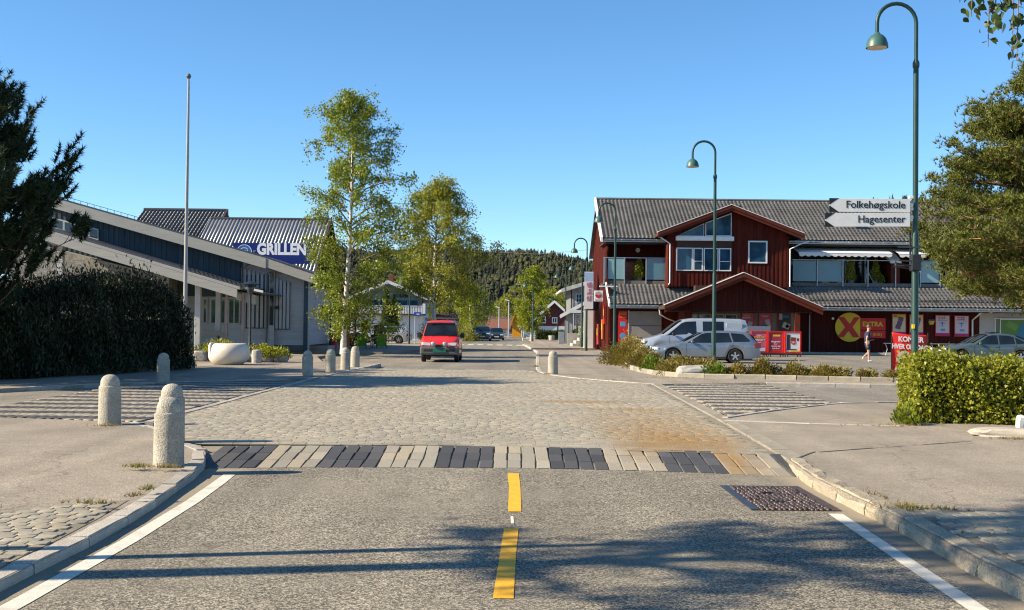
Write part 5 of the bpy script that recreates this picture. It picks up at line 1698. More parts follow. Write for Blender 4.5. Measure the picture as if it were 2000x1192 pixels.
MB().box(0.665, 2.28, -0.03, 0.03, -0.18, 0.6).build('board', SRED, t)
MB().box(0.665, 2.28, -0.03, 0.03, -0.68, -0.21).build('board', SRED, t)
text('lettering', 'EXTRA', 0.42, YEL, t, (1.45, -0.034, 0.2), bold=0.012, xs=1.0)
text('lettering', '7-23 (8-21)', 0.24, YEL, t, (1.5, -0.034, -0.45), bold=0.004, xs=1.0)

PRED = mat('poster_frame_red', (0.42, 0.012, 0.02), 0.4, 0.06, 3)
def paper(name, c): return mat('print_' + name, c, 0.5, 0.05, 4, 0.03, 50, 0)
def poster(x, y, z, w_, h_, lab, bg, items, texts, foot=None, frame=PRED, group=None):
    t = thing('poster', lab, 'poster', (x, y, z), 0, group)
    MB().box(-w_ / 2, w_ / 2, -0.03, 0.02, 0, h_).build('frame', frame, t, bevel=0.006)
    f = 0.055
    MB().box(-w_ / 2 + f, w_ / 2 - f, -0.034, -0.031, f, h_ - f).build('print', bg, t)
    if foot: MB().box(-w_ / 2 + f, w_ / 2 - f, -0.038, -0.035, f, f + h_ * 0.11).build('print_band', foot, t)
    for (a, b, c, d, m, rot) in items:      # print blocks: centre, size, colour, turn
        o = MB().box(-c / 2, c / 2, -0.002, 0.002, -d / 2, d / 2).build('print_block', m, t)
        o.location = (a * w_, -0.0385, b * h_)
        o.rotation_euler = (0, rot, 0)
    for (s, a, b, sz, m) in texts:
        text('lettering', s, sz, m, t, (a * w_, -0.042, b * h_), bold=0.003)
    return t
PY, PCRE, PPUR, PMAG, PLIL, PBLK, PBLU, PPNK, PW, PTEAL, PGRN, PDRK = (paper('yellow', (0.62, 0.45, 0.05)), paper('cream', (0.62, 0.52, 0.34)), paper('purple', (0.13, 0.07, 0.16)), paper('magenta', (0.38, 0.02, 0.13)),
    paper('lilac', (0.56, 0.47, 0.52)), paper('black', (0.02, 0.02, 0.02)), paper('blue', (0.10, 0.28, 0.48)), paper('pink', (0.55, 0.10, 0.16)), paper('white', (0.72, 0.70, 0.66)), paper('teal', (0.03, 0.18, 0.26)), paper('green', (0.10, 0.20, 0.04)), paper('dark', (0.05, 0.04, 0.05)))
def choc(): return [(-0.0, 0.88, 0.78, 0.2, PY, 0), (0.12, 0.74, 0.32, 0.26, PPUR, R(15)), (0.03, 0.55, 0.32, 0.26, PPUR, R(15)), (-0.07, 0.37, 0.34, 0.26, PPUR, R(15))]
GP = 'price posters on the dark red shop wall'
poster(24.72, 73.9, 1.4, 0.92, 1.36, 'yellow price poster with three purple packs, nearest the round X sign', PCRE, choc(), [('79,-', -0.22, 0.86, 0.22, PBLK)], PMAG, group=GP)
poster(25.83, 73.9, 1.38, 0.92, 1.36, 'yellow price poster with purple packs partly hidden behind the tall green lamp', PCRE, choc(), [('79,-', -0.22, 0.86, 0.22, PBLK)], PMAG, group=GP)
def blue(): return [(-0.2, 0.85, 0.22, 0.16, PPNK, 0), (-0.02, 0.56, 0.08, 0.3, PBLU, 0), (-0.02, 0.62, 0.34, 0.06, PBLU, 0), (0.02, 0.3, 0.3, 0.14, PBLU, 0), (0.0, 0.74, 0.6, 0.02, PPUR, 0)]
poster(27.5, 73.9, 1.35, 0.95, 1.36, 'lilac price poster reading 27 beside the small yellow wall box', PLIL, blue(), [('3 for', -0.2, 0.85, 0.1, PW), ('27', 0.06, 0.85, 0.24, PBLK)], PMAG, group=GP)
poster(28.72, 73.9, 1.33, 0.95, 1.36, 'lilac price poster reading 22 next to the downpipe', PLIL, blue(), [('3 for', -0.2, 0.85, 0.1, PW), ('22', 0.06, 0.85, 0.24, PBLK)], PMAG, group=GP)
GQ = 'posters under the porch'
poster(15.05, 73.9, 1.0, 0.85, 1.75, 'red poster with pale figures under the porch, nearest the sliding doors', PPNK, [(0.05, 0.3, 0.5, 0.55, PTEAL, 0), (0.15, 0.55, 0.3, 0.4, PLIL, 0.4), (-0.1, 0.8, 0.55, 0.1, PLIL, 0)], [('NYHET', -0.05, 0.88, 0.14, PW)], None, group=GQ)
poster(16.18, 73.9, 1.0, 0.88, 1.75, 'red poster with turquoise disc, middle of the three under the porch', PPNK, [(-0.1, 0.45, 0.4, 0.42, PTEAL, 0.2), (0.2, 0.6, 0.28, 0.5, PLIL, -0.3)], [('TILBUD', -0.05, 0.86, 0.14, PW)], None, group=GQ)
poster(17.4, 73.9, 1.0, 0.88, 1.75, 'dark food poster nearest the red porch post', PDRK, [(-0.27, 0.85, 0.22, 0.38, PLIL, 0), (0.12, 0.86, 0.4, 0.2, PTEAL, 0), (0.12, 0.52, 0.44, 0.36, PCRE, 0.4), (0.2, 0.5, 0.2, 0.2, PPNK, 0.9), (0.0, 0.2, 0.6, 0.3, PTEAL, -0.2)], [], None, group=GQ)
# tall poster by the shutter
t = thing('banner', 'tall red wall banner with yellow lettering and two blue discs beside the grey shutter', 'banner', (7.05, 73.5, 0.75))
MB().box(-0.28, 0.28, 0, 0.03, 0, 2.0).build('panel', SRED, t)
text('lettering', 'POST', 0.2, YEL, t, (0, -0.006, 1.8)); text('lettering', 'I BUTIKK', 0.11, YEL, t, (0, -0.006, 1.58))
MB().box(-0.17, 0.17, -0.01, -0.003, 1.0, 1.3).build('print_block', PBLU, t, bevel=0.003)
MB().lathe([(0.2, 0), (0.2, 0.012)], 24, (0, -0.015, 0.4), 'Y').build('print_block', PBLU, t)
# window picture
poster(31.9 + 1.2, 73.88, 0.75, 3.9, 1.75, 'wide green shop window picture with garden, partly hidden by the grey car and pine', PGRN, [(-0.1, 0.45, 0.9, 1.2, PTEAL, 0.3), (-0.3, 0.75, 0.7, 0.4, paper('leaf', (0.15, 0.28, 0.05)), 0.5), (0.0, 0.25, 0.5, 0.5, YEL, 0.5), (0.27, 0.4, 1.3, 1.1, SHUT, 0), (0.32, 0.75, 0.7, 0.2, PBLU, 0)], [], None, frame=WHITE)

# red wheeled display boards in front of the porch
def wheeled_board(x, y, lab, bg, items, texts):
    t = thing('display_board', lab, 'display board', (x, y, S), R(2), 'red wheeled display boards before the porch')
    fr = MB()
    fr.box(-0.47, -0.39, -0.1, 0.0, 0.2, 1.45); fr.box(0.39, 0.47, -0.1, 0.0, 0.2, 1.45)
    fr.box(-0.39, 0.39, -0.097, -0.003, 0.2, 0.28); fr.box(-0.39, 0.39, -0.097, -0.003, 1.37, 1.45)
    fr.build('frame', mat('frame_red', (0.60, 0.02, 0.012), 0.4), t, bevel=0.008)
    MB().box(-0.388, 0.388, -0.07, -0.03, 0.282, 1.368).build('print', bg, t)
    for (a, b, c, d, m, rot) in items:
        o = MB().box(-c / 2, c / 2, -0.002, 0.002, -d / 2, d / 2).build('print_block', m, t)
        o.location = (a, -0.074, b); o.rotation_euler = (0, rot, 0)
    for (s, a, b, sz, m) in texts: text('lettering', s, sz, m, t, (a, -0.078, b), bold=0.002)
    b = MB(); b.box(-0.42, 0.42, -0.35, 0.3, 0.1, 0.2)
    b.build('base', BLACKM, t, bevel=0.02)
    for sx in (-0.36, 0.36):
        for sy in (-0.28, 0.24):
            MB().lathe([(0.05, -0.02), (0.055, 0), (0.05, 0.02)], 12, (sx, sy, 0.055), 'X').build('wheel', BLACKM, t)
    return t
wheeled_board(14.1, 66.0, 'red wheeled board with yellow and white lettering behind the silver car tail', PPNK, [(0.2, 0.4, 0.3, 0.18, PW, 0)], [('NORGES', 0, 1.2, 0.06, PW), ('STØRSTE', 0, 1.08, 0.15, YEL), ('PRISKUTT', 0, 0.93, 0.15, PW), ('matvarer', 0, 0.8, 0.06, PW)])
wheeled_board(15.05, 66.0, 'red wheeled board with four white text lines, middle of the three', paper('crimson', (0.36, 0.03, 0.06)), [(0.05, 1.2, 0.4, 0.1, YEL, 0), (0, 0.34, 0.7, 0.08, mat('frame_red', (0.6, .02, .012)), 0)], [('Matgleder', 0, 0.85, 0.13, PW), ('hver', 0, 0.72, 0.1, PW), ('eneste dag', 0, 0.6, 0.12, PW), ('hele året', 0, 0.47, 0.11, PW)])
t = wheeled_board(16.0, 65.9, 'red-framed wheeled board with white picture of food and a red round badge', PW, [(-0.25, 0.85, 0.2, 0.8, PDRK, 0), (0.02, 1.0, 0.28, 0.22, paper('brown', (0.16, 0.05, 0.02)), 0.1), (0.28, 0.98, 0.1, 0.16, PBLK, 0), (0.1, 0.33, 0.5, 0.08, YEL, 0), (-0.1, 0.42, 0.6, 0.06, PDRK, 0)], [])
MB().lathe([(0.13, -0.003), (0.13, 0.003)], 24, (0.02, -0.08, 0.82), 'Y').build('badge', SRED, t)
text('lettering', '20', 0.13, PW, t, (0.02, -0.086, 0.82), bold=0.004)
o = MB().box(13.8, 15.2, 68.0, 68.05, 0.5, 1.85).build('notice_board', mat('notice_pale', (0.17, 0.18, 0.22), 0.6, 0.06, 3))
tag(o, 'pale grey notice board standing behind the red wheeled boards', 'notice board')
# trolley rail / rack seen against the wall
for x0, x1, lab in ((23.3, 25.4, 'thin metal bicycle rack against the shop wall behind the walking person'), (26.2, 28.3, 'thin metal bicycle rack against the shop wall behind the red banner')):
    t = thing('bicycle_rack', lab, 'bicycle rack', (x0, 72.5, S), 0, 'bicycle racks along the shop wall')
    MB().tube([(0, 0, 0.75), (x1 - x0, 0, 0.75)], 0.025, 6).build('top_rail', GALV, t)
    MB().tube([(0, 0.1, 0.18), (x1 - x0, 0.1, 0.18)], 0.025, 6).build('bottom_rail', GALV, t)
    for i in range(5):
        xx = 0.15 + i * (x1 - x0 - 0.3) / 4
        MB().tube([(xx, 0.1, 0.0), (xx + 0.1, 0.05, 0.4), (xx - 0.05, 0, 0.75)], 0.018, 5).build('hoop', GALV, t)

# red cloth banner by the hedge
t = thing('cloth_banner', 'red cloth banner with white lettering behind the hedge and tall lamp', 'banner', (13.75, 40, S))
CLOTH = mat('banner_red', (0.66, 0.022, 0.016), 0.7, 0.08, 2, 0.05, 60, 0.1)
nx, nz = 24, 20
V, F = [], []
for j in range(nz + 1):
    for i in range(nx + 1):
        u, v = i / nx, j / nz
        x = -0.6 + 1.23 * u + 0.02 * (1 - v)
        z = 0.02 + 1.5 * v - 0.09 * u * v - 0.05 * math.sin(u * math.pi) * v
        V.append((x - 0.05 * (1 - v) * (1 - u), 0.035 * math.sin(u * 5 + v * 3) + (0.1 * max(0, u - 0.82) * 3 * v), z))
for j in range(nz):
    for i in range(nx):
        a = j * (nx + 1) + i
        F.append((a, a + 1, a + nx + 2, a + nx + 1))
o = np_mesh('cloth', V, F, CLOTH, t, True)
o.modifiers.new('solid', 'SOLIDIFY').thickness = 0.006
text('lettering', 'KOMPER', 0.245, PW, t, (0.03, -0.05, 1.26), rot=(R(90), R(2), 0), bold=0.009, xs=0.92)
text('lettering', 'HVER ONSDAG', 0.225, PW, t, (0.0, -0.05, 1.0), rot=(R(90), R(3), 0), bold=0.009, xs=0.8)
MB().lathe([(0.27, -0.004), (0.27, 0.004)], 26, (-0.2, -0.055, 0.6), 'Y').build('plate_print', paper('plate', (0.62, 0.45, 0.36)), t)
MB().lathe([(0.24, -0.004), (0.24, 0.004)], 26, (-0.28, -0.055, 0.2), 'Y').build('plate_print', paper('plate', (0.62, 0.45, 0.36)), t)
r = random.Random(2)
for i in range(14):
    a = r.uniform(0, 6.28); q = r.uniform(0, .16)
    MB().box(-0.02, 0.02, -0.003, 0.003, -0.012, 0.012).build('food_print', (PGRN, YEL, PDRK)[i % 3], t, loc=(-0.18 + q * math.cos(a), -0.062, 0.62 + q * math.sin(a)), rot=(0, r.uniform(0, 3), 0))
for xx in (-0.62, 0.64): MB().tube([(xx, 0.02, 0), (xx, 0.02, 1.5)], 0.015, 6).build('pole', BLACKM, t)

# corner signs at the street end of the shop
t = thing('hanging_banner', 'tall white projecting banner with red Chinese characters at the shop corner', 'banner', (4.95, 74.6, 4.1))
MB().box(-0.28, 0.28, -0.04, 0.04, -1.25, 1.15).build('panel', paper('banner_white', (0.62, 0.60, 0.60)), t)
MB().box(-0.28, 0.28, -0.046, -0.042, 0.55, 1.1).build('print_block', paper('banner_blue', (0.30, 0.40, 0.55)), t)
CR = paper('character_red', (0.55, 0.03, 0.03))
def glyph(strokes, cz):
    for (x0, z0, x1, z1) in strokes:
        MB().bar((x0 * 0.34, -0.047, cz + z0 * 0.36), (x1 * 0.34, -0.047, cz + z1 * 0.36), 0.01, 0.035, (0, 1, 0)).build('character_stroke', CR, t)
FU = [(-.35, .45, -.25, .35), (-.5, .25, -.1, .25), (-.15, .25, -.45, -.1), (-.28, .1, -.28, -.5), (-.25, .05, -.1, -.08), (0, .45, .5, .45), (.08, .3, .42, .3), (.08, .1, .42, .1), (.08, .3, .08, .1), (.42, .3, .42, .1), (0, -.05, .5, -.05), (0, -.5, .5, -.5), (0, -.05, 0, -.5), (.5, -.05, .5, -.5), (.25, -.05, .25, -.5), (0, -.27, .5, -.27)]
MAN = [(-.4, .4, -.3, .3), (-.5, .1, -.38, .0), (-.5, -.5, -.3, -.15), (-.15, .35, .5, .35), (0, .5, 0, .2), (.3, .5, .3, .2), (-.15, .12, .5, .12), (.17, .35, .17, -.5), (-.1, -.1, -.1, -.5), (-.1, -.1, .45, -.1), (.45, -.1, .45, -.5), (0, -.3, .1, -.4), (.25, -.25, .35, -.4)]
LOU = [(-.5, .2, -.1, .2), (-.3, .5, -.3, -.5), (-.3, .15, -.5, -.15), (-.3, .15, -.12, -.05), (.0, .45, .5, .45), (.05, .25, .45, .25), (.25, .5, .25, .05), (0, .08, .5, .08), (-.02, -.15, .5, -.15), (.15, -.02, .05, -.35), (.05, -.35, .45, -.5), (.38, -.05, .05, -.5)]
glyph(FU, 0.32); glyph(MAN, -0.12); glyph(LOU, -0.55)
t = thing('corner_sign', 'square white projecting sign with a red and grey disc at the shop corner', 'sign', (5.45, 73.0, 3.65))
MB().box(-0.28, 0.28, -0.05, 0.05, -0.34, 0.34).build('panel', PW, t, bevel=0.015)
MB().lathe([(0.215, -0.006), (0.215, 0.0)], 30, (0, -0.052, 0.07), 'Y').build('disc', paper('disc_grey', (0.30, 0.33, 0.32)), t)
pts = [(0.2 * math.cos(math.pi + math.pi * k / 16), 0.07 + 0.2 * math.sin(math.pi + math.pi * k / 16)) for k in range(17)] + [(0.1, 0.1), (0.0, 0.04), (-0.1, 0.1)]
MB().prism(pts, -0.068, -0.06, 'Y').build('disc_lower', SRED, t)
text('lettering', 'narvesen', 0.12, SRED, t, (0, -0.056, -0.24), bold=0.002)
MB().bar((0.28, 0, 0.2), (0.7, 0, 0.2), 0.03, 0.03).build('bracket', BLACKM, t)
# goods and placards along the lit end wall
for nm, x, y, z0, z1, w_, m, lab in (('wall_placard', 5.98, 75.0, 1.9, 3.1, 0.5, SRED, 'red and orange placard on the sunlit end wall of the shop'),
                                    ('wall_placard', 5.98, 76.6, 0.9, 2.2, 0.6, paper('orange', (0.75, 0.16, 0.01)), 'orange placard lower down on the sunlit end wall of the shop'),
                                    ('wall_placard', 5.9, 79.5, 0.5, 1.9, 0.9, paper('redlit', (0.55, 0.05, 0.05)), 'faded red placard on the end wall near the white corner board')):
    t = thing(nm, lab, 'placard', (x, y, z0))
    MB().box(-0.03, 0.05, -w_ / 2, w_ / 2, 0, z1 - z0).build('panel', m, t, bevel=0.01)
    MB().box(-0.045, -0.032, -w_ * 0.3, w_ * 0.3, (z1 - z0) * 0.45, (z1 - z0) * 0.8).build('print_block', YEL, t)
part(MB().box(5.4, 6.1, 86.6, 86.9, S, 3.2), 'white_corner_wall', WHITE, shop)
part(MB().box(5.3, 6.1, 83.0, 85.0, 2.9, 4.0), 'cooling_unit', BLACKM, shop, bevel=0.03)

# potted wares beside the van nose
POT = mat('clay_pot', (0.40, 0.30, 0.21), 0.85, 0.2, 5)
r = random.Random(9)
for i, (x, y, z, s, lab) in enumerate(((7.2, 70.0, S, 0.3, 'large pale clay pot at the front of the pile before the shutter'), (7.65, 70.2, S, 0.34, 'wide clay pot at the bottom of the stack before the shutter'), (7.65, 70.2, S + 0.5, 0.3, 'clay pot on top of the stack before the shutter'), (8.2, 70.3, S, 0.32, 'clay pot nearest the white van nose before the shutter'), (6.9, 70.6, S, 0.26, 'small clay pot beside the red wall banner'))):
    h = s * 1.7
    o = MB().lathe([(s * 0.7, 0), (s * 0.95, h * 0.4), (s, h * 0.7), (s * 0.85, h * 0.9), (s * 1.02, h * 0.93), (s * 1.02, h), (s * 0.9, h), (s * 0.8, h * 0.85)], 20).build('clay_pot', POT, None, 40)
    o.location = (x, y, z)
    tag(o, lab, 'pot', 'clay pots before the shutter')
# balcony plants, chair and cloth
def potted(x, y, z, h, rx, lab, s, lm=None, pot=0.22):
    t = thing('potted_plant', lab, 'plant', (x, y, z), 0, 'potted plants on the balconies')
    MB().lathe([(pot * 0.7, 0), (pot, pot * 1.5), (pot * 1.05, pot * 1.55), (pot * 0.9, pot * 1.5)], 16).build('pot', mat('pot_grey', (0.2, 0.2, 0.21), 0.6), t, 40)
    g = np.random.default_rng(s)
    n = 1500
    zz = g.random(n)
    rad = rx * (1 - zz) ** 0.6 * np.clip(zz * 6 + 0.4, 0, 1) * (0.6 + 0.45 * g.random(n))
    a = g.uniform(0, 6.28, n)
    V, F = leaves(np.stack([rad * np.cos(a), rad * np.sin(a), pot * 1.3 + zz * h], 1), 0.13, 0.5, 0.8, 0, s)
    np_mesh('foliage', V, F, lm or L_OLIVE, t)
potted(8.3, 75.75, 4.6, 1.25, 0.42, 'golden bushy plant between the glass panels of the end balcony', 1, L_HEDGE)
potted(BX(1665), 75.8, 4.6, 1.5, 0.36, 'pointed potted conifer beside the hung towels on the long balcony', 2)
potted(BX(1714), 75.8, 4.6, 1.4, 0.36, 'pointed potted conifer beside the sloping red wing wall', 3)
potted(BX(1724), 75.7, 4.6, 0.45, 0.25, 'small round potted plant at the foot of the wing wall', 4, L_BIRCH, 0.16)
t = thing('clothes_rack', 'drying rack with white and turquoise towels on the long balcony', 'clothes rack', (BX(1655), 76.4, 4.6))
MB().box(-0.35, 0.1, 0, 0.03, 0.9, 1.75).build('towel', PW, t)
MB().box(-0.32, 0.15, -0.04, -0.02, 1.35, 1.7).build('towel', paper('aqua', (0.05, 0.40, 0.50)), t)
MB().box(0.25, 0.6, 0, 0.03, 0.6, 1.72).build('towel', PW, t)
MB().tube([(-0.6, 0.05, 1.76), (0.8, 0.05, 1.76)], 0.015, 5).build('rail', GALV, t)
for xx in (-0.6, 0.8): MB().tube([(xx, 0.05, 0), (xx, 0.05, 1.76)], 0.015, 5).build('leg', GALV, t)
t = thing('folding_stand', 'bent metal stand on the long balcony beside the conifer', 'stand', (BX(1700), 75.7, 4.6))
MB().tube([(-0.25, 0, 0.0), (-0.15, 0, 0.75), (0.0, 0, 0.8), (0.4, 0, 0.0)], 0.03, 6).build('frame', GALV, t)
t = thing('brick_barbecue', 'small brick barbecue behind the railing of the end balcony', 'barbecue', (7.75, 76.0, 4.6))
BRK = mat('brick_red', (0.20, 0.06, 0.035), 0.85, 0.2, 6, rand=0.2)
for i in range(9):
    for j in range(3):
        MB().box(-0.3 + j * 0.2 + (0.1 if i % 2 else 0), -0.115 + j * 0.2 + (0.1 if i % 2 else 0), -0.1, 0.1, i * 0.15, i * 0.15 + 0.135).build('brick', BRK, t)
MB().box(-0.28, 0.36, -0.06, 0.09, 0, 1.36).build('core', MORTAR, t)
MB().box(-0.36, 0.45, -0.15, 0.15, 1.37, 1.46).build('slab', REDT, t)
# ------------------------------------------------------------------ grey building with sloping roofs
def LP(px, py, d):
    """where a sight line at (px, py) of the 2000-wide picture meets the plane y = d (used to take sizes)"""
    u, v = px - 1000, 596 - py
    x, z = u - v * ROLL, u * ROLL + v
    return (round(x / 2260 * d, 2), round(1.7 + (z + 41) / 2260 * d, 2))
ml = thing('grey_building', 'grey timber building with long sloping fascias and a lower sloping canopy', 'building', (-18, 66, S))
A0, A1, Am = LP(60, 374.4, 65), LP(626, 541, 65), LP(519.5, 504.6, 65)
def slope_beam(a, b, y0, y1, th, m, name, root=ml, top=0.0):
    return part(MB().hexa([(a[0], y0, a[1] - th), (b[0], y0, b[1] - th), (b[0], y1, b[1] - th), (a[0], y1, a[1] - th)], [(a[0], y0, a[1] + top), (b[0], y0, b[1] + top), (b[0], y1, b[1] + top), (a[0], y1, a[1] + top)]), name, m, root)
zA = lambda x: float(np.interp(x, [A0[0], Am[0], A1[0]], [A0[1], Am[1], A1[1]]))
mid = Am
slope_beam(A0, mid, 64.9, 65.0, 0.58, GREYW, 'fascia')
slope_beam(mid, A1, 64.93, 65.02, 0.5, GREYW, 'fascia')
slope_beam((A0[0], A0[1] + 0.1), (Am[0], Am[1] + 0.1), 64.95, 76, 0.1, TILEB, 'roof')
slope_beam((Am[0], Am[1] + 0.1), (A1[0], A1[1] + 0.1), 64.95, 76, 0.1, TILEB, 'roof')
mb = MB()                    # wire along the roof edge
for i in range(24):
    x = A0[0] + 0.5 + i * 0.38
    mb.bar((x, 65.0, zA(x) + 0.1), (x, 65.0, zA(x) + 0.27), 0.02, 0.02)
mb.tube([(A0[0], 65.0, A0[1] + 0.26), (A0[0] + 9.5, 65.0, zA(A0[0] + 9.5) + 0.26)], 0.014, 5)
part(mb, 'roof_rail', BLACKM, ml)
# upper wall of vertical boards, and soffit
B0 = LP(60, 455, 60)
vclad('upper_wall', GREYD, ml, 'x', -27, LP(471, 600, 66)[0], 3.2, lambda x: zA(x) - 0.3, 66.2, -1, 0.3, 0.07, 0.03)
slope_beam((A0[0], A0[1] - 0.35), (Am[0], Am[1] - 0.35), 65.05, 66.3, 0.05, TRIMD, 'soffit')
slope_beam((Am[0], Am[1] - 0.35), (A1[0] - 0.2, A1[1] - 0.29), 65.05, 66.3, 0.05, TRIMD, 'soffit')
# clerestory windows, cut to the slope
def para(x0, x1, zt0, zt1, zb0, zb1, y, root, bars=(0.5,)):
    f = part(MB().hexa([(x0, y - 0.05, zb0), (x1, y - 0.05, zb1), (x1, y + 0.02, zb1), (x0, y + 0.02, zb0)], [(x0, y - 0.05, zt0), (x1, y - 0.05, zt1), (x1, y + 0.02, zt1), (x0, y + 0.02, zt0)]), 'window', SIDING, root)
    ks = [0] + list(bars) + [1]
    for a, b in zip(ks, ks[1:]):
        u, v = x0 + (x1 - x0) * a + 0.07, x0 + (x1 - x0) * b - 0.07
        f2 = lambda p, q, x: p + (q - p) * (x - x0) / (x1 - x0)
        MB().hexa([(u, y - 0.062, f2(zb0, zb1, u) + 0.09), (v, y - 0.062, f2(zb0, zb1, v) + 0.09), (v, y - 0.052, f2(zb0, zb1, v) + 0.09), (u, y - 0.052, f2(zb0, zb1, u) + 0.09)],
                  [(u, y - 0.062, f2(zt0, zt1, u) - 0.09), (v, y - 0.062, f2(zt0, zt1, v) - 0.09), (v, y - 0.052, f2(zt0, zt1, v) - 0.09), (u, y - 0.052, f2(zt0, zt1, u) - 0.09)]).build('pane', GLASS, f)
for p0, p1 in ((101, 146), (153, 192)):
    a, b = LP(p0, 424 + (p0 - 101) * 0.26, 66.1), LP(p1, 424 + (p1 - 101) * 0.26, 66.1)
    c, d = LP(p0, 446 + (p0 - 101) * 0.26, 66.1), LP(p1, 446 + (p1 - 101) * 0.26, 66.1)
    para(a[0], b[0], a[1], b[1], c[1], d[1], 66.1, ml)
# lower canopy
C0, C1 = LP(40, 433.5, 60), LP(464, 559, 60)
zC = lambda x: C0[1] + (x - C0[0]) * (C1[1] - C0[1]) / (C1[0] - C0[0])
slope_beam((C0[0], C0[1] - 0.16), (C1[0] + 0.0, C1[1] - 0.16), 59.85, 60.0, 0.44, GREYW, 'canopy_fascia')
slope_beam((C0[0], C0[1] + 0.0), (C1[0] + 0.12, C1[1] - 0.03), 59.92, 60.05, 0.15, GREYW, 'canopy_fascia')
slope_beam((C0[0], C0[1] + 0.05), (C1[0] + 0.1, C1[1] + 0.02), 60.05, 66.2, 0.2, TILEB, 'canopy_roof')
slope_beam((C0[0], C0[1] - 0.3), (C1[0] - 0.1, C1[1] - 0.3), 60.0, 66.15, 0.06, mat('soffit_grey', (0.20, 0.19, 0.18), 0.8), 'canopy_soffit')
D0, D1 = LP(462, 567, 61.5), LP(500, 577, 61.5)
slope_beam(D0, D1, 61.4, 61.5, 0.5, GREYW, 'canopy_fascia')
slope_beam((D0[0] - 0.4, D0[1] + 0.22), (D1[0] + 0.42, D1[1] + 0.14), 61.2, 66.2, 0.1, TILEB, 'canopy_roof')
slope_beam((D0[0] - 0.3, D0[1] + 0.33), (D1[0] + 0.45, D1[1] + 0.25), 61.1, 61.2, 0.12, WHITE, 'gutter')
mb = MB()
for i in range(16):         # snow guards on the canopy edge
    x = C1[0] - 3.0 + i * 0.24
    mb.bar((x, 60.4, zC(x) + 0.05), (x - 0.08, 60.1, zC(x) + 0.25), 0.03, 0.03)
part(mb, 'snow_guard', BLACKM, ml)
for px, y, w_, zt in ((118, 60.7, 0.28, None), (387, 61.0, 0.3, None), (427, 62.5, 0.26, None)):
    x = LP(px, 600, y)[0]
    part(MB().box(x - w_ / 2, x + w_ / 2, y - w_ / 2, y + w_ / 2, S, zC(x) - 0.35), 'column', mat('column_cream', (0.46, 0.44, 0.40), 0.7, 0.08, 2), ml, bevel=0.02)
x = LP(118, 600, 60.7)[0]
part(MB().bar((x - 0.7, 60.7, zC(x - 0.7) - 0.5), (x + 0.1, 60.7, zC(x) - 0.75), 0.2, 0.3), 'bracket_beam', GREYW, ml)
for px in (443, 475):
    x = LP(px, 600, 61.3)[0]
    part(MB().box(x - 0.06, x + 0.06, 61.25, 61.37, S, zC(x) - 0.3), 'slim_post', mat('post_brown', (0.30, 0.22, 0.19), 0.7), ml)
# rough rendered wall under the canopy
part(MB().hexa([(-28, 64.5, S), (LP(330, 500, 64.5)[0], 64.5, S), (LP(330, 500, 64.5)[0], 66.3, S), (-28, 66.3, S)], [(-28, 64.5, 6.3), (LP(330, 500, 64.5)[0], 64.5, 4.2), (LP(330, 500, 64.5)[0], 66.3, 4.2), (-28, 66.3, 6.3)]), 'render_wall', mat('rough_render', (0.30, 0.28, 0.25), 0.95, 0.25, 2, 0.35, 8, 1.0), ml)
# pale weatherboard walls
xe = LP(593, 600, 66)[0]
xs0 = LP(330, 600, 66)[0]
hclad('wall', SIDING, ml, 'x', xs0, xe, S + 0.35, 6.0, 66.25, -1, 0.15, top=lambda x: zA(x) - 0.35)
part(MB().box(xs0, xe - 0.02, 66.26, 66.4, S, S + 0.4), 'foundation', mat('foundation_dark', (0.13, 0.125, 0.12), 0.9), ml)
part(MB().box(xe - 0.02, xe + 0.2, 66.1, 66.4, S, zA(xe) - 0.4), 'corner_board', GREYD, ml)
hclad('side_wall', SIDING, ml, 'y', 66.4, 76, S + 0.35, 4.0, xe + 0.1, 1, 0.15)
def slats(px0, px1, n, ztop, zbot, y):
    xs = np.linspace(LP(px0, 600, y)[0], LP(px1, 600, y)[0], n)
    for x in xs:
        part(MB().box(x - 0.075, x + 0.075, y - 0.1, y - 0.04, zbot, ztop(x)), 'slat', SIDING, ml)
    part(MB().box(xs[0] - 0.1, xs[-1] + 0.1, y - 0.04, y - 0.02, zbot - 0.05, ztop(xs[-1])), 'slat_recess', GREYD, ml)
slats(478, 520, 6, lambda x: zA(x) - 0.95, 1.45, 66.2)
slats(541, 563, 4, lambda x: zA(x) - 0.95, 1.4, 66.2)
x = LP(530, 600, 66)[0]
part(MB().box(x - 0.16, x + 0.16, 66.0, 66.2, S + 0.3, zA(x) - 0.6), 'glazed_strip', SIDING, ml)
part(MB().box(x - 0.1, x + 0.12, 65.98, 65.99, 1.6, zA(x) - 0.75), 'pane', GLASS, ml)
pipe([(x - 0.25, 65.95, S), (x - 0.25, 65.95, zA(x) - 0.75), (x + 0.5, 65.7, zA(x) - 0.6), (x + 1.1, 65.3, zA(x + 1.1) - 0.5)], ml, 0.05, mat('pipe_brown', (0.16, 0.12, 0.10), 0.5))
x2 = LP(472, 600, 66)[0]
pipe([(x2, 65.95, 3.0), (x2, 65.95, zA(x2) - 1.0), (x2 + 0.5, 65.6, zA(x2) - 0.7)], ml, 0.05, mat('pipe_brown', (0.16, 0.12, 0.10), 0.5))
pipe([(xe + 0.3, 66.0, S), (xe + 0.3, 66.0, zA(xe) - 0.5)], ml, 0.05, SIDING)
for p0, p1 in ((394, 404), (409, 422), (428, 440), (444, 468)):
    window(ml, LP(p0, 600, 66)[0], LP(p1, 600, 66)[0], 1.62, 3.15, 66.2, SIDING, glass_mat('window_green', (0.05, 0.09, 0.05), 0.05), bars=((0.5,) if p1 - p0 > 15 else ()), fw=0.08)
part(MB().bar((LP(385, 650, 62)[0], 62, 1.25), (LP(446, 658, 62)[0], 62, 1.0), 0.12, 0.3), 'ramp_rail', PLAST, ml)
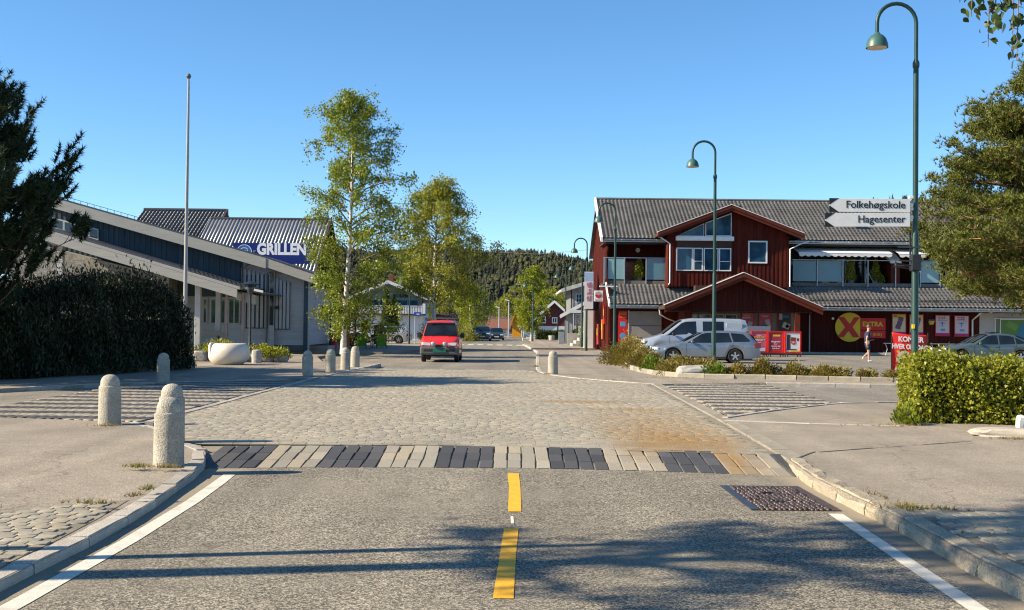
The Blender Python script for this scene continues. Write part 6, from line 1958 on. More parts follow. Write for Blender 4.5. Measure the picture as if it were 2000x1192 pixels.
part(MB().box(LP(428, 650, 62)[0] - 0.04, LP(428, 650, 62)[0] + 0.04, 61.9, 62.0, S, 1.0), 'rail_post', BLACKM, ml)
part(MB().lathe([(0.03, 0), (0.1, 0.02), (0.11, 0.18), (0.04, 0.2)], 10, (LP(541, 600, 66)[0], 66.0, 2.5)), 'wall_lamp', BLACKM, ml)

# black lantern
t = thing('lantern_post', 'black lantern post with flat hat in front of the grey building', 'lamp', (LP(489, 600, 57)[0], 57, S))
MB().lathe([(0.11, 0), (0.11, 0.05), (0.09, 0.1), (0.09, 0.55), (0.06, 0.62), (0.055, 2.95)], 12).build('post', BLACKM, t, 40)
MB().lathe([(0.06, 2.95), (0.16, 3.1), (0.17, 3.4), (0.14, 3.45)], 12).build('lantern', GLASS, t, 40)
MB().lathe([(0.12, 3.42), (0.42, 3.47), (0.44, 3.5), (0.2, 3.6), (0.05, 3.66)], 20).build('hat', BLACKM, t, 30)
# low hut roof at the edge of the frame
t = thing('low_shed', 'low shed with brown roof and white fascia behind the hedge at the edge', 'shed', (-20.5, 44, S))
MB().hexa([(-3, -1.5, 2.85), (2.3, -1.5, 2.62), (2.3, 3, 2.95), (-3, 3, 3.2)], [(-3, -1.5, 2.97), (2.3, -1.5, 2.74), (2.3, 3, 3.07), (-3, 3, 3.32)]).build('roof', mat('brown_felt', (0.16, 0.10, 0.07), 0.9, 0.2, 2), t)
MB().box(-3, 2.2, -1.35, 3, 0, 2.6).build('wall', SIDING, t)
MB().hexa([(-3, -1.56, 2.62), (2.3, -1.56, 2.4), (2.3, -1.505, 2.4), (-3, -1.505, 2.62)], [(-3, -1.56, 2.84), (2.3, -1.56, 2.61), (2.3, -1.505, 2.61), (-3, -1.505, 2.84)]).build('fascia', WHITE, t)

# ------------------------------------------------------------------ grill building
gb = thing('grill_building', 'dark red grill building with pale corrugated roof behind the birch', 'building', (-16, 72, S))
tile_roof('corrugated_roof', CORR, gb, -20.45, -12.3, (70.0, 3.5), (78.0, 8.72), per=0.235, row=4.6, amp=0.035, step=0.03, ns=6)
part(MB().tube([(-20.4, 78, 8.75), (-12.3, 78, 8.75)], 0.09, 7), 'ridge', TILEB, gb)
part(MB().hexa([(-20.4, 78, 8.6), (-12.3, 78, 8.6), (-12.3, 86, 3.4), (-20.4, 86, 3.4)], [(-20.4, 78, 8.72), (-12.3, 78, 8.72), (-12.3, 86, 3.52), (-20.4, 86, 3.52)]), 'rear_roof', TILEB, gb)
vclad('gable_wall', REDD, gb, 'y', 70.9, 85.5, S, lambda a: 3.3 + (a - 70.2) * 0.655 if a < 78 else 8.4 - (a - 78) * 0.655, -12.6, 1)
vclad('front_wall', REDD, gb, 'x', -21.5, -12.6, S, 3.6, 71.0, -1)
part(MB().hexa([(-12.32, 69.9, 3.2), (-12.22, 69.9, 3.2), (-12.22, 78, 8.5), (-12.32, 78, 8.5)], [(-12.32, 69.9, 3.55), (-12.22, 69.9, 3.55), (-12.22, 78, 8.85), (-12.32, 78, 8.85)]), 'barge_board', TRIMD, gb)
part(MB().hexa([(-12.32, 86, 3.2), (-12.22, 86, 3.2), (-12.22, 78, 8.5), (-12.32, 78, 8.5)], [(-12.32, 86, 3.55), (-12.22, 86, 3.55), (-12.22, 78, 8.85), (-12.32, 78, 8.85)]), 'barge_board', REDT, gb)
gutter(-21.4, -12.4, 69.85, 3.42, gb)
SHOPF = mat('shopfront_brown', (0.24, 0.15, 0.12), 0.7, 0.15, 3)
window(gb, 72.2, 75.2, 0.75, 2.6, -12.5, SHOPF, glass_mat('shopfront_glass', (0.10, 0.10, 0.12), 0.06), bars=(0.33, 0.66), out=1, axis='y')
window(gb, 76.2, 79.4, 0.75, 2.6, -12.5, SHOPF, glass_mat('shopfront_glass', (0.10, 0.10, 0.12), 0.06), bars=(0.5,), out=1, axis='y')
window(gb, 80.4, 81.6, S, 2.5, -12.5, SHOPF, GLASS, out=1, axis='y', name='door')
for y0, m in ((72.4, PW), (73.6, YEL), (74.4, PBLU), (76.6, PW), (78.4, PPNK)):
    part(MB().box(-12.425, -12.42, y0, y0 + 0.55, 0.85, 1.9), 'window_print', m, gb)
part(MB().hexa([(-12.5, 71.5, 2.75), (-11.2, 71.5, 2.55), (-11.2, 84, 2.55), (-12.5, 84, 2.75)], [(-12.5, 71.5, 3.0), (-11.2, 71.5, 2.7), (-11.2, 84, 2.7), (-12.5, 84, 3.0)]), 'street_canopy', BLACKM, gb)
part(MB().box(-13.0, -12.45, 70.8, 71.0, 0.7, 3.2), 'front_panel', SHOPF, gb)
for y in (72.0, 77.5, 83.5):
    part(MB().box(-11.35, -11.23, y, y + 0.12, S, 2.6), 'canopy_post', BLACKM, gb)
part(MB().box(-13.2, -11.2, 70.6, 84, S, S + 0.25), 'step', CONC, gb)

# grill sign on the roof
BLUE = mat('sign_blue', (0.006, 0.018, 0.16), 0.4, 0.06, 2)
LBL = mat('sign_light_blue', (0.03, 0.14, 0.42), 0.4, 0.06, 2)
sgn = thing('roof_sign', 'long blue roof sign with white GRILLEN lettering and round logo', 'sign', (-14.9, 69.6, 4.9))
a, b = LP(455, 474, 69.6), LP(607, 516, 69.6)
cx, cz = (a[0] + b[0]) / 2, (a[1] + b[1]) / 2
sgn.location = (cx, 69.6, cz)
sw, shh = (b[0] - a[0]), (a[1] - b[1])
MB().box(-sw / 2, sw / 2, -0.05, 0.05, -shh / 2, shh / 2).build('panel', BLUE, sgn, bevel=0.01)
o = text('lettering', 'GRILLEN', 0.92, paper('sign_white', (0.82, 0.83, 0.85)), sgn, (LP(550, 488, 69.6)[0] - cx, -0.055, LP(550, 488, 69.6)[1] - cz), bold=0.045, xs=0.84)
lx, lz = LP(477, 493, 69.6)[0] - cx, LP(477, 493, 69.6)[1] - cz
MB().lathe([(0.45, -0.006), (0.45, 0.0)], 40, (lx, -0.055, lz), 'Y').build('logo_disc', LBL, sgn)
def arc_mesh(r0, r1, a0, a1, y, n=28):
    mb = MB()
    P = [(lx + r * math.cos(q), lz + r * math.sin(q)) for r, rngq in ((r0, np.linspace(a0, a1, n)), (r1, np.linspace(a1, a0, n))) for q in rngq]
    for i in range(n - 1):
        mb.prism([P[i], P[i + 1], P[2 * n - 2 - i], P[2 * n - 1 - i]], y - 0.004, y, 'Y')
    return mb
arc_mesh(0.43, 0.47, 0.0, 2 * math.pi, -0.064).build('logo_ring', PW, sgn)
arc_mesh(0.25, 0.29, R(40), R(140), -0.064).build('logo_arc', PW, sgn)
text('lettering', 'GOL', 0.3, PW, sgn, (lx, -0.066, lz), bold=0.01)
text('lettering', '17', 0.16, PW, sgn, (lx + 0.6, -0.058, lz + 0.05))
for xx in (-1.8, 0, 1.8): MB().bar((xx, 0.05, -shh / 2 + 0.1), (xx, 1.6, -shh / 2 + 0.3), 0.05, 0.05).build('strut', GALV, sgn)

# neighbouring higher black-tiled roof
nb = thing('tiled_house', 'house with black tiled roof and brown gable behind the grey building', 'house', (-23, 80, S))
tile_roof('roof_tiles', TILEB, nb, -26.2, -20.3, (75.0, 5.9), (82.0, 9.65), per=0.25, row=0.42, amp=0.035, step=0.035)
part(MB().hexa([(-26.2, 82, 9.5), (-20.3, 82, 9.5), (-20.3, 89, 5.8), (-26.2, 89, 5.8)], [(-26.2, 82, 9.65), (-20.3, 82, 9.65), (-20.3, 89, 5.95), (-26.2, 89, 5.95)]), 'rear_roof', TILEB, nb)
vclad('gable_wall', REDD, nb, 'y', 75.6, 88.5, S, lambda a: 5.9 + (a - 75.3) * 0.52 if a < 82 else 9.3 - (a - 82) * 0.52, -20.6, 1)
vclad('front_wall', REDD, nb, 'x', -26.0, -20.6, S, 6.0, 75.7, -1)
part(MB().hexa([(-20.32, 74.9, 5.55), (-20.2, 74.9, 5.55), (-20.2, 82, 9.4), (-20.32, 82, 9.4)], [(-20.32, 74.9, 5.95), (-20.2, 74.9, 5.95), (-20.2, 82, 9.78), (-20.32, 82, 9.78)]), 'barge_board', TRIMD, nb)
part(MB().tube([(-26.2, 82, 9.7), (-20.3, 82, 9.7)], 0.1, 7), 'ridge', TILEB, nb)

# ------------------------------------------------------------------ houses down the street
HWHITE = mat('house_white', (0.56, 0.58, 0.60), 0.75, 0.06, 2)
HBLUE = mat('house_blue_grey', (0.24, 0.30, 0.34), 0.75, 0.08, 2)
wh = thing('balcony_house', 'white and blue-grey house with long white balcony and low gable', 'house', (-13, 126, S))
part(MB().box(-18.5, -9.6, 125, 133, S, 2.9), 'ground_floor', HWHITE, wh)
vclad('upper_wall', HBLUE, wh, 'x', -18.3, -9.7, 2.9, lambda a: 6.2 - abs(a + 13.3) * 0.42, 126.2, -1, 0.4, 0.06)
part(MB().box(-9.8, -9.7, 126.2, 133, 2.9, 4.6), 'side_wall', HBLUE, wh)
for sx in (-1, 1):
    a, b = -13.3 + sx * 4.6, -13.3
    part(MB().hexa([(a, 124.2, 4.3), (b, 124.2, 6.23), (b, 134, 6.23), (a, 134, 4.3)], [(a, 124.2, 4.5), (b, 124.2, 6.45), (b, 134, 6.45), (a, 134, 4.5)]), 'roof', TILEB, wh)
    part(MB().hexa([(a, 124.1, 4.2), (b, 124.1, 6.13), (b, 124.18, 6.13), (a, 124.18, 4.2)], [(a, 124.1, 4.52), (b, 124.1, 6.47), (b, 124.18, 6.47), (a, 124.18, 4.52)]), 'barge_board', HWHITE, wh)
part(MB().box(-18.6, -9.4, 124.2, 126.2, 2.72, 2.88), 'balcony_floor', TRIMD, wh)
for i in range(52):
    x = -18.5 + i * 0.175
    part(MB().box(x, x + 0.11, 124.2, 124.23, 2.9, 3.68), 'baluster', HWHITE, wh)
part(MB().box(-18.6, -9.4, 124.16, 124.26, 3.69, 3.76), 'handrail', HWHITE, wh)
part(MB().box(-9.6, -9.3, 124.15, 124.35, 2.9, 4.0), 'corner_post', HWHITE, wh)
window(wh, -16.2, -13.5, 3.3, 4.45, 126.1, HBLUE, GLASSB, bars=(0.33, 0.66))
window(wh, -13.2, -10.2, 3.3, 4.45, 126.1, HBLUE, GLASSB, bars=(0.6,))
window(wh, -13.1, -11.2, 4.6, 5.1, 126.1, HBLUE, GLASSB)
part(MB().box(-13.6, -13.1, 128, 128.5, 6.2, 7.3), 'chimney', BRK, wh)
part(MB().tube([(-12.4, 128, 5.9), (-12.4, 128, 7.6)], 0.03, 5), 'aerial', GALV, wh)
part(MB().tube([(-14.2, 128, 7.55), (-12.0, 128, 7.55)], 0.03, 5), 'aerial', GALV, wh)

gh = thing('grey_house', 'old grey wooden house with white trimmed eaves behind the lamps', 'house', (8, 110, S))
GH = mat('grey_house_boards', (0.33, 0.335, 0.325), 0.75, 0.1, 2, 0.12, 20, 0.2)
vclad('wall', GH, gh, 'x', 5.6, 12.5, S, lambda a: 5.3 + (a - 5.4) * 0.32, 110, -1, 0.4, 0.08)
vclad('side_wall', GH, gh, 'y', 110, 120, S, 5.2, 5.6, -1, 0.4, 0.08)
part(MB().hexa([(4.7, 109.0, 5.05), (12.5, 109.0, 7.5), (12.5, 121, 7.5), (4.7, 121, 5.05)], [(4.7, 109.0, 5.25), (12.5, 109.0, 7.7), (12.5, 121, 7.7), (4.7, 121, 5.25)]), 'roof', TILEB, gh)
part(MB().hexa([(4.65, 108.9, 4.92), (12.5, 108.9, 7.35), (12.5, 108.98, 7.35), (4.65, 108.98, 4.92)], [(4.65, 108.9, 5.28), (12.5, 108.9, 7.73), (12.5, 108.98, 7.73), (4.65, 108.98, 5.28)]), 'barge_board', mat('trim_grey', (0.50, 0.50, 0.48), 0.6), gh)
part(MB().tube([(4.65, 109, 5.1), (4.65, 121, 5.1)], 0.1, 8), 'gutter', WHITE, gh)
part(MB().hexa([(4.5, 106.8, 2.6), (7.3, 106.8, 4.2), (7.3, 110, 4.2), (4.5, 110, 2.6)], [(4.5, 106.8, 2.75), (7.3, 106.8, 4.35), (7.3, 110, 4.35), (4.5, 110, 2.75)]), 'porch_roof', TILEB, gh)
part(MB().hexa([(4.45, 106.7, 2.45), (7.3, 106.7, 4.05), (7.3, 106.78, 4.05), (4.45, 106.78, 2.45)], [(4.45, 106.7, 2.8), (7.3, 106.7, 4.4), (7.3, 106.78, 4.4), (4.45, 106.78, 2.8)]), 'barge_board', WHITE, gh)
vclad('porch_wall', GH, gh, 'x', 5.0, 7.4, S, lambda a: 2.8 + (a - 4.5) * 0.45, 107.6, -1, 0.35, 0.07)
window(gh, 6.05, 6.65, 4.0, 4.85, 109.95, WHITE, GLASSB, bars=(0.5,), hbars=(0.5,))
window(gh, 5.9, 6.85, 1.55, 2.9, 107.55, WHITE, glass_mat('cream_pane', (0.30, 0.28, 0.22), 0.2), bars=(0.5,), hbars=(0.33, 0.66))
part(MB().box(4.7, 9.5, 97.8, 98.0, S, 1.15), 'front_wall', CONC, gh)
st = thing('concrete_steps', 'concrete garden steps beside the low wall behind the shop corner', 'steps', (4.9, 93, S))
for i in range(4):
    MB().box(0.0 + i * 0.3, 1.7, i * 0.4, 4 + 0.4, i * 0.22, (i + 1) * 0.22).build('step', CONC, st)
pf = thing('picket_fence', 'white picket fence above the low concrete wall beside the shop', 'fence', (5.6, 97, S + 0.9))
for i in range(22): MB().box(i * 0.14, i * 0.14 + 0.09, 0, 0.03, 0, 0.75).build('picket', WHITE, pf)
MB().box(0, 3.1, 0.035, 0.07, 0.2, 0.28).build('rail', WHITE, pf)
lw = thing('garden_wall', 'low pale concrete garden wall next to the shop corner', 'wall', (5.7, 91, S))
MB().box(0, 1.9, 0, 0.25, 0, 1.15).build('wall', CONC, lw, bevel=0.02)
MB().box(-0.05, 1.95, -0.04, 0.29, 1.152, 1.22).build('capping', CONC, lw)
sg = thing('arrow_sign', 'small white arrow sign on a post before the grey house', 'sign', (5.55, 104, S))
MB().prism([(-0.7, -0.13), (0.45, -0.13), (0.62, 0), (0.45, 0.13), (-0.7, 0.13)], -0.03, 0.0, 'Y').build('panel', SIGNW, sg, loc=(0.3, 0, 2.95))
MB().tube([(0, 0.03, 0), (0, 0.03, 3.05)], 0.04, 7).build('post', GALV, sg)

def simple_house(name, lab, x0, x1, y0, y1, h, rh, wm, rm, axis='y', base=None, trim=WHITE, wins=(), over=0.4):
    """gabled house; axis = ridge direction"""
    t = thing(name, lab, 'house', ((x0 + x1) / 2, y0, 0))
    if base: part(MB().box(x0 - 0.03, x1 + 0.03, y0 - 0.03, y1 + 0.03, 0, base), 'ground_floor', HWHITE, t)
    zb = base or 0
    if axis == 'y':
        c = (x0 + x1) / 2
        part(MB().prism([(x0, zb), (x1, zb), (x1, h), (c, h + rh), (x0, h)], y0, y1, 'Y'), 'wall', wm, t)
        for a in (x0 - over, x1 + over):
            zz = h - over * rh / (c - x0)
            part(MB().hexa([(a, y0 - over, zz), (c, y0 - over, h + rh), (c, y1 + over, h + rh), (a, y1 + over, zz)], [(a, y0 - over, zz + 0.2), (c, y0 - over, h + rh + 0.2), (c, y1 + over, h + rh + 0.2), (a, y1 + over, zz + 0.2)]), 'roof', rm, t)
            part(MB().hexa([(a, y0 - over - 0.06, zz - 0.15), (c, y0 - over - 0.06, h + rh - 0.15), (c, y0 - over - 0.005, h + rh - 0.15), (a, y0 - over - 0.005, zz - 0.15)], [(a, y0 - over - 0.06, zz + 0.22), (c, y0 - over - 0.06, h + rh + 0.22), (c, y0 - over - 0.005, h + rh + 0.22), (a, y0 - over - 0.005, zz + 0.22)]), 'barge_board', trim, t)
    else:
        c = (y0 + y1) / 2
        part(MB().prism([(y0, zb), (y1, zb), (y1, h), (c, h + rh), (y0, h)], x0, x1, 'X'), 'wall', wm, t)
        for a in (y0 - over, y1 + over):
            zz = h - over * rh / (c - y0)
            part(MB().hexa([(x0 - over, a, zz), (x1 + over, a, zz), (x1 + over, c, h + rh), (x0 - over, c, h + rh)], [(x0 - over, a, zz + 0.2), (x1 + over, a, zz + 0.2), (x1 + over, c, h + rh + 0.2), (x0 - over, c, h + rh + 0.2)]), 'roof', rm, t)
    for (a, b, c2, d) in wins: window(t, a, b, c2, d, y0 - 0.02, trim, GLASS, bars=(0.5,), fw=0.12)
    return t
DRED = mat('house_dark_red', (0.115, 0.024, 0.022), 0.75, 0.15, 2)
simple_house('red_house', 'dark red wooden house with white barge boards and white ground floor', 2.6, 8.4, 150, 160, 2.3, 2.6, DRED, TILEB, 'y', 1.75, WHITE, [(3.3, 4.4, 2.1, 3.0), (5.2, 5.9, 2.1, 2.9)])
simple_house('yellow_house', 'small bright yellow house at the end of the street', 0.1, 1.6, 180, 186, 2.6, 1.9, mat('house_yellow', (0.60, 0.27, 0.01), 0.7), TILEB, 'y', None, mat('yellow_trim', (0.6, 0.27, 0.01), 0.7))
simple_house('white_shed', 'small white shed beside the yellow house', 1.5, 3.3, 172, 178, 1.7, 1.0, HWHITE, TILEB, 'y')
simple_house('brick_house', 'long low house with orange-brown roof at the street end', -4.2, -0.6, 200, 208, 1.2, 1.5, mat('house_cream', (0.55, 0.5, 0.42), 0.7), mat('orange_roof', (0.18, 0.075, 0.045), 0.8), 'x')
simple_house('brown_house', 'brown roofed house among trees behind the oncoming cars', -7.5, -3.6, 235, 243, 1.8, 1.8, mat('house_brown', (0.16, 0.10, 0.07), 0.8), mat('brown_roof', (0.09, 0.06, 0.048), 0.85), 'x')
simple_house('brown_house', 'second brown roofed house at the foot of the hill beyond the lamp posts', -2.6, 2.6, 250, 258, 1.8, 1.7, mat('house_brown', (0.16, 0.10, 0.07), 0.8), mat('brown_roof', (0.09, 0.06, 0.048), 0.85), 'x')
simple_house('brown_shed', 'dark brown roofed shed behind the blue street sign', -9.8, -7.6, 150, 156, 2.0, 1.0, mat('house_brown', (0.16, 0.10, 0.07), 0.8), mat('rust_roof', (0.07, 0.026, 0.018), 0.85), 'x')

# power line
o = MB().tube([(-8, 300, 21), (6, 290, 19.8), (20, 280, 20.5)], 0.045, 4).build('power_line', BLACKM)
tag(o, 'thin power line crossing the sky in front of the hill', 'cable')
# blue street sign on its post
t = thing('street_sign', 'small blue street sign on a grey post left of the red van', 'sign', (-7.85, 94, S))
MB().tube([(0, 0, 0), (0, 0, 2.55)], 0.04, 7).build('post', GALV, t)
MB().box(-0.1, 0.5, -0.05, -0.03, 2.3, 2.62).build('panel', mat('street_blue', (0.02, 0.09, 0.42), 0.4), t)
MB().box(0.1, 0.35, -0.056, -0.051, 2.42, 2.5).build('print_block', PW, t)
# ------------------------------------------------------------------ cars
def paint(name, col, metal=0.3, rough=0.32):
    return mat('paint_' + name, col, rough, 0.05, 1.5, 0.03, 90, 0.01, metal=metal, spec=0.5, coat=0.7)
TYRE = mat('tyre', (0.018, 0.018, 0.018), 0.85, 0.2, 8)
ALLOY = mat('alloy', (0.50, 0.51, 0.52), 0.3, 0.1, 6, metal=0.8)
CGLASS = glass_mat('car_glass', (0.010, 0.014, 0.017), 0.03)
CBLACK = mat('car_black_plastic', (0.02, 0.02, 0.021), 0.55, 0.15, 5)
CGREY = mat('car_grey_plastic', (0.10, 0.10, 0.10), 0.6, 0.15, 5)
LENS = mat('headlight_lens', (0.68, 0.70, 0.70), 0.12, 0.1, 12, spec=0.8, coat=0.6)
TAIL = mat('tail_lens', (0.32, 0.008, 0.01), 0.2, 0.15, 10, spec=0.7, coat=0.5)
AMBER = mat('amber_lens', (0.70, 0.20, 0.01), 0.2, 0.1, 10, spec=0.7)
PLATE = mat('number_plate', (0.68, 0.68, 0.66), 0.5, 0.05, 5)
PLATEG = mat('number_plate_green', (0.01, 0.15, 0.09), 0.5, 0.05, 5)

def interp(pts, u):
    xs, ys = [p[0] for p in pts], [p[1] for p in pts]
    return float(np.interp(u, xs, ys))

def car(name, label, loc, heading, L, W, top, belt, wheels, wr, pm, side_wins, ws, rw, zlow=0.22, low_m=None, low_z=0.0, tumble=0.3, nose=0.14, tailc=0.10, detail=True, plate_m=None, group=None, cat='car', roof_edge=0.10, lights=(0.66, 0.13), tail_z=(0.72, 0.2), grille=(0.5, 0.68), rack=False, handles=(), seams=(), plan=None, mirror_u=None, face=None):
    """body lofted from its side silhouette: u runs from the nose (0) to the tail (L); local +x is forward"""
    t = thing(name, label, cat, loc, heading, group)
    X = lambda u: L / 2 - u
    # stations: dense at the wheel arches and the ends
    us = set(np.round(np.linspace(0, L, 46), 3))
    for c in wheels:
        for k in range(-10, 11): us.add(round(c + (wr + 0.05) * math.sin(k / 10 * math.pi / 2), 3))
    for e in (0.0, 0.02, 0.06, 0.12, 0.2, L - 0.2, L - 0.1, L - 0.04): us.add(round(e, 3))
    for p in top: us.add(round(p[0], 3))
    us = sorted(q for q in us if 0 <= q <= L)
    hw = W / 2
    def plan_w(u):
        f = min(1.0, u / 0.75); b = min(1.0, (L - u) / 0.65)
        return hw * (1 - nose * (1 - f) ** 2.2 - tailc * (1 - b) ** 2.4)
    arch = wr + 0.055
    def low(u):
        z = zlow + (0.06 * max(0, 1 - u / 0.35)) + 0.05 * max(0, 1 - (L - u) / 0.4)
        for c in wheels:
            d = abs(u - c)
            if d < arch: z = max(z, wr + math.sqrt(arch * arch - d * d) * 0.97)
        return z
    def bz(u): return min(interp(belt, u), interp(top, u) - 0.045)
    def section(u):
        w_, z0, zb, zt = plan_w(u), low(u), bz(u), interp(top, u)
        zb = max(zb, z0 + 0.03)
        zt = max(zt, zb + 0.03)
        gh_ = zt - zb
        yt = w_ * 0.955 - tumble * gh_
        sill, hip = 0.45, 0.62
        re = min(roof_edge, gh_ * 0.7)
        zs = lambda f: z0 + (zb - z0) * f
        pr = [(w_ * 0.965, z0), (w_ * 0.985, zs(0.18)), (w_ * 0.985 if z0 < 0.4 else w_, zs(0.4)), (w_, zs(0.7)), (w_ * 0.99, zs(0.9)), (w_ * 0.955, zb),
              (w_ * 0.955 - tumble * (gh_ - re), zt - re), (yt - re * 0.45, zt - re * 0.28), (yt - re * 1.5, zt), (yt * 0.45, zt + 0.018), (0.0, zt + 0.024)]
        return pr
    secs = [section(u) for u in us]
    m = len(secs[0])
    V, F = [], []
    for u, s in zip(us, secs):
        for y, z in s: V.append((X(u), y, z))
        for y, z in reversed(s[:-1]): V.append((X(u), -y, z))
    k = 2 * m - 1
    for i in range(len(us) - 1):
        for j in range(k - 1):
            F.append((i * k + j, i * k + j + 1, (i + 1) * k + j + 1, (i + 1) * k + j))
    for e in (0, len(us) - 1):
        o0 = e * k
        for j in range(m - 1):
            F.append((o0 + j, o0 + j + 1, o0 + k - 2 - j, o0 + k - 1 - j) if j < m - 2 else (o0 + j, o0 + j + 1, o0 + k - 1 - j))
    MB().add(V, F).build('body', pm, t, 38)
    # lower cladding and floor
    MB().box(-L / 2 + 0.35, L / 2 - 0.3, -hw + 0.22, hw - 0.22, zlow - 0.04, min(0.75, interp(belt, L / 2) - 0.1)).build('underbody', CBLACK, t)
    def sy(u, z): return plan_w(u) * 0.955 - tumble * max(0, z - bz(u))
    # side windows
    for sgn in (1, -1):
        for w_ in side_wins:
            out = [(X(u), sgn * (sy(u, z) + 0.004), z) for u, z in w_]
            inn = [(X(u), sgn * (sy(u, z) - 0.02), z) for u, z in w_]
            n = len(w_)
            MB().add(out + inn, [tuple(range(n)), tuple(reversed(range(n, 2 * n)))] + [(i, (i + 1) % n, (i + 1) % n + n, i + n) for i in range(n)]).build('window', CGLASS, t)
    # windscreen and rear window follow the silhouette
    def screen(u0, u1, inset, nm):
        n, q = 8, 10
        vs, fs = [], []
        for i in range(n + 1):
            u = u0 + (u1 - u0) * i / n
            zt, zb = interp(top, u), bz(u)
            yt = (plan_w(u) * 0.955 - tumble * max(0.03, zt - zb)) - inset
            for j in range(q + 1):
                f = j / q * 2 - 1
                vs.append((X(u), yt * f, zt + 0.018 * (1 - abs(f) ** 2) + 0.012))
        for i in range(n):
            for j in range(q):
                a = i * (q + 1) + j
                fs.append((a, a + 1, a + q + 2, a + q + 1))
        mb = MB().add(vs, fs)
        d = Vector((X(u1) - X(u0), 0, interp(top, u1) - interp(top, u0))).normalized()
        nn = Vector((d.z, 0, -d.x)) * (-1)
        if nn.z < 0: nn = -nn
        mb.v = [tuple(Vector(v) + nn * 0.01) for v in mb.v]
        return mb.build(nm, CGLASS, t, 40, fix=True)
    if ws: screen(ws[0], ws[1], 0.035, 'windscreen')
    if rw: screen(rw[0], rw[1], 0.05, 'rear_window')
    # wheels
    wt = 0.21
    for c in wheels:
        for sgn in (1, -1):
            yy = sgn * (plan_w(c) - wt / 2 - 0.015)
            prof = [(wr * 0.62, -wt / 2 + 0.02), (wr * 0.9, -wt / 2), (wr * 0.985, -wt / 2 + 0.035), (wr, 0), (wr * 0.985, wt / 2 - 0.035), (wr * 0.9, wt / 2), (wr * 0.62, wt / 2 - 0.02)]
            wh_ = MB().lathe(prof, 30, (X(c), yy, wr), 'Y').build('wheel', TYRE, t, 40)
            yo = yy + sgn * (wt / 2 - 0.03)
            rim = MB()
            n = 28
            R0, R1 = wr * 0.68, wr * 0.57
            ring = []
            for q in range(n):
                a, b = 2 * math.pi * q / n, 2 * math.pi * (q + 1) / n
                rim.add([(X(c) + R0 * math.cos(a), yo + sgn * 0.012, wr + R0 * math.sin(a)), (X(c) + R0 * math.cos(b), yo + sgn * 0.012, wr + R0 * math.sin(b)), (X(c) + R1 * math.cos(b), yo, wr + R1 * math.sin(b)), (X(c) + R1 * math.cos(a), yo, wr + R1 * math.sin(a))], [(0, 1, 2, 3)])
            for q in range(5):
                a = 2 * math.pi * q / 5 + 0.3
                p = (X(c) + 0.03 * math.cos(a), yo + sgn * 0.006, wr + 0.03 * math.sin(a))
                e = (X(c) + R1 * 1.03 * math.cos(a), yo + sgn * 0.004, wr + R1 * 1.03 * math.sin(a))
                rim.bar(p, e, 0.03, wr * 0.2, (-math.sin(a), 0, math.cos(a)))
            rim.lathe([(0.06, -0.01), (0.06, 0.012), (0.03, 0.02)], 12, (X(c), yo, wr), 'Y')
            rim.build('rim', ALLOY, wh_, fix=False)
            MB().lathe([(R0, -0.02), (R0, 0.0)], 20, (X(c), yo - sgn * 0.02, wr), 'Y').build('brake_disc', CBLACK, wh_)
    # lamps
    def on_nose(y, z, du=0.0):
        return (X(0.0) - 0.0 - du, y, z)
    for sgn in (1, -1):
        zz, hh = lights
        y0, y1 = hw * 0.47, hw * 0.93
        n = 6
        vs, fs = [], []
        for i in range(n + 1):
            y = y0 + (y1 - y0) * i / n
            f = max(0.0, (y / hw - (1 - nose)) / nose)
            u = max(0.0, 0.75 * (1 - ((1 - y / hw) / nose) ** (1 / 2.2))) if y > hw * (1 - nose) else 0.0
            x = X(u) + 0.014
            for z in (zz - hh / 2 + 0.02 * i / n, zz + hh / 2 + 0.02 * i / n):
                vs.append((x, sgn * y, z)); vs.append((x - 0.06, sgn * y, z))
        for i in range(n):
            a = i * 4
            fs += [(a, a + 2, a + 6, a + 4), (a + 2, a + 3, a + 7, a + 6), (a, a + 4, a + 5, a + 1)]
        fs += [(0, 1, 3, 2), (n * 4, n * 4 + 2, n * 4 + 3, n * 4 + 1)]
        MB().add(vs, fs).build('headlight', LENS, t)
        zt_, ht = tail_z
        vs, fs = [], []
        y0, y1 = hw * 0.7, hw * 0.97
        for i in range(n + 1):
            y = y0 + (y1 - y0) * i / n
            u = max(0.0, 0.65 * (1 - ((1 - y / hw) / tailc) ** (1 / 2.4))) if y > hw * (1 - tailc) else 0.0
            x = X(L - u) - 0.014
            for z in (zt_ - ht / 2, zt_ + ht / 2):
                vs.append((x, sgn * (y + 0.006), z)); vs.append((x + 0.06, sgn * y, z))
        for i in range(n):
            a = i * 4
            fs += [(a, a + 2, a + 6, a + 4), (a + 2, a + 3, a + 7, a + 6), (a, a + 4, a + 5, a + 1)]
        fs += [(0, 1, 3, 2), (n * 4, n * 4 + 2, n * 4 + 3, n * 4 + 1)]
        MB().add(vs, fs).build('tail_light', TAIL, t)
        if mirror_u:
            zb = bz(mirror_u) + 0.06
            yb = plan_w(mirror_u) * 0.955
            mb = MB()
            mb.lathe([(0.02, -0.07), (0.07, -0.05), (0.085, 0.0), (0.075, 0.04), (0.02, 0.06)], 12, (X(mirror_u), sgn * (yb + 0.12), zb + 0.03), 'X')
            mb.bar((X(mirror_u), sgn * (yb - 0.03), zb), (X(mirror_u), sgn * (yb + 0.1), zb + 0.02), 0.04, 0.03)
            mb.build('mirror', pm if not low_m else CBLACK, t, 40)
        for u in handles:
            z = bz(u) - 0.1
            MB().box(X(u) - 0.09, X(u) + 0.09, min(sgn * (plan_w(u) * 0.985), sgn * (plan_w(u) + 0.022)), max(sgn * (plan_w(u) * 0.985), sgn * (plan_w(u) + 0.022)), z - 0.018, z + 0.018).build('door_handle', CBLACK if low_m else pm, t, bevel=0.006)
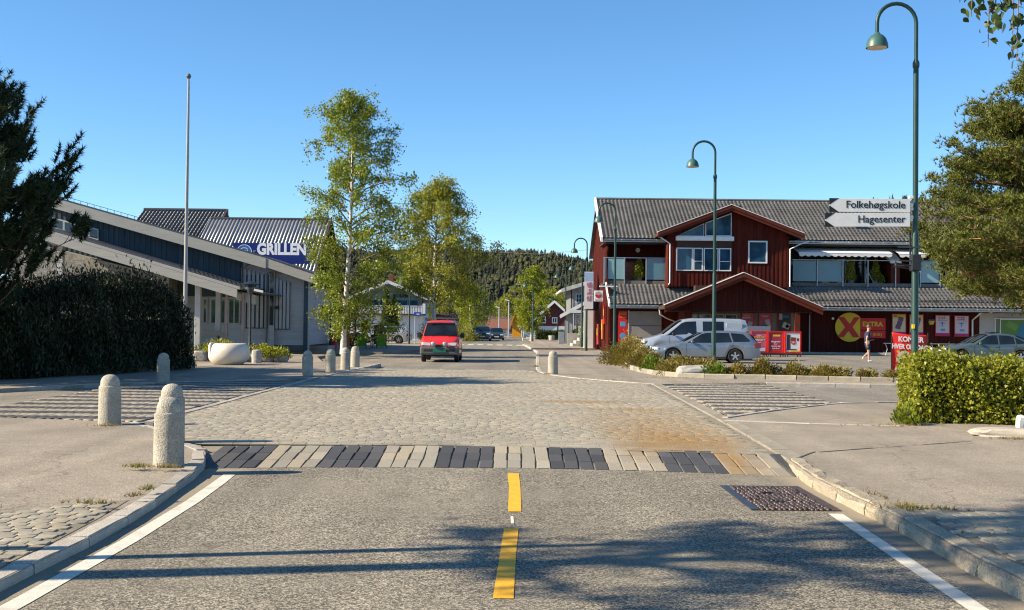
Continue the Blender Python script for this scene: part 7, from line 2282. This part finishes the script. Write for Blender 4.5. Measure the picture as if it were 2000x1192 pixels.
        for u in seams:
            z0_, z1_ = low(u) + 0.1, bz(u)
            mb = MB()
            for q in range(6):
                za, zb_ = z0_ + (z1_ - z0_) * q / 6, z0_ + (z1_ - z0_) * (q + 1) / 6
                wv = plan_w(u) * (0.99 if q < 2 or q > 4 else 1.0) + 0.0035
                mb.add([(X(u) - 0.006, sgn * wv, za), (X(u) + 0.006, sgn * wv, za), (X(u) + 0.006, sgn * wv, zb_), (X(u) - 0.006, sgn * wv, zb_)], [(0, 1, 2, 3)])
            mb.build('door_seam', CBLACK, t, fix=False)
    # grille, bumper insert, plates
    MB().box(X(0) - 0.05, X(0) + 0.012, -hw * 0.4, hw * 0.4, grille[0], grille[1]).build('grille', CBLACK, t, bevel=0.01)
    MB().box(X(0) - 0.05, X(0) + 0.01, -hw * 0.72, hw * 0.72, zlow + 0.08, zlow + 0.2).build('air_intake', CBLACK, t, bevel=0.01)
    MB().box(X(0) - 0.01, X(0) + 0.024, -0.26, 0.26, grille[0] - 0.13, grille[0] - 0.02).build('number_plate', plate_m or PLATE, t)
    MB().box(X(L) - 0.024, X(L) + 0.01, -0.26, 0.26, tail_z[0] - 0.06, tail_z[0] + 0.05).build('number_plate', plate_m or PLATE, t)
    # sill strip
    for sgn in (1, -1):
        MB().box(X(wheels[1] - arch - 0.04), X(wheels[0] + arch + 0.04), *sorted((sgn * hw * 0.9, sgn * (hw * 0.985 + 0.004))), zlow - 0.03, zlow + 0.07).build('sill', low_m or CBLACK, t)
    if rack:
        zt = interp(top, L * 0.5) + 0.06
        for u in (1.0, 2.3, 3.6):
            MB().box(X(u) - 0.03, X(u) + 0.03, -hw * 0.84, hw * 0.84, zt + 0.04, zt + 0.075).build('roof_bar', CGREY, t)
            for sgn in (1, -1): MB().box(X(u) - 0.04, X(u) + 0.04, sgn * hw * 0.8 - 0.03, sgn * hw * 0.8 + 0.03, zt - 0.08, zt + 0.04).build('roof_bar_foot', CBLACK, t)
    return t, X, plan_w, sy, bz, (lambda u: interp(top, u))

SILV = paint('silver_blue', (0.23, 0.27, 0.32), 0.6, 0.3)
SILVW = paint('silver_white', (0.40, 0.44, 0.49), 0.4, 0.3)
# silver estate car in front
est_top = [(0, 0.56), (0.06, 0.66), (0.25, 0.74), (0.7, 0.83), (1.25, 0.92), (1.35, 0.95), (2.1, 1.34), (2.35, 1.41), (2.8, 1.45), (3.5, 1.45), (4.0, 1.42), (4.3, 1.37), (4.42, 1.29), (4.72, 0.92), (4.8, 0.85), (4.84, 0.5)]
est_belt = [(0, 0.5), (1.2, 0.86), (2.4, 0.90), (4.2, 0.96), (4.84, 0.95)]
est_w = [[(1.55, 0.91), (2.2, 1.31), (2.42, 1.365), (2.62, 1.37), (2.62, 0.92)], [(2.70, 0.92), (2.70, 1.375), (3.42, 1.37), (3.55, 0.955)], [(3.62, 0.965), (3.50, 1.365), (3.9, 1.345), (4.08, 1.31), (4.38, 1.02), (4.30, 0.985)]]
car('estate_car', 'silver-blue estate car parked side-on behind the shrubs and the lamp', (8.87, 53.2, S), R(177), 4.84, 1.81, est_top, est_belt, (0.92, 3.70), 0.325, SILV, est_w, (1.36, 2.2), (4.40, 4.74), handles=(2.5, 3.5), seams=(1.5, 2.66, 3.6), mirror_u=1.75, tail_z=(0.80, 0.22), lights=(0.62, 0.14))
# white van behind it
van_top = [(0, 0.62), (0.05, 0.78), (0.3, 0.98), (0.8, 1.12), (0.95, 1.16), (1.75, 1.78), (1.95, 1.87), (2.3, 1.93), (3.4, 1.94), (4.5, 1.92), (4.72, 1.87), (4.78, 1.7), (4.8, 0.6)]
van_belt = [(0, 0.6), (0.9, 1.1), (1.3, 1.1), (2.2, 1.2), (4.8, 1.2)]
van_w = [[(1.12, 1.14), (1.20, 1.16), (1.85, 1.72), (2.05, 1.78), (2.48, 1.8), (2.5, 1.22)], [(2.78, 1.26), (2.78, 1.8), (3.72, 1.8), (3.72, 1.26)]]
_k, _h = 1.1, 1.06
van_top = [(u * _k, z * _h) for u, z in van_top]; van_belt = [(u * _k, z * _h) for u, z in van_belt]; van_w = [[(u * _k, z * _h) for u, z in q] for q in van_w]
t, X, pw_, sy_, bz_, tp_ = car('delivery_van', 'pale silver van with dark side window parked behind the estate car', (8.95, 57.6, S), R(180), 5.28, 1.92, van_top, van_belt, (1.02, 4.2), 0.34, SILVW, van_w, (1.08, 2.03), None, handles=(2.5,), seams=(1.4, 2.86, 4.3), mirror_u=1.6, tumble=0.2, low_m=CGREY, lights=(0.9, 0.2), grille=(0.58, 0.76), tail_z=(1.2, 0.5), cat='van', tailc=0.04)
for sg in (1, -1):
    MB().box(X(5.0), X(4.2), *sorted((sg * (sy_(4.6, 1.6) - 0.03), sg * (sy_(4.6, 1.6) + 0.004))), 1.38, 1.85).build('panel_pressing', SILVW, t, bevel=0.02)
MB().box(X(0.3), X(0) + 0.012, -0.93, 0.93, 0.3, 0.6).build('bumper', CGREY, t, bevel=0.06)
# grey-green saloon by the hedge
sal_top = [(0, 0.58), (0.06, 0.68), (0.3, 0.78), (0.8, 0.87), (1.35, 0.95), (1.45, 0.98), (2.15, 1.38), (2.4, 1.44), (2.8, 1.47), (3.2, 1.45), (3.6, 1.38), (4.2, 1.11), (4.5, 1.03), (4.78, 0.97), (4.84, 0.8), (4.85, 0.5)]
sal_belt = [(0, 0.55), (1.3, 0.88), (2.4, 0.93), (3.9, 0.98), (4.85, 0.95)]
sal_w = [[(1.62, 0.93), (2.22, 1.33), (2.45, 1.385), (2.68, 1.39), (2.70, 0.945)], [(2.77, 0.945), (2.75, 1.39), (3.2, 1.375), (3.45, 1.31), (3.50, 0.975)], [(3.57, 0.98), (3.53, 1.28), (3.7, 1.215), (3.98, 1.05), (3.90, 1.0)]]
t, X, *_ = car('saloon_car', 'grey-green saloon car parked behind the clipped hedge by the pine', (23.35, 57.0, S), R(178), 4.85, 1.86, sal_top, sal_belt, (0.95, 3.78), 0.33, paint('green_grey', (0.10, 0.145, 0.155), 0.5, 0.28), sal_w, (1.46, 2.25), (3.65, 4.2), handles=(2.6, 3.4), seams=(1.55, 2.73, 3.55), mirror_u=1.8)
MB().box(X(2.95), X(2.5), -0.35, 0.35, 1.5, 1.545).build('sunroof', CBLACK, t, bevel=0.01)
# red minibus coming towards the camera
red_top = [(0, 0.72), (0.04, 0.84), (0.16, 0.98), (0.5, 1.12), (0.62, 1.17), (1.15, 1.78), (1.3, 1.86), (1.6, 1.91), (3.0, 1.93), (4.4, 1.92), (4.62, 1.86), (4.7, 1.6), (4.72, 0.5)]
red_belt = [(0, 0.7), (0.5, 1.08), (1.0, 1.13), (4.72, 1.15)]
red_w = [[(0.82, 1.17), (1.2, 1.66), (1.35, 1.74), (1.85, 1.75), (1.85, 1.17)], [(1.95, 1.17), (1.95, 1.75), (3.1, 1.75), (3.1, 1.17)], [(3.2, 1.17), (3.2, 1.75), (4.3, 1.73), (4.35, 1.17)]]
t, X, *_ = car('minibus', 'red minibus with round spotlights and roof bars coming towards us', (-3.3, 55.3, 0), R(-90), 4.72, 1.76, red_top, red_belt, (0.75, 3.75), 0.33, paint('red', (0.62, 0.022, 0.018), 0.0, 0.35), red_w, (0.63, 1.17), None, tumble=0.24, low_m=CGREY, lights=(0.83, 0.13), grille=(0.68, 0.82), plate_m=PLATEG, rack=True, mirror_u=1.0, nose=0.10, cat='van', roof_edge=0.09, zlow=0.30, seams=(0.9, 1.9))
bm_ = MB()
bm_.box(X(0.45), X(0) + 0.07, -0.885, 0.885, 0.34, 0.72)
bm_.build('bumper', CGREY, t, bevel=0.07)
MB().box(X(0) + 0.03, X(0) + 0.078, -0.72, 0.72, 0.5, 0.6).build('bumper_slot', CBLACK, t, bevel=0.01)
MB().box(X(0) + 0.06, X(0) + 0.1, -0.3, 0.3, 0.46, 0.6).build('number_plate', PLATEG, t)
for y in (-0.27, 0.27):
    sp = MB().lathe([(0.03, -0.06), (0.09, -0.05), (0.11, 0.0), (0.11, 0.05), (0.1, 0.06)], 20, (X(0) + 0.1, y, 0.84), 'X').build('spotlight', GALV, t, 40)
    MB().lathe([(0.095, 0.0), (0.07, 0.02), (0.02, 0.028)], 20, (X(0) + 0.16, y, 0.84), 'X').build('spotlight_lens', mat('spot_glass', (0.30, 0.33, 0.35), 0.1, 0.2, 14, spec=0.8), sp, 40)
for y in (-0.82, 0.82): MB().box(X(0.06), X(0) + 0.02, *sorted((y, y * 1.06)), 0.74, 0.84).build('indicator', AMBER, t)
for y in (-1.0, 1.0):
    MB().box(X(1.0) - 0.05, X(1.0) + 0.05, *sorted((y * 0.94, y * 1.1)), 1.12, 1.36).build('mirror_housing', CBLACK, t, bevel=0.02)
for y in (-0.4, 0.35): MB().bar((X(0.64) + 0.03, y, 1.21), (X(0.72) + 0.03, y + 0.5, 1.3), 0.015, 0.02).build('wiper', CBLACK, t)
# silver estate by the white house
car('estate_car', 'silver estate car parked before the white balcony house behind the green boards', (-10.75, 97.5, S), R(180), 4.6, 1.8, est_top[:-3] + [(4.5, 0.92), (4.56, 0.85), (4.6, 0.5)], est_belt, (0.85, 3.6), 0.34, paint('silver', (0.48, 0.50, 0.54), 0.5, 0.3), est_w, (1.36, 2.2), None, mirror_u=1.75, seams=(2.66,), tailc=0.14)
# oncoming cars down the street
suv_top = [(0, 0.68), (0.05, 0.8), (0.3, 0.95), (1.0, 1.05), (1.1, 1.08), (1.8, 1.55), (2.1, 1.64), (2.8, 1.68), (3.8, 1.64), (4.2, 1.5), (4.45, 1.1), (4.5, 0.6)]
suv_belt = [(0, 0.66), (1.0, 1.0), (4.5, 1.1)]
suv_w = [[(1.4, 1.06), (1.9, 1.5), (2.5, 1.56), (2.5, 1.07)], [(2.6, 1.07), (2.6, 1.57), (3.4, 1.54), (3.5, 1.09)], [(3.6, 1.1), (3.5, 1.53), (3.9, 1.46), (4.15, 1.15)]]
GO = 'cars coming up the street in the distance'
car('suv_car', 'dark blue sport utility car, largest of the distant oncoming cars', (-3.2, 128.5, 0), R(-90), 4.5, 1.86, suv_top, suv_belt, (0.85, 3.55), 0.36, paint('dark_blue', (0.03, 0.05, 0.09), 0.4, 0.25), suv_w, (1.1, 1.85), None, lights=(0.84, 0.14), grille=(0.62, 0.84), mirror_u=1.6, group=GO, cat='car')
sm_top = [(0, 0.55), (0.05, 0.68), (0.3, 0.82), (0.95, 0.93), (1.02, 0.96), (1.75, 1.38), (2.0, 1.46), (2.6, 1.48), (3.4, 1.42), (3.9, 1.2), (4.1, 0.9), (4.15, 0.5)]
sm_belt = [(0, 0.53), (0.95, 0.86), (4.15, 0.97)]
sm_w = [[(1.3, 0.92), (1.85, 1.33), (2.4, 1.38), (2.4, 0.93)], [(2.5, 0.93), (2.5, 1.38), (3.2, 1.35), (3.5, 0.96)]]
car('small_car', 'dark green-grey small car nearest the grass verge among the distant cars', (-1.75, 137, 0), R(-90), 4.15, 1.74, sm_top, sm_belt, (0.8, 3.3), 0.31, paint('dark_teal', (0.035, 0.06, 0.065), 0.4, 0.25), sm_w, (1.03, 1.8), None, mirror_u=1.5, group=GO)
car('small_car', 'dark grey-blue car directly beside the red minibus mirror', (-5.3, 126, 0), R(-90), 4.15, 1.74, sm_top, sm_belt, (0.8, 3.3), 0.31, paint('slate', (0.06, 0.07, 0.10), 0.4, 0.25), sm_w, (1.03, 1.8), None, mirror_u=1.5, group=GO)
car('small_car', 'dark car half hidden behind the blue sport utility car', (-4.9, 136, 0), R(-90), 4.15, 1.74, sm_top, sm_belt, (0.8, 3.3), 0.31, paint('navy', (0.02, 0.04, 0.10), 0.4, 0.25), sm_w, (1.03, 1.8), None, mirror_u=1.5, group=GO)

# ------------------------------------------------------------------ walking person
SKIN = mat('skin', (0.50, 0.28, 0.19), 0.55, 0.08, 8, 0.04, 60, 0.02)
NAVY = mat('navy_cloth', (0.018, 0.026, 0.060), 0.85, 0.15, 6, 0.1, 90, 0.1)
NAVY2 = mat('navy_shorts', (0.014, 0.020, 0.045), 0.85, 0.15, 6, 0.1, 90, 0.1)
HAIR = mat('brown_hair', (0.14, 0.075, 0.035), 0.6, 0.25, 10)
SHOE = mat('white_shoe', (0.62, 0.58, 0.52), 0.6, 0.1, 8)
def skin_mesh(name, verts, edges, radii, m, parent, root=0, sub=2):
    """continuous limb surface grown round a skeleton"""
    me = bpy.data.meshes.new(name)
    me.from_pydata(verts, edges, [])
    o = bpy.data.objects.new(name, me)
    C.objects.link(o)
    sk = o.modifiers.new('skin', 'SKIN')
    sk.use_smooth_shade = True
    for i, r in enumerate(radii):
        me.skin_vertices[0].data[i].radius = (r if isinstance(r, tuple) else (r, r))
        me.skin_vertices[0].data[i].use_root = (i == root)
    o.modifiers.new('sub', 'SUBSURF').levels = sub
    o.modifiers['sub'].render_levels = sub
    dg = bpy.context.evaluated_depsgraph_get()
    me2 = bpy.data.meshes.new_from_object(o.evaluated_get(dg))
    bpy.data.objects.remove(o)
    me2.name = name
    me2.shade_smooth()
    me2.materials.append(m)
    return link(bpy.data.objects.new(name, me2), parent)
pr_ = thing('person', 'walking person in navy t-shirt, dark shorts and pale shoes before the shop', 'person', (17.6, 57.3, S), R(0))
# walks to the right (+x): weight on the front leg, trailing leg bent, arms slightly bent
J = {'pel': (0, 0, 0.93), 'spi': (0.01, 0, 1.15), 'che': (0.03, 0, 1.36), 'nec': (0.05, 0, 1.51), 'hd0': (0.075, 0, 1.60), 'hd1': (0.085, 0, 1.70), 'hd2': (0.075, 0, 1.775),
     'shl': (0.02, -0.19, 1.43), 'ell': (-0.10, -0.25, 1.15), 'wrl': (-0.09, -0.27, 0.90), 'shr': (0.04, 0.19, 1.43), 'elr': (0.02, 0.25, 1.15), 'wrr': (0.22, 0.22, 1.06),
     'hil': (0.0, -0.1, 0.88), 'knl': (0.04, -0.11, 0.49), 'anl': (-0.02, -0.11, 0.09), 'tol': (0.13, -0.12, 0.035),
     'hir': (0.0, 0.1, 0.88), 'knr': (0.14, 0.11, 0.50), 'anr': (-0.16, 0.11, 0.22), 'tor': (-0.09, 0.12, 0.07)}
J['anl'] = (0.06, -0.11, 0.085); J['tol'] = (0.22, -0.12, 0.03)
nm = list(J)
E_ = [('pel', 'spi'), ('spi', 'che'), ('che', 'nec'), ('nec', 'hd0'), ('hd0', 'hd1'), ('hd1', 'hd2'), ('che', 'shl'), ('shl', 'ell'), ('ell', 'wrl'), ('che', 'shr'), ('shr', 'elr'), ('elr', 'wrr'),
      ('pel', 'hil'), ('hil', 'knl'), ('knl', 'anl'), ('anl', 'tol'), ('pel', 'hir'), ('hir', 'knr'), ('knr', 'anr'), ('anr', 'tor')]
RD = {'pel': 0.135, 'spi': 0.12, 'che': 0.135, 'nec': 0.058, 'hd0': 0.075, 'hd1': 0.092, 'hd2': 0.075, 'shl': 0.062, 'ell': 0.043, 'wrl': 0.029, 'shr': 0.062, 'elr': 0.043, 'wrr': 0.029, 'hil': 0.095, 'knl': 0.06, 'anl': 0.04, 'tol': 0.032, 'hir': 0.095, 'knr': 0.06, 'anr': 0.04, 'tor': 0.032}
verts = [J[k] for k in nm]; edges = [(nm.index(a), nm.index(b)) for a, b in E_]; radii = [RD[k] for k in nm]
# fingers: short chains rooted at the wrists
def hand(wk, d, spread):
    base = Vector(J[wk]); d = Vector(d).normalized(); s = Vector(spread).normalized()
    palm = base + d * 0.075
    verts.append(tuple(palm)); radii.append((0.034, 0.02)); pi = len(verts) - 1
    edges.append((nm.index(wk), pi))
    for k, ln in enumerate((0.07, 0.08, 0.075, 0.06)):
        a = palm + s * (k - 1.5) * 0.022 + d * 0.03
        b = a + d * ln * 0.55 + Vector((0.012, 0, -0.006))
        c = b + d * ln * 0.4 + Vector((0.02, 0, 0.0))
        i0 = len(verts)
        verts.extend([tuple(a), tuple(b), tuple(c)]); radii.extend([0.0105, 0.009, 0.008])
        edges.extend([(pi, i0), (i0, i0 + 1), (i0 + 1, i0 + 2)])
    a = base + d * 0.035 - s * 0.04
    b = a + d * 0.04 - s * 0.012
    i0 = len(verts)
    verts.extend([tuple(a), tuple(b)]); radii.extend([0.011, 0.0095])
    edges.extend([(nm.index(wk), i0), (i0, i0 + 1)])
hand('wrl', (0.1, -0.02, -1), (1, 0, 0.1))
hand('wrr', (0.9, -0.1, 0.25), (0.1, 0.9, 0.2))
skin_mesh('body', verts, edges, radii, SKIN, pr_, 0, 2)
shirt = ['spi', 'che', 'shl', 'shr', 'nec', 'pel']
tv = [J['pel'], J['spi'], J['che'], (0.045, 0, 1.475), J['shl'], tuple(np.array(J['shl']) * 0.42 + np.array(J['ell']) * 0.58), J['shr'], tuple(np.array(J['shr']) * 0.42 + np.array(J['elr']) * 0.58)]
skin_mesh('t_shirt', tv, [(0, 1), (1, 2), (2, 3), (2, 4), (4, 5), (2, 6), (6, 7)], [0.165, 0.155, 0.172, 0.085, 0.098, 0.078, 0.098, 0.078], NAVY, pr_, 0, 2)
kl, kr = np.array(J['hil']) * 0.22 + np.array(J['knl']) * 0.78, np.array(J['hir']) * 0.22 + np.array(J['knr']) * 0.78
skin_mesh('shorts', [(0, 0, 1.0), J['pel'], J['hil'], tuple(kl), J['hir'], tuple(kr)], [(0, 1), (1, 2), (2, 3), (1, 4), (4, 5)], [0.16, 0.165, 0.125, 0.105, 0.125, 0.105], NAVY2, pr_, 1, 2)
hr = bmesh.new()
bmesh.ops.create_icosphere(hr, subdivisions=3, radius=0.105)
for v in hr.verts:
    p = v.co
    p.z *= 1.0
    if p.x > 0.03 and p.z < 0.055: p *= 0.72
    if p.z < -0.03: p *= 0.8
    p *= 1 + 0.05 * math.sin(p.x * 90) * math.sin(p.y * 80)
me = bpy.data.meshes.new('hair'); hr.to_mesh(me); hr.free(); me.materials.append(HAIR); me.shade_smooth()
o = link(bpy.data.objects.new('hair', me), pr_); o.location = (0.07, 0, 1.735)
EYE = mat('eye_dark', (0.03, 0.02, 0.018), 0.3)
for yy in (-0.035, 0.035):
    MB().lathe([(0.002, -0.005), (0.012, 0), (0.002, 0.006)], 8, (0.168, yy, 1.685), 'X').build('eye', EYE, pr_)
    MB().lathe([(0.004, -0.008), (0.024, -0.004), (0.024, 0.006), (0.004, 0.01)], 8, (0.075, yy * 2.75, 1.67), 'Y').build('ear', SKIN, pr_, 40)
MB().tube([(0.165, 0, 1.685), (0.195, 0, 1.65), (0.17, 0, 1.64)], [0.01, 0.016, 0.008], 6).build('nose', SKIN, pr_, 40)
MB().bar((0.163, -0.025, 1.61), (0.163, 0.025, 1.61), 0.012, 0.01).build('mouth', mat('lips', (0.36, 0.13, 0.10), 0.5), pr_)
for a, b, rot in (('anl', 'tol', 0), ('anr', 'tor', 0)):
    p, q = Vector(J[a]), Vector(J[b])
    skin_mesh('shoe', [tuple(p + Vector((-0.05, 0, -0.045))), tuple(p + Vector((0.02, 0, -0.03))), tuple(q + Vector((0.02, 0, 0.0)))], [(0, 1), (1, 2)], [(0.05, 0.045), (0.055, 0.055), (0.048, 0.034)], SHOE, pr_, 1, 2)

# ------------------------------------------------------------------ cafe corner before the white house
LIME = mat('board_lime', (0.10, 0.34, 0.015), 0.55, 0.06, 3)
def a_board(x, y, lab):
    t = thing('wind_screen', lab, 'display board', (x, y, S), 0, 'green cafe screens')
    MB().box(-0.3, 0.3, -0.02, 0.02, 0.12, 0.92).build('panel', LIME, t)
    for xx in (-0.33, 0.33): MB().box(xx - 0.025, xx + 0.025, -0.03, 0.03, 0, 0.98).build('leg', BLACKM, t)
    MB().box(-0.305, 0.305, -0.025, 0.025, 0.925, 0.97).build('rail', BLACKM, t)
a_board(-10.1, 77.8, 'lime green cafe screen nearest the birch trunk')
a_board(-8.72, 77.5, 'lime green cafe screen before the nose of the silver estate car')
def chair(x, y, rz, lab):
    t = thing('cafe_chair', lab, 'chair', (x, y, S), rz, 'dark cafe chairs')
    MB().box(-0.22, 0.22, -0.22, 0.22, 0.43, 0.46).build('seat', BLACKM, t)
    MB().box(-0.22, 0.22, 0.2, 0.23, 0.5, 0.9).build('backrest', BLACKM, t)
    for sx in (-0.2, 0.2):
        for sy in (-0.2, 0.2): MB().box(sx - 0.015, sx + 0.015, sy - 0.015, sy + 0.015, 0, 0.43).build('leg', GALV, t)
chair(-9.72, 78.3, R(90), 'dark cafe chair beside the lime screen nearest the birch')
chair(-9.15, 78.3, R(-90), 'dark cafe chair beside the lime screen nearest the silver car')
chair(-9.45, 79.3, 0, 'dark cafe chair behind the small round cafe table')
t = thing('cafe_table', 'small dark round cafe table between the two lime green screens', 'table', (-9.43, 78.3, S))
MB().lathe([(0.38, 0.7), (0.38, 0.74)], 20).build('top', BLACKM, t)
MB().lathe([(0.25, 0), (0.25, 0.02), (0.03, 0.04), (0.03, 0.7)], 12).build('pedestal', BLACKM, t)
t = thing('menu_board', 'dark purple menu board standing behind the cafe chairs', 'menu board', (-9.25, 80.2, S))
MB().box(-0.28, 0.28, 0, 0.03, 0.2, 1.55).build('panel', paper('plum', (0.10, 0.03, 0.05)), t)
for xx in (-0.29, 0.29): MB().box(xx - 0.02, xx + 0.02, -0.01, 0.04, 0, 1.58).build('leg', BLACKM, t)
t = thing('ice_cream_board', 'orange and red ice cream board beside the birch trunk at the grill', 'display board', (-10.75, 74.5, S))
MB().box(-0.32, 0.32, -0.02, 0.02, 0.05, 1.35).build('panel', paper('ice_orange', (0.60, 0.20, 0.02)), t)
MB().box(-0.3, 0.05, -0.027, -0.022, 0.3, 1.2).build('print_block', paper('ice_red', (0.45, 0.03, 0.02)), t)
MB().box(-0.22, -0.04, -0.034, -0.028, 0.35, 1.1).build('print_block', paper('cream', (0.62, 0.52, 0.34)), t)
MB().box(-0.36, 0.36, -0.05, 0.05, 0, 0.045).build('foot', BLACKM, t)
t = thing('flag_banner', 'small orange pennant on a pole behind the birch trunk', 'banner', (-10.35, 80, S))
MB().tube([(0, 0, 0), (0, 0, 2.0)], 0.02, 6).build('pole', GALV, t)
MB().box(0.02, 0.35, -0.01, 0.01, 0.9, 1.9).build('cloth', paper('orange2', (0.70, 0.14, 0.02)), t)
t = thing('freezer_chest', 'blue and red ice cream freezer beside the lime green screen', 'freezer', (-10.6, 78.5, S))
MB().box(-0.35, 0.3, -0.3, 0.3, 0.08, 0.95).build('cabinet', paper('freezer_blue', (0.03, 0.08, 0.22)), t, bevel=0.03)
MB().box(-0.35, 0.3, -0.31, 0.31, 0.955, 1.0).build('lid', GLASS, t)
MB().box(-0.352, -0.1, -0.306, -0.301, 0.2, 0.85).build('print_block', paper('ice_red', (0.45, 0.03, 0.02)), t)
t = thing('parasol', 'folded red parasol hanging beside the grill shopfront', 'parasol', (-11.0, 77.5, S))
MB().tube([(0, 0, 0), (0, 0, 2.3)], 0.025, 6).build('pole', GALV, t)
MB().lathe([(0.04, 2.35), (0.13, 2.0), (0.17, 1.5), (0.14, 1.2), (0.05, 1.15)], 10).build('canopy', SRED, t)
t = thing('waste_bin', 'red waste bin at the foot of the grill shopfront', 'bin', (-11.3, 73.6, S))
MB().lathe([(0.2, 0), (0.22, 0.9), (0.2, 0.95), (0.1, 1.0)], 16).build('body', SRED, t, 40)
MB().lathe([(0.225, 0.7), (0.225, 0.75)], 16).build('band', BLACKM, t)
o = MB().lathe([(0.3, 0), (0.36, 0.5), (0.33, 0.55), (0.28, 0.5)], 16).build('planter_tub', CONC, None, 40)
o.location = (4.55, 132, S)
tag(o, 'pale round planter tub on the far pavement before the hedge', 'planter')
t = thing('utility_cabinet', 'grey utility cabinet beside the far lamp and hedge', 'cabinet', (4.6, 107, S))
MB().box(-0.25, 0.25, 0, 0.4, 0, 1.1).build('body', GALV, t, bevel=0.02)
MB().box(-0.23, 0.23, -0.012, -0.002, 0.08, 1.0).build('door', GALV, t)
